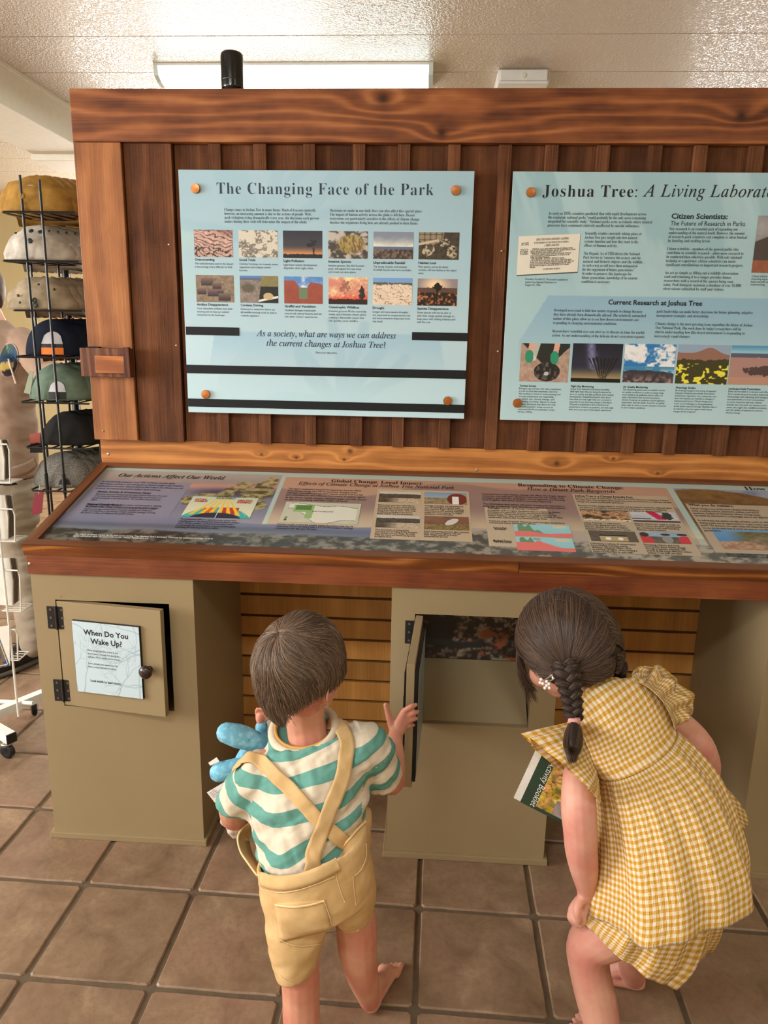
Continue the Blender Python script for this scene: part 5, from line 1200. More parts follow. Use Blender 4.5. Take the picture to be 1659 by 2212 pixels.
def face_parts(c, R, w, d, h, parent, iris):
    L = lambda x, y, z: c + R.T @ np.array([x*w, y*d, z*h])
    M_eye = plain('eye_white', (232, 226, 220), .2, .6); M_iris = plain('iris', iris, .15, .6); M_lip = plain('lip', (186, 104, 98), .45)
    for s in (-1, 1):
        e = MB(); ball(e, L(.36*s, .80, -.10), w*.13, d*.10, h*.075, R); eo = e.build('eye', M_eye, parent, True)
        e = MB(); ball(e, L(.36*s, .885, -.10), w*.06, d*.03, h*.05, R, 12); e.build('iris', M_iris, eo, True)
        e = MB(); P = [L(s*(.20+.09*k), .90-.03*k, .06+.03*math.sin(k*.9)) for k in range(5)]; e.tube(P, .0016, 6); e.build('eyebrow', plain('eyebrow_hair', (84, 62, 48), .7), parent)
    e = MB(); e.tube([L(x*.22, .925-.06*x*x, -.565) for x in (-1, -.5, 0, .5, 1)], [.0012, .0026, .003, .0026, .0012], 8); e.build('lips', M_lip, parent, True)
def hand(mb, wrist, knuckles, tips, thumb, rf=.0058, rp=.011, mids=None):
    """palm and five separate fingers; all points in place coordinates; thumb = (base, mid, tip)"""
    w = np.asarray(wrist, float); K = [np.asarray(k, float) for k in knuckles]
    for k in K: limbw(mb, [(w, rp*.95), ((w+k)/2, rp*.92), (k, rf*1.25)])
    for i, (k, t) in enumerate(zip(K, tips)):
        t = np.asarray(t, float); m_ = (np.asarray(mids[i], float) if mids is not None else (k+t)/2); f = (1.0, 1.05, 1.0, .86)[i]
        limbw(mb, [(k, rf*1.12*f), (m_, rf*1.0*f), ((m_+t)/2, rf*.92*f), (t, rf*.78*f)])
    limbw(mb, [(w+(np.asarray(thumb[0])-w)*.3, rp*.8), (thumb[0], rf*1.5), (thumb[1], rf*1.2), (thumb[2], rf*.9)])
def limbw(mb, pr, seg=10, n=3):
    P = [list(np.asarray(p, float))+[r] for p, r in pr]; S = spline(P, n); r = np.maximum(S[:, 3], .001); C_ = S[:, :3]
    d0 = C_[0]-C_[1]; d0 /= max(np.linalg.norm(d0), 1e-9); d1 = C_[-1]-C_[-2]; d1 /= max(np.linalg.norm(d1), 1e-9)
    mb.tube([C_[0]+d0*r[0]*k for k in (.9, .6)]+list(C_)+[C_[-1]+d1*r[-1]*k for k in (.5, .85)], [r[0]*.4, r[0]*.8]+list(r)+[r[-1]*.86, r[-1]*.45], seg)
def foot(mb, heel, toe, ankle, rw=.021, spread=None):
    """sole along heel -> toe on the floor, five toes"""
    h, t, a = [np.asarray(q, float) for q in (heel, toe, ankle)]; d = t-h; L = np.linalg.norm(d); d = d/L; s = np.cross(d, [0, 0, 1.]); s /= np.linalg.norm(s)
    up = np.array([0, 0, 1.])
    limbw(mb, [(a, rw*1.0), (h+up*.022+d*.014, rw*.98), (h+up*.019, rw*.86)]); limbw(mb, [(a+d*.004, rw*.98), (h+d*L*.42+up*.030, rw*.9), (h+d*L*.72+up*.016, rw*.74)])
    for q in (-.55, 0, .55): limbw(mb, [(h+up*.016, rw*.72), (h+d*L*.45+s*q*rw*.7+up*.013, rw*.6), (h+d*L*.8+s*q*rw*1.3+up*.010, rw*.48)])
    for i in range(5):
        q = -1+i*.5; ln = (1.0, .99, .95, .9, .84)[i] if (spread or 1) > 0 else (.84, .9, .95, .99, 1.0)[i]; r = (.0075, .0056, .0054, .005, .0048)[i] if (spread or 1) > 0 else (.0048, .005, .0054, .0056, .0075)[i]
        b = h+d*L*.76+s*q*rw*1.05+up*.009; limbw(mb, [(b, r*1.2), (h+d*L*ln*.93+s*q*rw*1.1+up*.008, r), (h+d*L*ln+s*q*rw*1.1+up*.0065, r*.85)])
# ------------------------------------------------------------------ boy in striped shirt and tan overalls
M_skin = skinmat('child_skin', (210, 152, 126), (200, 126, 106))
boy = thing('person', 'small boy seen from behind in teal striped shirt and tan overalls, hand on open door', 'person', (-.24, -1.06, 0))
b = MB()
# trunk, neck
loft(b, refine(rings_from([(605, 1655, 755, 1635, -1.0, .055), (575, 1700, 790, 1680, -1.02, .068), (570, 1770, 775, 1745, -1.05, .070), (580, 1850, 765, 1815, -1.07, .066), (595, 1910, 780, 1870, -1.075, .064), (612, 1950, 780, 1915, -1.075, .055)]), 3))
HB = at(648, 1452, -1.0); 
limb(b, [(655, 1500, -.985, .042), (662, 1570, -.99, .040), (672, 1625, -1.0, .046), (672, 1665, -1.01, .06)])
# head
RB = frame((.42, .86, -.30)); HW, HD, HH = .074, .089, .098
headblobs(b, HB, RB, HW, HD, HH)
# right arm to the door
limb(b, [(772, 1632, -1.0, .028), (813, 1660, -.975, .029), (846, 1690, -.93, .027), (850, 1660, -.90, .0262), (851, 1620, -.86, .0225), (853, 1592, -.83, .0165), (857, 1578, -.815, .0155)])
def A_(l): return [at(*q) for q in l]
hand(b, at(856, 1584, -.815), A_([(873, 1536, -.806), (878, 1547, -.806), (877, 1558, -.806), (872, 1568, -.806)]),
     A_([(899, 1522, -.796), (902, 1537, -.795), (900, 1552, -.795), (894, 1566, -.795)]),
     A_([(846, 1566, -.812), (839, 1543, -.808), (833, 1522, -.805)]), .0064, .0155,
     A_([(887, 1527, -.808), (892, 1541, -.808), (890, 1554, -.808), (884, 1568, -.808)]))
# left arm bent round the doll
limb(b, [(570, 1655, -1.02, .034), (528, 1695, -1.03, .033), (506, 1738, -1.02, .0315), (508, 1762, -.985, .030), (506, 1735, -.94, .027), (512, 1690, -.90, .024), (524, 1650, -.875, .019), (533, 1628, -.86, .0165)])
hand(b, at(533, 1630, -.86), A_([(556, 1602, -.85), (562, 1612, -.85), (565, 1623, -.85), (565, 1634, -.85)]), A_([(590, 1600, -.835), (596, 1612, -.835), (598, 1624, -.835), (594, 1636, -.835)]), A_([(540, 1606, -.87), (548, 1592, -.88), (560, 1584, -.88)]), .0060, .012)
# legs
limb(b, [(645, 1945, -1.09, .048), (641, 2030, -1.115, .045), (648, 2110, -1.125, .039), (650, 2150, -1.125, .0375), (651, 2205, -1.130, .037), (652, 2262, -1.135, .029), (653, 2310, -1.13, .0225)])
pz_ = lambda x, y: atz(x, y, 0.0)
hl = at(653, 2310, -1.13); heelL = np.array([hl[0]-.002, -1.155, 0.0]); foot(b, heelL, heelL+np.array([-.02, .145, 0]), heelL+np.array([0, .022, .055]), .0205, 1)
limb(b, [(755, 1920, -1.07, .042), (768, 1985, -1.07, .042), (772, 2040, -1.06, .042), (776, 2075, -1.055, .0375), (784, 2110, -1.04, .033), (793, 2140, -1.02, .027), (798, 2160, -1.005, .0225)])
heelR = atz(795, 2196, 0.0)+np.array([0.006, .012, 0]); foot(b, heelR, heelR+np.array([.042, .135, 0]), heelR+np.array([.004, .022, .052]), .0205, -1)
V, F, N = fuse(b, .0030, 4, .5)
body = mesh('body', V, F, M_skin, boy, True)
face_parts(HB, RB, HW, HD, HH, body, (92, 70, 50))
# inner ear fold, right ear
for s in (-1, 1):
    e = MB(); L = lambda x, y, z: HB + RB.T @ np.array([x*HW, y*HD, z*HH])
    e.tube([L(1.10*s, -.05+.17*math.cos(q), -.20+.20*math.sin(q)) for q in np.linspace(-.4, 4.2, 14)], .0022, 6); e.build('ear_rim', M_skin, body, True)
# hair shell and strands
M_hairB = hairmat('boy_brown_hair', (82, 64, 52), (106, 85, 70), (146, 122, 100))
M_shellB = plain('boy_hair_shell', (70, 52, 42), .6, .25, 0, .2, 120, .4)
HAIR_TAPER = .20
def hair_pt(c, R, w, d, h, dirv, k=1.0):
    tp = 1-HAIR_TAPER*max(0., -dirv[2]+.05); return c + R.T @ (np.array([dirv[0]*w*tp, dirv[1]*d*tp, dirv[2]*h])*k)
def hair_shell(name, c, R, w, d, h, limit, mat, parent, amp=.012, seed=2):
    V = []; F = []; n1, n2 = 40, 64
    for i in range(n1+1):
        th = math.pi*min(max(i/n1, .01), .99)
        for k in range(n2):
            ph = 2*math.pi*k/n2; dv = np.array([math.sin(th)*math.cos(ph), math.sin(th)*math.sin(ph), math.cos(th)]); lm = limit(dv)
            kk = 1.0 + amp*float(fbm(np.array(ph*3), np.array(th*3), seed)-.5)*2
            if dv[2] < lm: kk *= max(.70, 1-(lm-dv[2])*2.2)
            V.append(hair_pt(c, R, w, d, h, dv, kk))
    for i in range(n1):
        for k in range(n2): F.append((i*n2+k, i*n2+(k+1) % n2, (i+1)*n2+(k+1) % n2, (i+1)*n2+k))
    F.append(tuple(range(n2-1, -1, -1))); F.append(tuple(n1*n2+k for k in range(n2)))
    return mesh(name, V, F, mat, parent, True)
def limB(dv):   # lowest hair height for a direction: forehead in front, nape behind, above the ears at the sides
    f = dv[1]/max(math.hypot(dv[0], dv[1]), 1e-6); sde = abs(dv[0])/max(math.hypot(dv[0], dv[1]), 1e-6)
    return .38*max(f, 0)**1.0 + (-.86)*max(-f, 0)**1.6 + (-.10)*(1-abs(f)) + (.16 if 0 else 0)
WB, DB, TB = .086, .104, .112
HC = HB + RB.T @ np.array([0, -.006, .006])
hs = hair_shell('hair', HC, RB, WB*.975, DB*.975, TB*.975, limB, M_shellB, boy)
rs = np.random.RandomState(8)
crown = np.array([-.12, -.78, .70]); crown /= np.linalg.norm(crown)
ca_ = np.cross(crown, [1, 0, 0]); ca_ /= np.linalg.norm(ca_); cb_ = np.cross(crown, ca_)
paths = []
for i in range(9500):
    ph = rs.rand()*2*math.pi; th0 = .02+1.55*rs.rand()**.8; ln = rs.uniform(.5, 1.0); tw = rs.uniform(.25, .5); cf = qn(ph*4., th0*4., 1.3); lift = rs.uniform(.0, .03)+.05*max(0, cf-.5)+.01*(rs.rand() < .1); cl = .05*math.sin(ph*23)+.05*math.sin(ph*9+2)
    pts = []
    for j in range(12):
        q = j/11; th = th0+ln*q; a_ = ph+tw*(1-math.exp(-th*1.5))+cl*q+rs.normal()*.006+.55*(qn(ph*2.0, th*1.5, 4.1)-.5)*q
        dv = crown*math.cos(th)+(ca_*math.cos(a_)+cb_*math.sin(a_))*math.sin(th)
        if dv[2] < limB(dv)-.04-.12*cf-.07*rs.rand(): break
        pts.append(hair_pt(HC, RB, WB, DB, TB, dv, 1.0+lift*math.sin(q*2.6)-.018*(j == 0)))
    if len(pts) >= 4: paths.append(np.array(pts))
for i in range(60):   # stray wisps
    ph = rs.rand()*2*math.pi; th = rs.uniform(.6, 1.6); a_ = ph; pts = []
    for j in range(7):
        dv = crown*math.cos(th+.07*j)+(ca_*math.cos(a_)+cb_*math.sin(a_))*math.sin(th+.07*j); pts.append(hair_pt(HC, RB, WB, DB, TB, dv, 1.0+.035*j/6*rs.uniform(.5, 1.4)))
    paths.append(np.array(pts))
strands('hair_strands', paths, .00052, M_hairB, hs)

# striped shirt
s = MB()
SR = rings_from([(590, 1604, 728, 1566, -.99, .060), (566, 1628, 782, 1572, -.995, .068), (540, 1660, 806, 1600, -1.005, .076), (530, 1705, 806, 1655, -1.02, .085), (535, 1750, 795, 1712, -1.04, .092), (545, 1795, 785, 1762, -1.055, .090), (555, 1845, 772, 1808, -1.070, .086), (568, 1900, 768, 1862, -1.085, .082), (580, 1935, 768, 1890, -1.085, .078)])
NR = ring4((588, 1592, -.985), (724, 1562, -.985), (664, 1628, -1.055)); SR[0] = NR; loft(s, [(NR[0]-np.array([0, 0, .012]), NR[1]*.9, NR[2]*.9)]+refine(SR, 4), 40, round_=False)
def cone_open(mb, pts, depth=.03, seg=24, n=4):
    """sleeve: outer tube whose end turns back inside"""
    P = [list(at(p[0], p[1], p[2]))+[p[3]] for p in pts]; S = spline(P, n); C_ = S[:, :3]; r = S[:, 3]; d = C_[-1]-C_[-2]; d /= np.linalg.norm(d)
    mb.tube(list(C_)+[C_[-1]-d*.002, C_[-1]-d*depth], list(r)+[r[-1]-.006, r[-1]-.008], seg)
cone_open(s, [(590, 1672, -1.02, .050), (560, 1684, -1.03, .050), (535, 1702, -1.035, .046), (518, 1722, -1.035, .043), (511, 1738, -1.032, .042)])
cone_open(s, [(755, 1612, -1.015, .052), (782, 1618, -1.005, .052), (806, 1638, -.99, .048), (823, 1664, -.975, .043), (831, 1680, -.965, .041)])
V, F, N = fuse(s, .0042, 5, .5)
X_, Z_ = V[:, 0], V[:, 2]
c0 = at(672, 1640, -1.0)
fold = fbm(X_*9+Z_*6, Z_*34-X_*22, 5, 3)-.5; fold2 = fbm(X_*30+3, Z_*26+X_*30, 9, 3)-.5
low = sst(-(Z_-.52), -.02, .14)
side = sst(X_-c0[0], -.02, .12)
V = V + N*((.034*fold*(.45+1.1*low)) + .012*fold2)[:, None]
# stripes: bands run round the trunk and round each sleeve
slope = .42-.30*low-.30*sst(-(X_-c0[0]), .02, .12)
rid = 1-np.abs(2*fbm(X_*6+Z_*9, Z_*26-X_*20, 77, 2)-1); V = V + N*(.014*(rid-.72)*(.25+.9*low))[:, None]
st_ = (Z_-c0[2]-slope*(X_-c0[0]))/.0500 + 1.0*(fbm(X_*8, Z_*8, 31, 2)-.5) + .12
def sleeve_s(V, a, b_, w0, w1):
    pa, pb = at(*a), at(*b_); d = (pb-pa)/np.linalg.norm(pb-pa); t_ = (V-pa)@d; return t_/.050, sst(t_, w0, w1)
tl_, wl = sleeve_s(V, (556, 1688, -1.03), (508, 1742, -1.03), .006, .008)
tr_, wr = sleeve_s(V, (786, 1622, -1.005), (834, 1686, -.96), .006, .008)
lx = V[:, 0] < at(560, 1700, -1.02)[0]; rx = V[:, 0] > at(790, 1660, -1.0)[0]
kL = lx & (wl > .5); kR = rx & (wr > .5)
t = NT('striped_cotton_jersey', .8, .2); a = t.n('ShaderNodeAttribute', attribute_name='stripe'); fr = t.math('FRACT', t.math('ADD', a.outputs['Fac'], 40.0))
v = t.coord(); nz = t.noise(v, 120, 3); teal = t.mix(nz, lin((92, 146, 136)), lin((108, 162, 150))); cream = t.mix(nz, lin((208, 192, 170)), lin((222, 208, 188)))
t.color(t.mix(t.math('LESS_THAN', fr, .47), cream, teal)); t.bump(t.noise(v, 1400, 2), .15, .0005); M_shirt = t.m
shirt = mesh('shirt', V, F, M_shirt, boy, True); ca_s = shirt.data.attributes.new('stripe', 'FLOAT', 'CORNER'); fv = np.array([f if len(f) == 4 else tuple(f)+(f[-1],)*(4-len(f)) for f in F]); fl = kL[fv].sum(1) > 1; fr_ = kR[fv].sum(1) > 1
vals = []
for i_, f in enumerate(F):
    for v_ in f: vals.append(tl_[v_]-.22 if fl[i_] else (tr_[v_]-.12 if fr_[i_] else st_[v_]))
ca_s.data.foreach_set('value', np.array(vals, 'f'))
tS = bvh(V, F)
M_cream = plain('cream_ribbed_collar', (214, 198, 174), .85, .15, 0, .05, 200, .3)
cr = rings_from([(589, 1604, 727, 1566, -.990, .061), (591, 1612, 729, 1574, -.993, .060)])
m_ = MB(); c_, a_, b_ = NR
P = [c_ + a_*1.0*math.cos(q) + b_*1.02*math.sin(q) + np.array([0, 0, .003]) for q in np.linspace(0, 2*math.pi, 49)[:-1]]
for k, off in enumerate((0, .006, .012)): pass
m_.tube(P, .0088, 10, closed=True); m_.build('collar', M_cream, shirt, True)
m_ = MB(); m_.tube([p+np.array([.002, .004, .006]) - (p-c_)*.06 for p in P], .0035, 8, closed=True); m_.build('undershirt_edge', plain('mustard_undershirt', (196, 150, 70), .8), boy, True)

# overalls: shorts with hollow waist and legs, side panel, bib side, crossed straps
M_tan = NT('tan_cotton_twill', .78, .22); v = M_tan.coord(); n1 = M_tan.noise(v, 16, 4, .6); n2 = M_tan.noise(v, 500, 2)
cc = M_tan.mix(M_tan.rng(n1, .32, .68), lin((198, 160, 106)), lin((218, 184, 134))); M_tan.color(M_tan.mix(M_tan.rng(n2, .4, .7, 0, .12), cc, lin((170, 126, 72)))); M_tan.bump(n2, .2, .0006); M_tan = M_tan.m
o_ = MB()
TR = rings_from([(556, 1862, 790, 1790, -1.088, .092), (562, 1895, 800, 1835, -1.09, .096), (568, 1935, 806, 1880, -1.093, .100), (573, 1965, 810, 1915, -1.093, .092)])
inner = [(c, a*.93, b2*.93) for (c, a, b2) in TR[:2]]
R0 = refine(TR, 4)
loft(o_, [inner[1], (inner[0][0], inner[0][1], inner[0][2])] + R0, 40, cap0=True, cap1=True, round_=False)
def leg_open(mb, specs, depth=.04):
    rg = refine(rings_from(specs), 4); c, a, b2 = rg[-1]; t = rg[-1][0]-rg[-2][0]; t /= np.linalg.norm(t)
    loft(mb, rg+[(c-t*.002, a*.90, b2*.90), (c-t*depth, a*.84, b2*.84)], 32, round_=False)
leg_open(o_, [(572, 1955, 715, 1945, -1.10, .080), (577, 2005, 708, 1995, -1.11, .074), (588, 2060, 697, 2042, -1.118, .066), (600, 2098, 688, 2080, -1.122, .058)])
leg_open(o_, [(705, 1915, 810, 1900, -1.085, .070), (716, 1950, 812, 1930, -1.08, .060), (724, 1980, 811, 1960, -1.075, .052)])
# rising side panel on the right hip
loft(o_, refine(rings_from([(752, 1776, 788, 1752, -1.045, .060), (748, 1800, 797, 1782, -1.055, .070), (740, 1840, 802, 1830, -1.07, .082)]), 3), 24)
V, F, N = fuse(o_, .0040, 6, .5)
fo = fbm(V[:, 0]*14+V[:, 2]*8, V[:, 2]*22-V[:, 0]*14, 15, 3)-.5; V = V+N*(.010*fo)[:, None]
sho = mesh('overall_shorts', V, F, M_tan, boy, True); tO = bvh(V, F)
strap = ribbon('strap', tS, [(514, 1664), (521, 1648), (540, 1638), (572, 1650), (599, 1677), (635, 1711), (665, 1744), (692, 1774), (728, 1806), (750, 1822)], .027, M_tan, boy, .0045, .0022, 6, 7)
tSO = bvh(np.vstack([np.array([v.co for v in shirt.data.vertices])+org(boy), V]), [tuple(p.vertices) for p in shirt.data.polygons]+[tuple(i+len(shirt.data.vertices) for i in f) for f in F])
strap2 = ribbon('strap', tSO, [(716, 1562), (728, 1566), (738, 1578), (746, 1601), (746, 1641), (735, 1686), (714, 1737), (695, 1788), (681, 1830), (674, 1862), (671, 1880)], .029, M_tan, boy, .0075, .0022, 6, 7)
M_st = plain('pale_stitching', (232, 200, 150), .8)
tB = tO
ribbon('waistband', tB, [(562, 1899), (590, 1907), (630, 1906), (680, 1892), (730, 1866)], .026, M_tan, sho, .0012, .0016, 6, 5)
ribbon('waistband_edge', tB, [(558, 1889), (590, 1897), (630, 1894), (680, 1879), (728, 1855), (748, 1822), (768, 1796), (788, 1775)], .004, M_st, sho, .002, .0012, 6, 3)
ribbon('waistband_seam', tB, [(566, 1917), (600, 1926), (640, 1922), (690, 1905), (722, 1890)], .0014, M_st, sho, .003, .0006, 6, 3)
pkq = [(596, 1952), (701, 1943), (716, 2008), (606, 2034)]
pkt = patch('back_pocket', tO, pkq, M_tan, sho, .0024, 12)
ribbon('pocket_hem', tO, [(596, 1953), (630, 1957), (665, 1954), (700, 1944)], .0045, M_st, pkt, .003, .001, 5, 3)
ribbon('pocket_seam', tO, [(700, 1944), (710, 1975), (717, 2008), (700, 2030), (660, 2042), (622, 2036), (606, 2024)], .0014, M_st, pkt, .0032, .0006, 5, 3)
ribbon('side_pocket_seam', tO, [(789, 1822), (790, 1850), (778, 1880), (762, 1893)], .0028, M_st, sho, .001, .0012, 5, 3)
ribbon('side_seam', tO, [(725, 1858), (724, 1880), (732, 1915), (744, 1948)], .0016, M_st, sho, .0008, .0006, 5, 3)
ribbon('side_seam', tO, [(762, 1893), (764, 1920), (768, 1955)], .0016, M_st, sho, .0008, .0006, 5, 3)
ribbon('leg_hem', tO, [(604, 2106), (625, 2121), (650, 2125), (675, 2114), (690, 2098)], .0014, M_st, sho, .001, .0006, 5, 3)
ribbon('leg_hem', tO, [(722, 2012), (745, 2014), (775, 2008), (800, 1992), (809, 1975)], .0014, M_st, sho, .001, .0006, 5, 3)
# the bib side standing away from the shirt on the left
ou = spline([list(at(*q)) for q in [(549, 1771, -1.00), (527, 1786, -1.01), (514, 1808, -1.03), (519, 1838, -1.055), (537, 1866, -1.08), (556, 1892, -1.10)]], 5)
inn = spline([list(at(*q)) for q in [(560, 1776, -.99), (545, 1792, -.985), (538, 1815, -.99), (545, 1845, -1.02), (558, 1870, -1.06), (568, 1892, -1.09)]], 5)
n_ = len(ou); V = np.vstack([ou, (ou+inn)/2+np.array([-.002, -.004, 0]), inn, inn+np.array([0, .003, 0]), (ou+inn)/2+np.array([0, .002, 0]), ou+np.array([0, .004, 0])])
F = [(r*n_+i, r*n_+i+1, ((r+1) % 6)*n_+i+1, ((r+1) % 6)*n_+i) for r in range(6) for i in range(n_-1)]
mesh('bib_side', V, F, M_tan, sho, True)
m_ = MB(); m_.tube(ou, .0022, 6); m_.build('bib_edge', M_st, sho, True)

# ---------------------------------------------------------------- blue spotted doll held under the boy's arm
t = NT('blue_spotted_fleece', .8, .2); v = t.coord(); vo = t.n('ShaderNodeTexVoronoi'); vo.inputs['Scale'].default_value = 34; t.link(v, vo.inputs['Vector'])
nb = t.noise(v, 90, 3); base = t.mix(t.rng(nb, .45, .65), lin((112, 176, 204)), lin((146, 200, 220))); t.color(t.mix(t.math('LESS_THAN', vo.outputs['Distance'], .24), base, lin((70, 138, 164)))); t.bump(nb, .4, .002); M_fleece = t.m
M_doll = plain('doll_vinyl', (226, 148, 122), .4, .4, 0, .06, 60)
doll = thing('doll', 'soft baby doll in a blue spotted sleepsuit, tucked under the arm of the boy', 'doll', tuple(at(560, 1640, -.88)))
m_ = MB(); limb(m_, [(572, 1612, -.90, .026), (600, 1650, -.89, .034), (605, 1690, -.89, .032)]); m_.build('torso', M_fleece, doll, True)
m_ = MB(); limb(m_, [(590, 1625, -.93, .016), (550, 1602, -.95, .022), (515, 1590, -.965, .0245), (490, 1583, -.97, .0215)]); m_.build('leg', M_fleece, doll, True)
m_ = MB(); limb(m_, [(545, 1610, -.94, .014), (530, 1628, -.945, .0145), (520, 1648, -.955, .0155)]); m_.build('arm', M_fleece, doll, True)
m_ = MB(); limb(m_, [(545, 1650, -.95, .015), (515, 1655, -.965, .0175), (485, 1665, -.975, .0205), (474, 1668, -.975, .0205)]); m_.build('leg', M_fleece, doll, True)
m_ = MB(); limb(m_, [(572, 1608, -.90, .0135), (566, 1582, -.895, .0125), (565, 1570, -.895, .0135)]); ar = m_.build('arm', M_fleece, doll, True)
m_ = MB(); limb(m_, [(565, 1576, -.893, .0085), (563, 1562, -.893, .0080), (562, 1552, -.893, .0100), (562, 1545, -.893, .0098)])
for k in range(4): limb(m_, [(555+k*5.0, 1545, -.894, .0036), (554+k*5.2, 1536, -.896, .0034), (556+k*4.8, 1531, -.902, .0030)])
limb(m_, [(570, 1552, -.893, .0042), (577, 1543, -.893, .0038), (583, 1535, -.893, .0030)])
Vh, Fh, Nh = fuse(m_, .0016, 2, .5); mesh('doll_hand', Vh, Fh, M_doll, doll, True)
M_mus = NT('sprigged_muslin', .85, .15); v = M_mus.coord(); w1 = M_mus.noise(v, 70, 2, .4, 1.5); w2 = M_mus.noise(v, 60, 3); M_mus.color(M_mus.mix(M_mus.math('MULTIPLY', M_mus.rng(w1, .60, .63), .9), M_mus.mix(w2, lin((206, 190, 168)), lin((228, 216, 198))), lin((40, 38, 36)))); M_mus.bump(w2, .5, .004); M_mus = M_mus.m
m_ = MB(); ball(m_, at(598, 1572, -.865), .030, .028, .030, None, 20); m_.build('doll_head', M_doll, doll, True)
m_ = MB(); ball(m_, at(596, 1572, -.872), .0345, .030, .0350, None, 24); V_ = np.concatenate(m_.V); V_ = V_+(fbm(V_[:, 0]*60, V_[:, 2]*60, 4)[:, None]-.5)*.008; mesh('doll_hat', V_, m_.F, M_mus, doll, True)
M_tag = plain('white_satin_tag', (236, 234, 230), .5)
def sheet(name, pts, mat, parent, th=.0008, dv=(0, 1, 0)):
    P = [at(*q) for q in pts]; dv = np.array(dv)*th; n = len(P); V = P+[p+dv for p in P]
    return mesh(name, V, [tuple(range(n)), tuple(range(2*n-1, n-1, -1))]+[(i, (i+1) % n, n+(i+1) % n, n+i) for i in range(n)], mat, parent)
tg = sheet('care_tag', [(484, 1690, -1.00), (447, 1712, -1.0), (464, 1734, -1.0), (492, 1712, -1.0)], M_tag, doll)
sheet('care_tag', [(468, 1636, -.985), (450, 1648, -.985), (454, 1654, -.985), (474, 1645, -.985)], M_tag, doll)
pA_ = at(464, 1726, -1.0006); pB_ = at(490, 1704, -1.0006); ux = (pB_-pA_)/np.linalg.norm(pB_-pA_); uyv = np.cross([0, -1, 0], ux)
PT = Plane(pA_-np.array([0, .0006, 0]), ux, uyv if uyv[2] > 0 else -uyv)
for i, l in enumerate(('All new material', 'surface washable', 'polyester fibers', 'made in China')): text('tag', PT, l, .001, .0025+i*.0042, .0042, u1=.022-.002*i, h=.0003)
flush_text({'tag': ('tag_print', M_ink, tg)})
bl = thing('muslin_cloth', 'small crumpled patterned cloth hanging below the elbow of the boy', 'cloth', tuple(at(500, 1790, -.95)))
m_ = MB(); limb(m_, [(498, 1742, -.955, .012), (498, 1765, -.955, .020), (503, 1785, -.955, .023), (507, 1806, -.955, .012)], 5, 24); V_ = np.concatenate(m_.V); V_[:, 1] = -.955+(V_[:, 1]+.955)*.5
V_ = V_+(fbm(V_[:, 0]*90, V_[:, 2]*60, 14)[:, None]-.5)*.014
mesh('folds', V_, m_.F, plain('pale_patterned_muslin', (206, 190, 176), .85, .15, 0, .3, 90, .6), bl, True)
# ------------------------------------------------------------------ girl bending to look inside, yellow gingham dress
M_skinG = skinmat('girl_skin', (216, 160, 140), (204, 132, 118))
girl = thing('person', 'girl bending forward in yellow gingham ruffled dress with braided dark hair', 'person', (.55, -1.02, 0))
g = MB()
HG = at(1222, 1400, -.93); RG = frame((-.66, .62, -.42)); GW, GD, GH = .076, .092, .100
headblobs(g, HG, RG, GW, GD, GH)
limb(g, [(1235, 1440, -.945, .040), (1270, 1490, -.965, .036), (1300, 1525, -.98, .042), (1330, 1560, -1.0, .055)])
loft(g, refine(rings_from([(1262, 1560, 1400, 1490, -1.0, .05), (1285, 1620, 1440, 1540, -1.02, .062), (1310, 1690, 1470, 1610, -1.045, .066), (1335, 1780, 1500, 1700, -1.07, .068), (1350, 1880, 1530, 1820, -1.085, .078), (1350, 1960, 1530, 1920, -1.085, .072)]), 3))
# left arm straight down to the knee
limb(g, [(1282, 1600, -.98, .020), (1252, 1664, -1.065, .028), (1250, 1740, -1.115, .0325), (1254, 1800, -1.125, .0315), (1256, 1840, -1.12, .0300), (1262, 1880, -1.11, .0265), (1267, 1915, -1.10, .0205), (1268, 1938, -1.095, .0175)])
hand(g, at(1266, 1938, -1.095), A_([(1236, 1962, -1.10), (1246, 1968, -1.105), (1256, 1971, -1.11), (1264, 1970, -1.11)]), A_([(1237, 1994, -1.105), (1246, 2000, -1.115), (1256, 2001, -1.12), (1265, 1995, -1.12)]), A_([(1250, 1950, -1.115), (1246, 1972, -1.128), (1250, 1990, -1.13)]), .0066, .0135,
     A_([(1231, 1980, -1.108), (1241, 1986, -1.115), (1251, 1988, -1.12), (1261, 1985, -1.12)]))
# right arm, reaching round in front to hold the book
limb(g, [(1415, 1545, -.985, .030), (1474, 1574, -.965, .031), (1515, 1625, -.96, .0315), (1520, 1680, -.92, .029), (1470, 1730, -.90, .026), (1390, 1750, -.93, .021), (1335, 1752, -.945, .0175)])
hand(g, at(1335, 1752, -.945), A_([(1308, 1735, -.955), (1306, 1747, -.955), (1306, 1758, -.955), (1308, 1769, -.955)]), A_([(1282, 1730, -.968), (1278, 1744, -.968), (1279, 1757, -.968), (1284, 1769, -.968)]), A_([(1322, 1736, -.965), (1306, 1722, -.985), (1290, 1716, -1.0)]), .0062, .0125)
# near (left) leg
limb(g, [(1430, 1945, -1.09, .072), (1370, 1975, -1.095, .064), (1310, 2012, -1.09, .054), (1274, 2042, -1.085, .045), (1272, 2085, -1.085, .0405), (1286, 2150, -1.09, .0405), (1300, 2215, -1.10, .0360), (1308, 2270, -1.10, .0285), (1312, 2315, -1.095, .0235)], 4, 18)
hg = at(1312, 2330, -1.095); heelG = np.array([hg[0]+.01, -1.115, 0.0]); foot(g, heelG, heelG+np.array([-.06, .150, 0]), heelG+np.array([-.004, .02, .055]), .0225, -1)
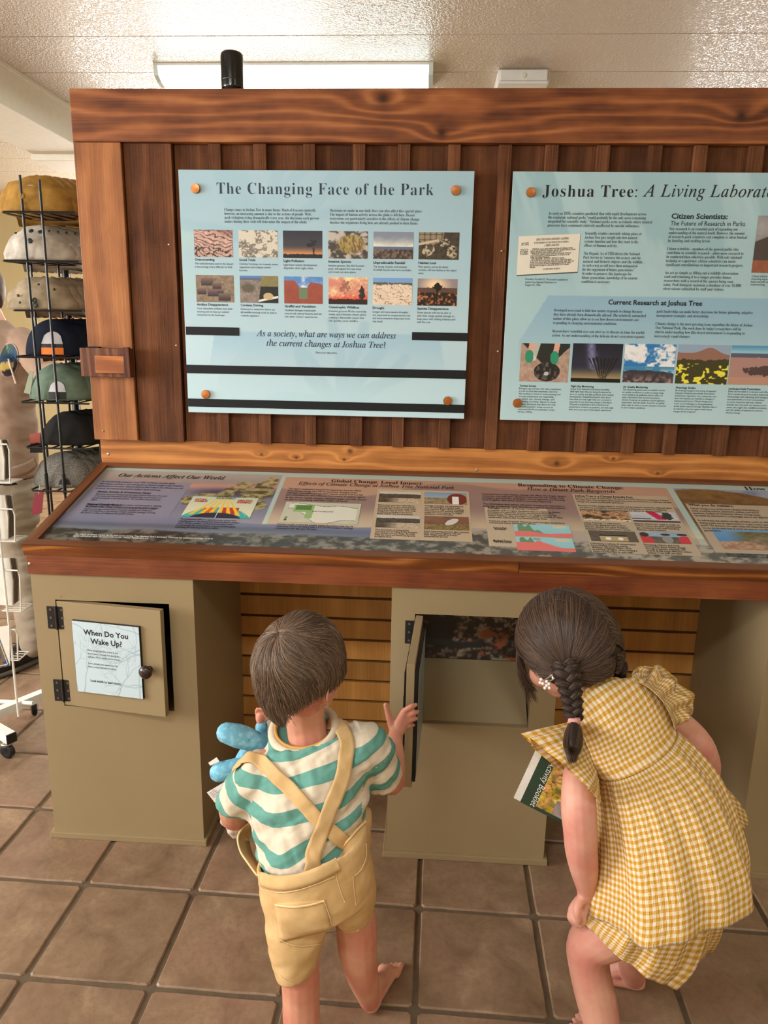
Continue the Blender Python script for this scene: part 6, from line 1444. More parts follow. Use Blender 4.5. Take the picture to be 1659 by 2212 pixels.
# far (right) leg: shin slanting back down to the foot, toes pointing left
heelF = np.array([.530, -.872, 0.0]); toeF = atz(1238, 2092, 0.008); toeF[2] = 0
limb(g, [(1470, 1930, -1.03, .055), (1440, 1985, -1.0, .050), (1400, 2030, -.955, .044), (1376, 2062, -.925, .0385), (1368, 2090, -.90, .033), (1368, 2108, -.885, .0265)], 4, 18)
foot(g, heelF, toeF, heelF+np.array([-.022, .006, .055]), .0225, -1)
V, F, N = fuse(g, .0030, 4, .5)
gbody = mesh('body', V, F, M_skinG, girl, True)
face_parts(HG, RG, GW, GD, GH, gbody, (84, 62, 44))
# hair: shell, strands gathered from the parting to two braids
M_hairG = hairmat('girl_dark_hair', (48, 36, 30), (68, 51, 41), (104, 80, 62))
M_shellG = plain('girl_hair_shell', (44, 33, 28), .55, .3, 0, .2, 120, .4)
HAIR_TAPER = 0.0
WG, DG, TG = .091, .108, .115
HCG = HG + RG.T @ np.array([0, -.008, .006])
def limG(dv):
    q = max(math.hypot(dv[0], dv[1]), 1e-6); f = dv[1]/q; sd = abs(dv[0])/q
    return .50*max(f, 0)+(-.62)*max(-f, 0)**.8+(-.52)*sd**3*(f < .6)
hsg = hair_shell('hair', HCG, RG, WG*.975, DG*.975, TG*.975, limG, M_shellG, girl, .02, 6)
def todir(p):
    v = RG @ (np.asarray(p)-HCG); v = v/np.array([WG, DG, TG]); return v/np.linalg.norm(v)
Lb = todir(at(1226, 1452, -1.03)); Rb = todir(at(1322, 1435, -.96))
Lb = hit(bvh([tuple(q) for q in (np.array([v.co for v in hsg.data.vertices])+org(girl))], [tuple(p.vertices) for p in hsg.data.polygons]), 1226, 1450)[0]; Lbp = Lb; Lb = todir(Lb)
Rb = np.array([-Lb[0]*.96, Lb[1], Lb[2]]); Rb /= np.linalg.norm(Rb)
rs = np.random.RandomState(12); paths = []
for i in range(10500):
    sgn = -1 if rs.rand() < .5 else 1; tgt = Lb if (Lb[0] < 0) == (sgn < 0) else Rb
    q = rs.rand()
    if q < .22:
        f_ = rs.uniform(-.6, 1.57); root = np.array([sgn*abs(math.sin(f_))*.9+sgn*.02, -math.cos(f_), 0]); root[2] = limG(root/np.linalg.norm(root))+rs.uniform(-.12, .35)
    elif q < .80:      # roots along the zigzag parting, forehead to nape
        al = rs.uniform(-.9, 2.35); root = np.array([.035*math.sin(al*14)+sgn*.03*rs.rand(), math.cos(al+.9)*1.0, math.sin(al+.9)]); 
    else: root = np.array([sgn*rs.uniform(.2, .98), rs.uniform(.1, .8), rs.uniform(-.3, .5)])
    root /= np.linalg.norm(root)
    if root[2] < limG(root)-.05: continue
    root2 = root; om = math.acos(max(-1, min(1, float(root2@tgt))))
    if om < .15: continue
    pts = []; lift = rs.uniform(0, .035); n_ = 13; jit = rs.normal(size=3)*.05
    for j in range(n_):
        k = j/(n_-1); d_ = (math.sin((1-k)*om)*root2+math.sin(k*om)*tgt)/math.sin(om)+jit*math.sin(k*3.14); d_ /= np.linalg.norm(d_)
        pts.append(hair_pt(HCG, RG, WG, DG, TG, d_, 1.0+lift*math.sin(k*3.0)-.02*(j == 0)))
    paths.append(np.array(pts))
for i in range(120):
    d_ = rs.normal(size=3); d_[2] = abs(d_[2]); d_ /= np.linalg.norm(d_); e = rs.normal(size=3)*.4; pts = []
    for j in range(8): q = d_+e*j/7; q /= np.linalg.norm(q); pts.append(hair_pt(HCG, RG, WG, DG, TG, q, 1.0+.06*j/7*rs.rand()))
    paths.append(np.array(pts))
# loose lock in front of the face
for i in range(160):
    o1 = rs.normal(size=3)*.004; P_ = spline([list(at(1122, 1385, -.90)), list(at(1122, 1430, -.91)), list(at(1134, 1470, -.92)), list(at(1152, 1505+rs.uniform(-25, 12), -.925))], 4)+o1*np.linspace(.4, 1.8, 13)[:, None]; paths.append(P_)
strands('hair_strands', paths, .00058, M_hairG, hsg)
# left braid down the back
def braid(path, r0, r1, turns, name):
    S = spline([list(at(*q)) for q in path], 12); n = len(S); T_ = np.gradient(S, axis=0); T_ /= np.linalg.norm(T_, axis=1)[:, None]
    cam_d = S-CAM; cam_d /= np.linalg.norm(cam_d, axis=1)[:, None]; B = np.cross(T_, cam_d); B /= np.linalg.norm(B, axis=1)[:, None]; D_ = np.cross(B, T_)
    pth = []; out = MB(); sm = MB()
    for k in range(3):
        P_ = []; rad = []
        for i in range(n):
            q = i/(n-1); ph = 2*math.pi*(turns*q+k/3.); r = r0*(1-q)+r1*q; P_.append(S[i]+B[i]*r*math.sin(ph)*1.0+D_[i]*r*.55*math.sin(2*ph)); rad.append(r*.62)
        out.tube(P_, rad, 10)
        P_ = np.array(P_)
        for s_ in range(170):
            a_ = rs.rand()*6.28; rr_ = rs.uniform(.85, 1.12); tw = rs.uniform(-1, 1)*1.2
            pth.append(np.array([P_[i]+rad[i]*rr_*(B[i]*math.cos(a_+tw*i/n)+D_[i]*math.sin(a_+tw*i/n)) for i in range(0, n, 2)]))
    o = out.build(name, M_shellG, girl, True); strands('braid_strands', pth, .00055, M_hairG, o); return S
Sb = braid([(1222, 1438, -1.035), (1225, 1462, -1.062), (1232, 1492, -1.080), (1237, 1525, -1.098), (1240, 1552, -1.115)], .0165, .0105, 2.3, 'braid')
e = at(1240, 1557, -1.118); V, F = lathe(e+np.array([0, 0, -.007]), (0, 0, 1), [(.0095, 0), (.0112, .003), (.0105, .007), (.0112, .011), (.0095, .014)], 20); mesh('hair_tie', V, F, plain('pink_hair_tie', (206, 150, 144), .7, .2, 0, .15, 300, .4), girl, True)
tail = MB(); limb(tail, [(1240, 1562, -1.122, .0075), (1238, 1590, -1.150, .0085), (1236, 1606, -1.168, .006), (1235, 1616, -1.176, .003)]); tl2 = tail.build('braid_tail', M_shellG, girl, True)
pth = []
for i in range(900):
    a_ = rs.rand()*6.28; r_ = rs.rand()**.5; P_ = []
    for (x, y, Y, r) in ((1240, 1560, -1.120, .008), (1239, 1585, -1.148, .015), (1237, 1612, -1.172, .0155), (1235, 1642+rs.uniform(-26, 6), -1.188, .0070)):
        P_.append(list(at(x, y, Y)+r*r_*np.array([math.cos(a_)*1.05, math.sin(a_)*.6, 0])))
    pth.append(spline(P_, 4))
strands('tail_strands', pth, .0006, M_hairG, tl2)
# right braid, mostly hidden beyond the neck
braid([(1318, 1400, -.95), (1330, 1436, -.955), (1326, 1462, -.95), (1308, 1480, -.93), (1290, 1500, -.89)], .0150, .011, 2.0, 'braid')
# silver hair clip with pearl flowers
M_silver = plain('silver_clip', (206, 200, 190), .2, .7, .9, .03); M_pearl = plain('pearl', (240, 232, 222), .2, .6)
hv = bvh([tuple(q) for q in (np.array([v.co for v in hsg.data.vertices])+org(girl))], [tuple(p.vertices) for p in hsg.data.polygons])
def onhair(x, y, o_=.021): p, n = hit(hv, x, y, -1.0); return p+n*o_
clip = mesh('hair_clip', *(lambda mb: (np.concatenate(mb.V), mb.F))(MB().tube([onhair(1222, 1434), onhair(1212, 1442), onhair(1200, 1449), onhair(1186, 1456)], [.0022, .0026, .0022, .0014], 8)), M_silver, girl, True)
MB().tube([onhair(1222, 1434), onhair(1214, 1447), onhair(1203, 1455), onhair(1192, 1462)], .0014, 8).build('clip_prong', M_silver, clip, True)
for (x, y) in ((1183, 1455), (1186, 1462), (1192, 1465), (1198, 1463), (1193, 1458), (1204, 1452), (1210, 1446), (1190, 1470), (1198, 1470), (1180, 1460)):
    q = MB(); ball(q, onhair(x, y, .023), .0034, None, None, None, 10); q.build('pearl', M_pearl, clip, True)
# gingham
def gingham(name, per=.0120):
    t = NT(name, .85, .15); a = t.n('ShaderNodeAttribute', attribute_name='weave'); x, y, z = t.sep(a.outputs['Vector']); v = t.coord()
    wob = t.noise(v, 60, 2); x = t.math('MULTIPLY_ADD', t.math('SUBTRACT', wob, .5), .0030, x); wob2 = t.noise(t.mapping(v, (1, 1, 1), (3, 5, 1)), 60, 2); y = t.math('MULTIPLY_ADD', t.math('SUBTRACT', wob2, .5), .0030, y)
    sx = t.math('LESS_THAN', t.math('FRACT', t.math('ADD', t.math('DIVIDE', x, per), 60.0)), .5); sy = t.math('LESS_THAN', t.math('FRACT', t.math('ADD', t.math('DIVIDE', y, per), 60.0)), .5)
    s_ = t.math('ADD', sx, sy); fine = t.noise(v, 1500, 2)
    c1 = t.mix(fine, lin((222, 206, 190)), lin((234, 221, 208))); c2 = t.mix(fine, lin((208, 168, 100)), lin((220, 182, 116))); c3 = t.mix(fine, lin((184, 134, 42)), lin((198, 150, 58)))
    c = t.mix(t.math('GREATER_THAN', s_, .5), c1, c2); c = t.mix(t.math('GREATER_THAN', s_, 1.5), c, c3); t.color(c)
    cr = t.noise(t.comb(t.math('MULTIPLY', x, 260.), t.math('MULTIPLY', y, 60.), 0.0), 1.0, 3, .6); t.bump(cr, .75, .005); t.b.inputs['Subsurface Weight'].default_value = .0
    return t.m
M_ging = gingham('yellow_gingham')
def cloth_loft(name, rg, uvf, seg, parent, mod=None, thick=.0022, closed=True):
    """open-ended cloth tube with real thickness and a weave coordinate"""
    n = len(rg); V = []; U = []
    dist = np.concatenate([[0], np.cumsum([np.linalg.norm(rg[i+1][0]-rg[i][0]) for i in range(n-1)])])
    for lay in (0, 1):
        for i, (c, a, b2) in enumerate(rg):
            for k in range(seg):
                th = 2*math.pi*k/seg; p = c+a*math.cos(th)+b2*math.sin(th)
                if mod is not None: p = p+mod(i/(n-1), th, c, a, b2)
                if lay: p = p-(p-c)/max(np.linalg.norm(p-c), 1e-6)*thick
                V.append(p); U.append(uvf(i/(n-1), th, dist[i], a, b2))
    F = []; o_ = n*seg
    for i in range(n-1):
        for k in range(seg):
            k2 = (k+1) % seg; F.append((i*seg+k, i*seg+k2, (i+1)*seg+k2, (i+1)*seg+k)); F.append((o_+i*seg+k2, o_+i*seg+k, o_+(i+1)*seg+k, o_+(i+1)*seg+k2))
    for i in (0, n-1):
        for k in range(seg): k2 = (k+1) % seg; F.append((i*seg+k, i*seg+k2, o_+i*seg+k2, o_+i*seg+k))
    o = mesh(name, V, F, M_ging, parent, True); put_attr(o, 'weave', np.array(U), True); return o, V, F
SM = [(1289, 1680, 1459, 1584, -1.035, .078)]
bod = refine(rings_from([(1250, 1526, 1340, 1470, -.985, .046), (1243, 1560, 1384, 1462, -1.0, .060), (1248, 1600, 1416, 1486, -1.01, .070), (1256, 1640, 1444, 1526, -1.02, .076), (1289, 1680, 1459, 1584, -1.035, .080)]), 6)
def uv_bod(q, th, d, a, b2): return (math.cos(th)*np.linalg.norm(a)*1.3+.2, d*1.2, 0)
def mod_bod(q, th, c, a, b2):
    n = float(fbm(np.array(th*3.), np.array(q*4.), 91, 3)-.5); return b2/np.linalg.norm(b2)*math.sin(th)*n*.008
PH_ = np.random.RandomState(4).rand(8)*6.28
def mod_skirt(q, th, c, a, b2):
    am = .0045*min(1, q*8)+.012*q; w = .45*math.sin(7*th+PH_[0]+1.5*math.sin(2*th)+q)+.22*math.sin(13*th+PH_[1]+q*2.5)+.30*math.sin(33*th+PH_[2]+2*q)*max(0, 1.0-1.3*q)+.35*math.sin(5*th+PH_[3])*q
    r = a*math.cos(th)+b2*math.sin(th); return r/np.linalg.norm(r)*am*w
skr = refine(rings_from([(1287, 1674, 1461, 1577, -1.035, .084), (1287, 1705, 1500, 1612, -1.042, .096), (1290, 1760, 1545, 1668, -1.055, .110), (1291, 1830, 1580, 1745, -1.07, .126), (1284, 1900, 1605, 1828, -1.085, .140), (1276, 1955, 1607, 1888, -1.092, .148)]), 8)
def uv_sk(q, th, d, a, b2): return (th/(2*math.pi)*1.02, d*1.08+.1, 0)
bod = bod[:-2]+[tuple(np.array(x)*q for x, q in zip(skr[0], (1, .985, .985))), tuple(np.array(x)*q for x, q in zip(skr[2], (1, .955, .955)))]
bodice, VB_, FB_ = cloth_loft('bodice', bod, uv_bod, 72, girl, mod_bod)
skirt, VS_, FS_ = cloth_loft('skirt', skr, uv_sk, 260, girl, mod_skirt)
tG = bvh([tuple(v) for v in VS_], FS_); tGb = bvh([tuple(v) for v in VB_], FB_)
def put_w(o, s=1.0, ax=(1, 0, 0), ay=(0, 0, 1)):
    V = np.array([v.co for v in o.data.vertices]); put_attr(o, 'weave', np.stack([V@np.array(ax), V@np.array(ay), V[:, 0]*0], 1)*s, True)
sm_ = None and ribbon('waist_seam', tG, [(1292, 1683), (1325, 1682), (1365, 1672), (1405, 1650), (1438, 1620), (1458, 1590)], .006, M_ging, bodice, .002, .0016, 8, 5)
nk = MB(); c_, a_, b_ = bod[0]; nk.tube([c_+a_*1.0*math.cos(q)+b_*1.0*math.sin(q) for q in np.linspace(0, 2*math.pi, 41)[:-1]], .0034, 8, closed=True); o = nk.build('neckline', M_ging, bodice, True); put_w(o)
# flutter sleeves
def ring4(L, R, N):
    L, R, N = at(*L), at(*R), at(*N); c = (L+R)/2; return (c, (R-L)/2, N-c)
sl1 = [ring4((1240, 1560, -1.03), (1293, 1690, -1.09), (1272, 1620, -1.135)), ring4((1208, 1570, -1.05), (1291, 1704, -1.105), (1256, 1630, -1.158)), ring4((1170, 1580, -1.065), (1288, 1714, -1.12), (1235, 1640, -1.172)), ring4((1134, 1592, -1.075), (1284, 1722, -1.13), (1214, 1650, -1.180))]
def mod_sl(q, th, c, a, b2):
    r = a*math.cos(th)+b2*math.sin(th); return r/np.linalg.norm(r)*(.0115*q*math.sin(8*th+1)+.003*math.sin(17*th)*(1-q*.3))
def uv_sl(q, th, d, a, b2): return (th/(2*math.pi)*.56, d*1.05, 0)
fr1, _, _ = cloth_loft('ruffle_sleeve', refine(sl1, 5), uv_sl, 130, girl, mod_sl)
def frill(name, inner, outer, wave, k, per_u, parent):
    I = spline([list(at(*q)) for q in inner], 12); O = spline([list(at(*q)) for q in outer], 12); n = len(I); m_ = 9; V = []; U = []
    for lay in (0, 1):
        for i in range(n):
            nn = np.cross(O[i]-I[i], I[min(i+1, n-1)]-I[max(i-1, 0)]); nn /= np.linalg.norm(nn)
            for j in range(m_):
                q = j/(m_-1); p = I[i]*(1-q)+O[i]*q + nn*(wave*q*math.sin(k*i/n*6.28)+.014*math.sin(q*2.6)) - nn*.002*lay; V.append(p); U.append((i/n*per_u, q*np.linalg.norm(O[i]-I[i]), 0))
    F = []; o_ = n*m_
    for i in range(n-1):
        for j in range(m_-1): F.append((i*m_+j, i*m_+j+1, (i+1)*m_+j+1, (i+1)*m_+j)); F.append((o_+i*m_+j+1, o_+i*m_+j, o_+(i+1)*m_+j, o_+(i+1)*m_+j+1))
        F.append((i*m_+m_-1, o_+i*m_+m_-1, o_+(i+1)*m_+m_-1, (i+1)*m_+m_-1)); F.append(((i+1)*m_, o_+(i+1)*m_, o_+i*m_, i*m_))
    for j in range(m_-1):
        F.append((j+1, j, o_+j, o_+j+1)); F.append(((n-1)*m_+j, (n-1)*m_+j+1, o_+(n-1)*m_+j+1, o_+(n-1)*m_+j))
    o = mesh(name, V, F, M_ging, parent, True); put_attr(o, 'weave', np.array(U), True); return o
frill('ruffle_sleeve', [(1372, 1472, -1.03), (1400, 1486, -1.055), (1428, 1512, -1.068), (1446, 1542, -1.07), (1458, 1576, -1.07)], [(1384, 1448, -.99), (1428, 1446, -1.01), (1466, 1484, -1.025), (1498, 1522, -1.035), (1480, 1568, -1.05)], .009, 4.2, .42, girl)
frill('ruffle_sleeve', [(1372, 1470, -1.0), (1400, 1470, -.97), (1428, 1490, -.95), (1455, 1525, -.955), (1466, 1574, -.99)], [(1384, 1448, -.98), (1428, 1442, -.96), (1470, 1474, -.93), (1504, 1512, -.94), (1484, 1566, -.99)], .009, 4.2, .42, girl)
# front of the skirt swinging out beyond, lower right
frill('skirt_front', [(1500, 1640, -.97), (1530, 1680, -.98), (1552, 1730, -.99), (1572, 1790, -1.0)], [(1530, 1650, -.95), (1574, 1700, -.95), (1622, 1776, -.96), (1592, 1812, -.99)], .004, 1.5, .22, girl)
# bloomers
bl1 = refine(rings_from([(1320, 1900, 1545, 1870, -1.08, .095), (1292, 1940, 1540, 1925, -1.085, .100), (1268, 1962, 1525, 1985, -1.09, .098), (1258, 1976, 1500, 2055, -1.095, .088), (1259, 1982, 1458, 2106, -1.10, .078)]), 6)
def uv_bl(q, th, d, a, b2): return (th/(2*math.pi)*.62+.3, d*1.1, 0)
def mod_bl(q, th, c, a, b2): r = a*math.cos(th)+b2*math.sin(th); return r/np.linalg.norm(r)*(.004*math.sin(9*th+1)+.003*math.sin(15*th+q*3))
blo, VL_, FL_ = cloth_loft('bloomers', bl1, uv_bl, 120, girl, mod_bl)
bl2 = refine(rings_from([(1380, 1880, 1565, 1860, -1.03, .10), (1392, 1950, 1552, 1940, -1.02, .095), (1405, 2003, 1530, 1992, -1.005, .082)]), 5)
blo2, _, _ = cloth_loft('bloomer_leg', bl2, uv_bl, 90, blo, mod_bl)
# ---------------------------------------------------------------- activity booklet under her arm
bk_ = thing('booklet', 'green activity booklet with yellow painting cover, tucked under the arm of the girl', 'book', tuple(at(1180, 1700, -.985)))
c0 = at(1110, 1724, -1.01); c1 = at(1149, 1640, -.99); c2 = at(1219, 1783, -1.03)
vv_ = (c1-c0)/np.linalg.norm(c1-c0); uu = (c2-c0); uu -= vv_*np.dot(uu, vv_); uu /= np.linalg.norm(uu); nn_ = np.cross(uu, vv_)
if nn_[1] > 0: nn_ = -nn_
BW, BH, BT = .205, .150, .006
def bxp(u0, u1, v0, v1, h0, h1): return [c0+uu*u+vv_*v+nn_*h for h in (h0, h1) for (u, v) in ((u0, v0), (u1, v0), (u1, v1), (u0, v1))]
M_page = plain('white_page_edges', (226, 222, 214), .7, .2, 0, .08, 300)
MB().hexa(bxp(0.0, BW, 0, BH, -BT, 0)).build('pages', M_page, bk_)
MB().hexa(bxp(.014, BW+.001, -.001, BH, 0, .0008)).build('cover', plain('dark_green_cover', (30, 58, 44), .35, .5), bk_)
PBk = Plane(c0+nn_*.0008, uu, vv_) 
PBk.n = nn_
def cover(s_, t_):
    n = fbm(s_*6, t_*6, 44, 4); n2 = fbm(s_*14, t_*14, 45, 3); c = mixc(C(176, 140, 40), C(236, 214, 92), sst(n+.5*(fbm(s_*18, t_*18, 49, 3)-.5), .3, .7)); c = mixc(c, C(150, 116, 50), sst(np.abs(n2-.5), .0, .06)*0+(np.abs(n-.5) < .025)*.8); c = mixc(c, C(86, 96, 52), sst(n2, .5, .7)*(1-sst(s_, .2, .45))*.8); c = mixc(c, C(64, 44, 30), (np.abs(fbm(s_*5, t_*9, 47, 3)-.5) < .022)*(s_ < .4)*1.); c = mixc(c, C(216, 150, 96), (1-sst(s_, .08, .24))*sst(n, .4, .6)*.7)
    return mixc(c, mixc(C(120, 104, 104), C(176, 160, 152), n2), (t_ < .22)*(s_ > .22)*1.)
picture('cover_painting', PBk, .044, .006, BW-.006, BH-.012, cover, 90, 60, M_pic, bk_, .0004)
text('bk', PBk, 'Activity Booklet', .0335, .100, .0185, u1=.0335+.098, rot=-math.pi/2, h=.0005, shear=.18)
flush_text({'bk': ('cover_title', plain('white_ink_title', (226, 230, 224), .4), bk_)})
# ------------------------------------------------------------------ cap rack beside the board
M_wire = plain('black_rack_wire', (22, 22, 24), .35, .5, .2, .1)
RY = .05
def zat(x, y, Y=RY): return at(x, y, Y)[2]
rack = thing('cap_rack', 'tall black wire rack filled with tiers of caps, left of the wooden board', 'display rack', (-1.27, .25, 0))
AX = at(78, 780, RY)[0]; BX_ = at(117, 780, RY)[0]
ztop, zbot = zat(38, 378), .10
for X, Y, z1 in ((AX, RY, ztop), (BX_, RY, zat(88, 388)), (AX-.075, RY+.16, ztop-.22), (AX+.02, RY+.16, ztop-.22), (-1.135, .14, zat(155, 400, .14)), (-1.125, .36, zat(155, 400, .14)), (AX-.06, RY+.40, ztop-.2)):
    MB().tube([(X, Y, zbot), (X, Y, z1)], .0042, 8).build('upright_wire', M_wire, rack)
for X in (AX, BX_): MB().tube([(X, RY-.001, zat(105, 1010)-.02), (X, RY-.001, zat(105, 1010)-.09)], .0064, 8).build('wire_sleeve', M_wire, rack)
MB().tube([(-1.28, .28, .0), (-1.28, .28, ztop-.1)], .012, 12).build('centre_post', M_wire, rack)
m_ = MB()
for k in range(4):
    a = .5+k*math.pi/2; m_.tube([(-1.28, .28, .03), (-1.28+.12*math.cos(a), .28+.12*math.sin(a), .012)], .012, 8)
m_.build('base_feet', M_wire, rack)
tiers = [('mustard', 455, 66, (166, 126, 62), .118), ('light grey', 560, 74, (190, 182, 170), .112), ('khaki', 667, 80, (158, 142, 118), .104), ('navy', 768, 108, (26, 32, 46), .118), ('sage green', 866, 120, (106, 124, 108), .118), ('black', 964, 140, (34, 33, 32), .108), ('heather grey', 1056, 128, (106, 104, 98), .112), ('plain black', 1160, 160, (24, 23, 23), .115)]
for k, (nm, y, x, c, h) in enumerate(tiers):
    z = zat(x, y); x0 = at((5, 7, 30, 33, 45, 57, 68, 80)[k], y, RY)[0]; x1 = -1.115
    m_ = MB(); m_.tube([(x0+.012, RY-.012, z-.006), (x1, RY-.012, z-.006)], .0034, 6); m_.tube([(x0+.012, RY-.012, z-.006), (x0, RY, z-.006), (x0, RY+.30, z+.004)], .0034, 6)
    for q in range(4): m_.tube([(x0+.04+q*.05, RY-.012, z-.006), (x0+.06+q*.05, RY+.34, z+.004)], .0024, 6)
    m_.tube([(x0, RY+.18, z-.001), (x1, RY+.18, z-.001)], .0026, 6); m_.tube([(x0, RY+.34, z+.004), (x1, RY+.34, z+.004)], .0026, 6)
    m_.build('tier_wires', M_wire, rack)
def cap_mats(nm, c):
    t = NT(nm.replace(' ', '_')+'_cap_cloth', .85, .15); v = t.coord(); a = t.noise(v, 30, 3); b = t.noise(v, 700, 2)
    cc = t.mix(t.rng(a, .3, .7), lin(tuple(q*.86 for q in c)), lin(tuple(min(255, q*1.1) for q in c)))
    if 'heather' in nm: cc = t.mix(t.rng(t.noise(v, 320, 3), .45, .62), cc, lin((146, 144, 136)))
    t.color(cc); t.bump(b, .3, .001); return t.m
M_snap = plain('dark_green_snap', (44, 56, 50), .4); M_lining = plain('pale_cap_lining', (196, 196, 202), .7); M_orange = plain('orange_cap_strap', (232, 124, 44), .7); M_rust = plain('rust_cap_brim', (156, 78, 44), .8); M_redtag = plain('dark_red_hang_tag', (120, 24, 40), .5)
def cap_mesh(w, h, d, crush, seed, notch):
    """crown of a cap seen from behind: base ring up to the top, with creases"""
    V = []; F = []; n1, n2 = 16, 40
    for i in range(n1+1):
        v_ = i/n1*math.pi/2*.985
        for k in range(n2):
            th = 2*math.pi*k/n2; rr_ = math.cos(v_)**.97; x = w/2*rr_*math.cos(th); y = d/2*rr_*math.sin(th); z = h*math.sin(v_)
            nz = float(fbm(np.array(x*24+seed), np.array(z*26+y*20), seed, 3)-.5)
            cr = crush*nz*2*min(1, z/h*3+.3)
            V.append((x*(1+cr*4), y*(1+cr*5), max(z+cr*.30*math.sin(v_), -.004)))
    for i in range(n1):
        for k in range(n2): F.append((i*n2+k, i*n2+(k+1) % n2, (i+1)*n2+(k+1) % n2, (i+1)*n2+k))
    F.append(tuple(n1*n2+k for k in range(n2))); F.append(tuple(range(n2-1, -1, -1))); return V, F
def brim_mesh(w, l):
    V = []; F = []; n = 14
    for lay in (0, .003):
        for i in range(n+1):
            a = math.pi*i/n; x = w/2*math.cos(a)*.9
            for q in (0., .5, 1.): V.append((x*(1-.06*q), .065+ (math.sin(a)**.7)*l*q, .003+lay-.018*q*q-.03*(x/w)**2*q*4*-1*-.5))
    o_ = (n+1)*3
    for i in range(n):
        for j in range(2): F.append((i*3+j, (i+1)*3+j, (i+1)*3+j+1, i*3+j+1)); F.append((o_+i*3+j+1, o_+(i+1)*3+j+1, o_+(i+1)*3+j, o_+i*3+j))
        F.append((i*3+2, (i+1)*3+2, o_+(i+1)*3+2, o_+i*3+2))
    return V, F
def child_mesh(name, V, F, mat, parent, smooth=True):
    me = bpy.data.meshes.new(name); me.from_pydata([tuple(v) for v in V], [], F); me.update(); return link_obj(name, me, mat, parent, smooth)
def ellp(x, z, w, h, d):       # y of the back face of the crown at x, z
    s_ = min(.999, max(0, z/h)); rr_ = math.cos(math.asin(s_))**.97; q = min(.98, abs(x)/(w/2*rr_+1e-6)); return -d/2*rr_*math.sqrt(1-q*q)
def back_patch(name, pts, w, h, d, mat, parent, off=.002):
    """a little panel wrapped on the back of the crown; pts rows of (x, z)"""
    m = len(pts[0]); V = [(x, ellp(x, z, w, h, d)-off, z) for row in pts for (x, z) in row]; F = [(i*m+j, i*m+j+1, (i+1)*m+j+1, (i+1)*m+j) for i in range(len(pts)-1) for j in range(m-1)]
    return child_mesh(name, V, F, mat, parent)
for k, (nm, y, x, c, h) in enumerate(tiers):
    Z = zat(x, y)+.001; cx = at(x, y, RY+.03)[0]; w, d = ((.26, .245, .25, .212, .225, .215, .225, .20)[k], .16); Mc = cap_mats(nm, c)
    lab = 'tier of the cap rack'; ordn = ('top', 'second', 'third', 'fourth', 'fifth', 'sixth', 'seventh', 'lowest')[k]
    cap = thing('cap', '%s cap at the front of the %s %s' % (nm, ordn, lab), 'cap', (cx, RY+d/2+.008, Z), '%s caps on the rack' % nm)
    crush = (.030, .030, .030, .003, .010, .022, .012, .010)[k]; flat = k in (0, 1, 2, 5)
    V, F = cap_mesh(w, h, d, crush, k*3+1, True); child_mesh('crown', V, F, Mc, cap)
    V, F = brim_mesh(w, .06); child_mesh('brim', V, F, M_rust if k in (3,) else Mc, cap)
    V, F = disc((0, 0, h-.001), (0, 0, 1), .007, .004, 12, dome=.5); child_mesh('button', V, F, M_orange if k == 3 else Mc, cap)
    def arch(r, x0, z0, hh, n=9): return [[(x0+r*(-1+2*j/(n-1)), z0+q*hh*math.sqrt(max(0, 1-((-1+2*j/(n-1)))**2))) for j in range(n)] for q in (0, .5, 1.)]
    if k in (3, 4):
        back_patch('back_opening', arch(.034 if k == 3 else .028, .018, .036 if k == 3 else .028, .040 if k == 3 else .034), w, h, d, M_lining, cap, .0025)
        back_patch('opening_edge', [[(.018-.034+.068*j/6 if k == 3 else .018-.028+.056*j/6, z_) for j in range(7)] for z_ in ((.024, .036) if k == 3 else (.004, .028))], w, h, d, M_black, cap, .0027)
        if k == 3: back_patch('strap', [[(.018-.034+.070*j/6, z_) for j in range(7)] for z_ in (.002, .024)], w, h, d, M_orange, cap, .003)
    elif k in (6, 7):
        back_patch('back_opening', arch(.020, .030, .012, .022), w, h, d, M_black, cap, .0025)
    if k in (1, 2):
        for (sx, sz, r) in (((.004, .086, .0085), (.0, .056, .0085), (.054, .088, .0048), (-.050, .080, .0045)) if k == 1 else ((.008, .026, .0085), (.010, .011, .0085), (-.052, .040, .0048), (.02, .075, .0042), (.062, .062, .0044), (-.044, .018, .004))):
            yy_ = ellp(sx, sz, w, h, d); V, F = disc((sx, yy_-.006-.012*(sz > .07), sz), (0, -1, .15 if sz < .07 else .9), r, .003, 12, dome=.5); child_mesh('snap', V, F, M_snap, cap)
    if k == 0:
        V, F = disc((-.008, -d/2-.008, .042), (0, -1, .2), .011, .004, 16, dome=.5); child_mesh('covered_button', V, F, Mc, cap)
        child_mesh('tag_barb', *((lambda q: (np.concatenate(q.V), q.F))(MB().tube([(.016, -d/2-.012, .072), (.032, -d/2-.012, .073)], .0009, 6))), M_lining, cap, False)
    if k == 4:
        child_mesh('hang_tag', [(-.112, -.05, .02), (-.090, -.05, .016), (-.072, -.05, .090), (-.084, -.05, .094), (-.112, -.048, .02), (-.090, -.048, .016), (-.072, -.048, .090), (-.084, -.048, .094)], [(0, 1, 2, 3), (7, 6, 5, 4), (0, 4, 5, 1), (1, 5, 6, 2), (2, 6, 7, 3), (3, 7, 4, 0)], plain('sage_card_tag', (150, 156, 132), .6), cap, False)
    for j in range(1, 7 if k < 7 else 3):
        o = copy_tree(cap); o.location = (cx+.017*j, RY+d/2+.008+.024*j, Z+.001*j)
        o['label'] = '%s %s cap from the front, %s %s' % (('second', 'third', 'fourth', 'fifth', 'sixth', 'seventh')[j-1], nm, ordn, lab)
        for ch in list(o.children):
            if ch.name.split('.')[0] in ('hang_tag', 'tag_barb'): bpy.data.objects.remove(ch)
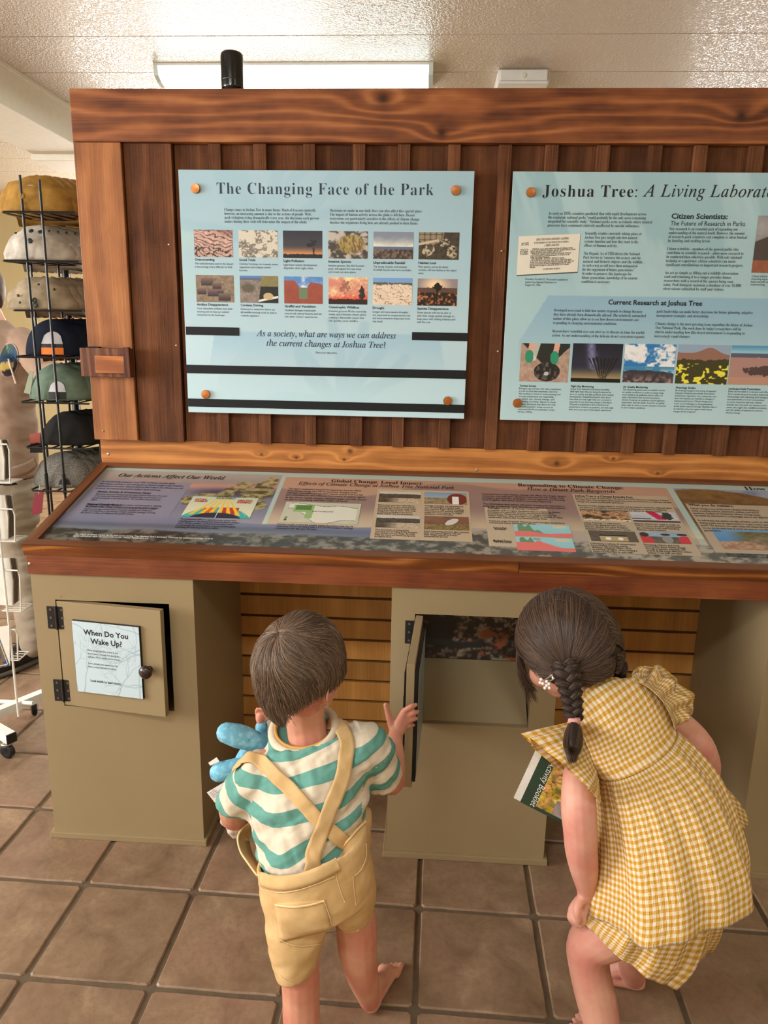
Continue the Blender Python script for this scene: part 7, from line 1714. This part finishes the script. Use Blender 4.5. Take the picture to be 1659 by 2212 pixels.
def hung(name, label, pts, Y, mat, cat='tag'):
    c = at(*pts[0], Y); t = thing(name, label, cat, tuple(c)); P = [at(x, y, Y) for x, y in pts]; n = len(P); V = P+[p+np.array([0, .002, 0]) for p in P]
    mesh('card', V, [tuple(range(n)), tuple(range(2*n-1, n-1, -1))]+[(i, (i+1) % n, n+(i+1) % n, n+i) for i in range(n)], mat, t); return t
th_ = hung('hang_tag', 'dark red hang tag dangling below the heather grey caps', [(76, 1065), (94, 1062), (90, 1108), (80, 1112), (69, 1111), (71, 1085)], .04, M_redtag)
MB().tube([at(86, 1048, .04), at(85, 1060, .04), at(83, 1068, .04)], .0008, 6).build('string', M_lining, th_)
th2 = hung('hang_tag', 'small red and black tag hanging under the black caps', [(64, 938), (90, 934), (94, 978), (65, 978)], .12, plain('rust_red_tag', (150, 66, 48), .5))
P_ = [at(x, y, .118) for x, y in ((65, 958), (92, 956), (94, 978), (65, 978))]; mesh('black_band', P_+[p+np.array([0, .001, 0]) for p in P_], [(0, 1, 2, 3), (7, 6, 5, 4), (0, 4, 5, 1), (2, 6, 7, 3)], M_black, th2)

# ------------------------------------------------------------------ shopper behind the rack
M_hood = plain('beige_sweatshirt_fleece', (160, 134, 116), .85, .15, 0, .06, 20, .3); M_pants = plain('taupe_chino_cloth', (150, 136, 118), .8, .2, 0, .06, 24, .3); M_shoe = plain('black_walking_shoe', (30, 25, 24), .5, .4, 0, .2, 80, .3); M_sole = plain('grey_shoe_sole', (92, 86, 80), .6)
sp = thing('person', 'shopper in beige sweatshirt and taupe trousers reaching toward the cap rack', 'person', (-1.9, .85, 0))
YP = .85
skn = skinmat('adult_skin', (222, 176, 150), (210, 140, 120))
def px_ring(cx, y, hw, Y, d): return (cx-hw, y, cx+hw, y, Y, d)
m_ = MB(); HP = at(-40, 628, YP); RP = frame((.35, -.9, -.25))
headblobs(m_, HP, RP, .078, .095, .112); limb(m_, [(-34, 660, YP, .055), (-16, 700, YP, .058)])
hb = at(152, 792, .50); limb(m_, [(128, 800, .55, .028), (148, 792, .50, .024)]); 
K_ = [hb+np.array(q) for q in ((.02, -.03, .03), (.025, -.03, .01), (.025, -.03, -.01), (.02, -.03, -.03))]
hand(m_, hb, K_, [k+np.array([.045, -.02, -.01]) for k in K_], [hb+np.array(q) for q in ((.0, -.03, .035), (.02, -.05, .05), (.04, -.06, .05))], .009, .016)
V, F, N = fuse(m_, .005, 4); pb = mesh('body', V, F, skn, sp, True); face_parts(HP, RP, .078, .095, .112, pb, (90, 70, 50))
HHc = HP+RP.T@np.array([0, -.012, .012]); hair_shell('hair', HHc, RP, .092, .112, .125, lambda dv: (.42*max(dv[1], 0)+(-.95)*(1-max(dv[1], 0))), plain('adult_brown_hair', (92, 70, 56), .6, .3, 0, .25, 90, .5), sp, .03, 5)
m_ = MB()
loft(m_, refine(rings_from([px_ring(-14, 706, 45, YP, .07), px_ring(-12, 730, 84, YP, .10), px_ring(-10, 790, 88, YP, .125), px_ring(-8, 880, 84, YP, .125), px_ring(-4, 960, 82, YP, .13), px_ring(-2, 1024, 80, YP, .128)]), 4), 36)
limb(m_, [(50, 738, YP-.02, .070), (78, 772, YP-.13, .064), (100, 812, YP-.22, .055), (124, 806, YP-.29, .042)])
limb(m_, [(-72, 738, YP-.02, .070), (-100, 830, YP-.04, .060), (-95, 900, YP-.14, .050)])
V, F, N = fuse(m_, .007, 5); f_ = fbm(V[:, 0]*9+V[:, 2]*5, V[:, 2]*14, 61, 3)-.5; V = V+N*(.03*f_)[:, None]
hd = mesh('sweatshirt', V, F, M_hood, sp, True); tP = bvh(V, F)
ribbon('hem_band', tP, [(-70, 1016), (-30, 1024), (20, 1022), (58, 1010), (76, 996)], .05, M_hood, hd, .003, .002, 5, 5)
MB().tube([hit(tP, x, y)[0]+np.array([0, -.006, 0]) for x, y in ((20, 775), (24, 790), (29, 806), (36, 828))], .004, 8).build('drawstring', plain('pale_drawstring', (222, 204, 188), .8), hd)
em = MB(); cx_, cy_ = 20, 778
P_, q_ = hit(tP, cx_, cy_)
def emblem(s_, t_):
    r = np.hypot((s_-.5)/.5, (t_-.5)/.5); n = fbm(s_*4, t_*4, 3); c = mixc(C(44, 38, 48), C(36, 70, 104), sst(t_+.2*(n-.5), .3, .5)); c = mixc(c, C(204, 176, 96), (t_+.25*(n-.5) > .22)*(t_+.25*(n-.5) < .42)*(s_ < .75)*1.); c = mixc(c, C(52, 84, 74), (t_ > .68)*(n > .42)*1.)
    return mixc(c, C(196, 160, 142), sst(r, .92, .96))
# emblem: a round print laid on the chest
n_ = 18; V = []; cols = []; F = []
for i in range(n_+1):
    for j in range(n_+1):
        s_, t_ = j/n_, i/n_; a_, b_ = 2*s_-1, 2*t_-1; u_, w_ = a_*math.sqrt(1-b_*b_/2), b_*math.sqrt(1-a_*a_/2)
        h_, nn2 = hit(tP, cx_+u_*21, cy_-w_*38+u_*-4); V.append(h_+np.array([0, -.004, 0])); cols.append(emblem(np.array((u_+1)/2), np.array((w_+1)/2)))
F = [(i*(n_+1)+j, i*(n_+1)+j+1, (i+1)*(n_+1)+j+1, (i+1)*(n_+1)+j) for i in range(n_) for j in range(n_)]
eo = mesh('chest_print', V, F, M_pic, hd); ca2 = eo.data.color_attributes.new('Col', 'FLOAT_COLOR', 'POINT'); cl_ = to_lin(np.array(cols)); ca2.data.foreach_set('color', np.hstack([cl_, np.ones((len(cl_), 1))]).ravel())
m_ = MB(); loft(m_, rings_from([px_ring(-2, 1014, 74, YP, .118), px_ring(-2, 1040, 75, YP, .12)]), 32); m_.build('belt', M_gblack, sp, True)
m_ = MB()
loft(m_, refine(rings_from([px_ring(-2, 1034, 72, YP, .115), px_ring(-2, 1090, 84, YP, .125), px_ring(-2, 1130, 84, YP, .12)]), 4), 32)
fp = atz(62, 1425, 0); 
limb(m_, [(28, 1110, YP, .098), (36, 1180, YP-.02, .084), (52, 1260, YP-.07, .068), (66, 1330, YP-.14, .062), (73, 1388, YP-.185, .057)], 5, 20)
limb(m_, [(-34, 1110, YP, .098), (-42, 1180, YP, .084), (-50, 1260, YP, .068), (-55, 1330, YP-.02, .060), (-58, 1368, YP-.03, .055)], 5, 20)
V, F, N = fuse(m_, .007, 5); f_ = fbm(V[:, 0]*8, V[:, 2]*18, 66, 3)-.5; V = V+N*(.03*f_)[:, None]; mesh('trousers', V, F, M_pants, sp, True)
for (sx, sy, dx) in ((at(74, 1400, .70)[0], .71, -.12), (at(-58, 1380, .82)[0], .80, .02)):
    m_ = MB(); base = np.array([sx, sy, 0]); tip = base+np.array([dx*1.0, -.22, 0]); d_ = (tip-base)
    limbw(m_, [(base+np.array([0, .03, .10]), .050), (base+np.array([0, .03, .06]), .050), (base+d_*.35+np.array([0, 0, .055]), .052), (base+d_*.75+np.array([0, 0, .036]), .046), (base+d_*1.0+np.array([0, 0, .030]), .034)], 16, 4)
    V, F, N = fuse(m_, .006, 4); V[:, 2] = np.maximum(V[:, 2], .016); s_o = mesh('shoe', V, F, M_shoe, sp, True)
    m_ = MB(); limbw(m_, [(base+np.array([0, .045, .016]), .050), (base+d_*.4+np.array([0, 0, .016]), .054), (base+d_*.8+np.array([0, 0, .016]), .050), (base+d_*1.08+np.array([0, 0, .016]), .034)], 20, 4); V = np.concatenate(m_.V); V[:, 2] = np.clip(.012+(V[:, 2]-.012)*.40, .001, .027); mesh('sole', V, m_.F, M_sole, s_o, True)

# ------------------------------------------------------------------ white brochure rack on castors
br = thing('brochure_rack', 'white wire brochure rack on castors at the left edge of the photo', 'display rack', (-1.72, .02, 0))
M_wwire = plain('white_wire', (226, 222, 214), .35, .5); M_ww2 = M_white
def bar(p0, p1, w, name, par, mat=M_ww2):
    p0, p1 = np.array(p0, float), np.array(p1, float); d = (p1-p0)/np.linalg.norm(p1-p0); s_ = np.cross(d, [0, 0, 1.]); s_ /= np.linalg.norm(s_); u_ = np.array([0, 0, 1.])
    P = [p+s_*a*w+u_*b_*w for (b_) in (-1, 1) for (p, a) in ((p0, -1), (p1, -1), (p1, 1), (p0, 1))]; return MB().hexa(P).build(name, mat, par)
b1 = atz(84, 1504, .098); b0 = atz(0, 1538, .098); dd = (b1-b0)/np.linalg.norm(b1-b0)
bar(b0-dd*.20, b1+dd*.02, .017, 'base_beam', br)
e1 = atz(24, 1594, .098); e0 = atz(0, 1580, .098); de = (e1-e0)/np.linalg.norm(e1-e0); bar(e0-de*.28, e1, .017, 'base_beam', br); bar(e1, e1+de*.006, .0172, 'end_plug', br, M_black)
def caster(x, y, Y, ang, z1):
    c = np.array([x, y, 0.0]); t_ = MB(); r = .026
    V, F = lathe(c+np.array([math.cos(ang)*-.011, math.sin(ang)*-.011, r]), (math.cos(ang), math.sin(ang), 0), [(r*.7, 0), (r, .004), (r, .018), (r*.7, .022)], 22); w_ = mesh('castor', V, F, M_black, br)
    V, F = lathe(c+np.array([0, 0, 2*r+.002]), (0, 0, 1), [(.021, 0), (.023, .004), (.019, .008), (.008, .010), (.008, z1-2*r-.002)], 20); mesh('swivel', V, F, M_screw, w_, True)
    for s_ in (-.014, .014):
        p = c+np.array([math.cos(ang)*s_, math.sin(ang)*s_, 0]); bar(p+np.array([0, 0, r]), p+np.array([.001, .0, 2*r+.004]), .0012, 'fork', w_, M_screw)
k1 = atz(75, 1541, 0.004); caster(k1[0], k1[1], 0, .5, .082); k2 = atz(18, 1634, .004); caster(k2[0], k2[1], 0, 1.4, .082)
k3 = b0-dd*.18; caster(k3[0], k3[1], 0, .8, .082); k4 = e0-de*.26; caster(k4[0], k4[1], 0, 1.0, .082)
Yb = .02; X0 = at(9, 1250, Yb)[0]
for dx, dy in ((0, 0), (-.115, .0), (-.30, .12)):
    MB().tube([(X0+dx, Yb+dy, .11), (X0+dx, Yb+dy, 1.20)], .004, 8).build('upright_wire', M_wwire, br)
MB().tube([(X0-.30, Yb+.12, .11), (X0-.15, Yb+.12, .10), (X0, Yb+.10, .11)], .008, 8).build('base_wire', M_wwire, br)
for (yt, yb2) in ((960, 1044), (1100, 1170), (1232, 1320), (1360, 1426)):
    z1_, z0_ = at(25, yt, Yb)[2], at(25, yb2, Yb)[2]; xr = at({960: 15, 1100: 27, 1232: 38, 1360: 33}[yt], yt, Yb)[0]
    m_ = MB(); m_.tube([(X0-.02, Yb+.005, z1_), (xr, Yb-.0, z1_), (xr+.006, Yb, z1_-.02), (xr-.002, Yb, z0_), (X0-.02, Yb, z0_)], .0028, 6)
    m_.tube([(xr, Yb, z0_), (xr-.004, Yb+.075, z0_)], .0026, 6)
    for q in range(4): m_.tube([(X0-.02, Yb+.015+.02*q, z0_), (xr, Yb+.015+.02*q, z0_)], .0022, 6)
    m_.build('wire_pocket', M_wwire, br)
M_paper = plain('brochure_paper', (218, 214, 204), .6, .2, 0, .05, 40); M_brown = plain('brown_brochure_cover', (112, 100, 90), .5)
for n_k, (yt, yb2, x) in enumerate(((1070, 1168, 10), (1206, 1312, 20), (950, 1040, 2))):
    for q in range(5):
        p = at(x+q*3.6, yt, Yb+.012+.012*q); e = at(x+q*3.6+7, yb2, Yb+.012+.012*q); e[2] = max(e[2], at(25, yb2, Yb)[2]+.002); m = (p+e)/2+np.array([.006, 0, 0]); dz = np.array([-.10, .0, 0]); th = np.array([.0012, .005, 0])
        V = []
        for c_ in (p, m, e): V += [c_, c_+dz, c_+dz+th, c_+th]
        o = mesh('brochure', V, [(0, 1, 2, 3), (11, 10, 9, 8)]+[(4*i+j, 4*i+4+j, 4*i+4+(j+1) % 4, 4*i+(j+1) % 4) for i in range(2) for j in range(4)], M_paper if q in (0, 4) else M_brown)
        tag(o, '%s brochure in the %s pocket of the white wire rack' % (('front', 'second', 'third', 'fourth', 'rearmost')[q], ('middle', 'lower', 'highest visible')[n_k]), 'brochure', 'brochures in the white rack')
# blue booklet in the lowest pocket
t = thing('booklet', 'blue booklet with an animal photograph in the lowest pocket of the white rack', 'booklet', tuple(at(5, 1436, Yb-.01)))
P_ = [at(x, y, Yb-.006) for x, y in ((-30, 1358), (20, 1352), (21, 1438), (-28, 1448))]
mesh('pages', P_+[p+np.array([0, .005, 0]) for p in P_], [(3, 2, 1, 0), (4, 5, 6, 7), (0, 1, 5, 4), (1, 2, 6, 5), (2, 3, 7, 6), (3, 0, 4, 7)], M_paper, t)
ux_ = (P_[2]-P_[3])/np.linalg.norm(P_[2]-P_[3]); uy_ = P_[0]-P_[3]; uy_ -= ux_*np.dot(uy_, ux_); hh_ = np.linalg.norm(uy_); uy_ /= hh_
PBl = Plane(P_[3]+np.array([0, -.0008, 0]), ux_, uy_)
def bluecov(s_, t_):
    n = fbm(s_*7, t_*9, 33, 4); c = mixc(C(32, 58, 120), C(44, 96, 170), t_); c = mixc(c, C(112, 92, 56), (n > .52)*(t_ < .62)*1.); return mixc(c, C(200, 214, 230), ((np.abs(s_-.94) < .012)*(t_ < .96)*(t_ > .05)+(np.abs(t_-.95) < .010)*(s_ < .945)+(np.abs(t_-.05) < .01)*(s_ < .945) > 0)*1.)
picture('cover', PBl, 0, 0, np.linalg.norm(P_[2]-P_[3]), hh_*.97, bluecov, 40, 60, M_pic, t, .0004)
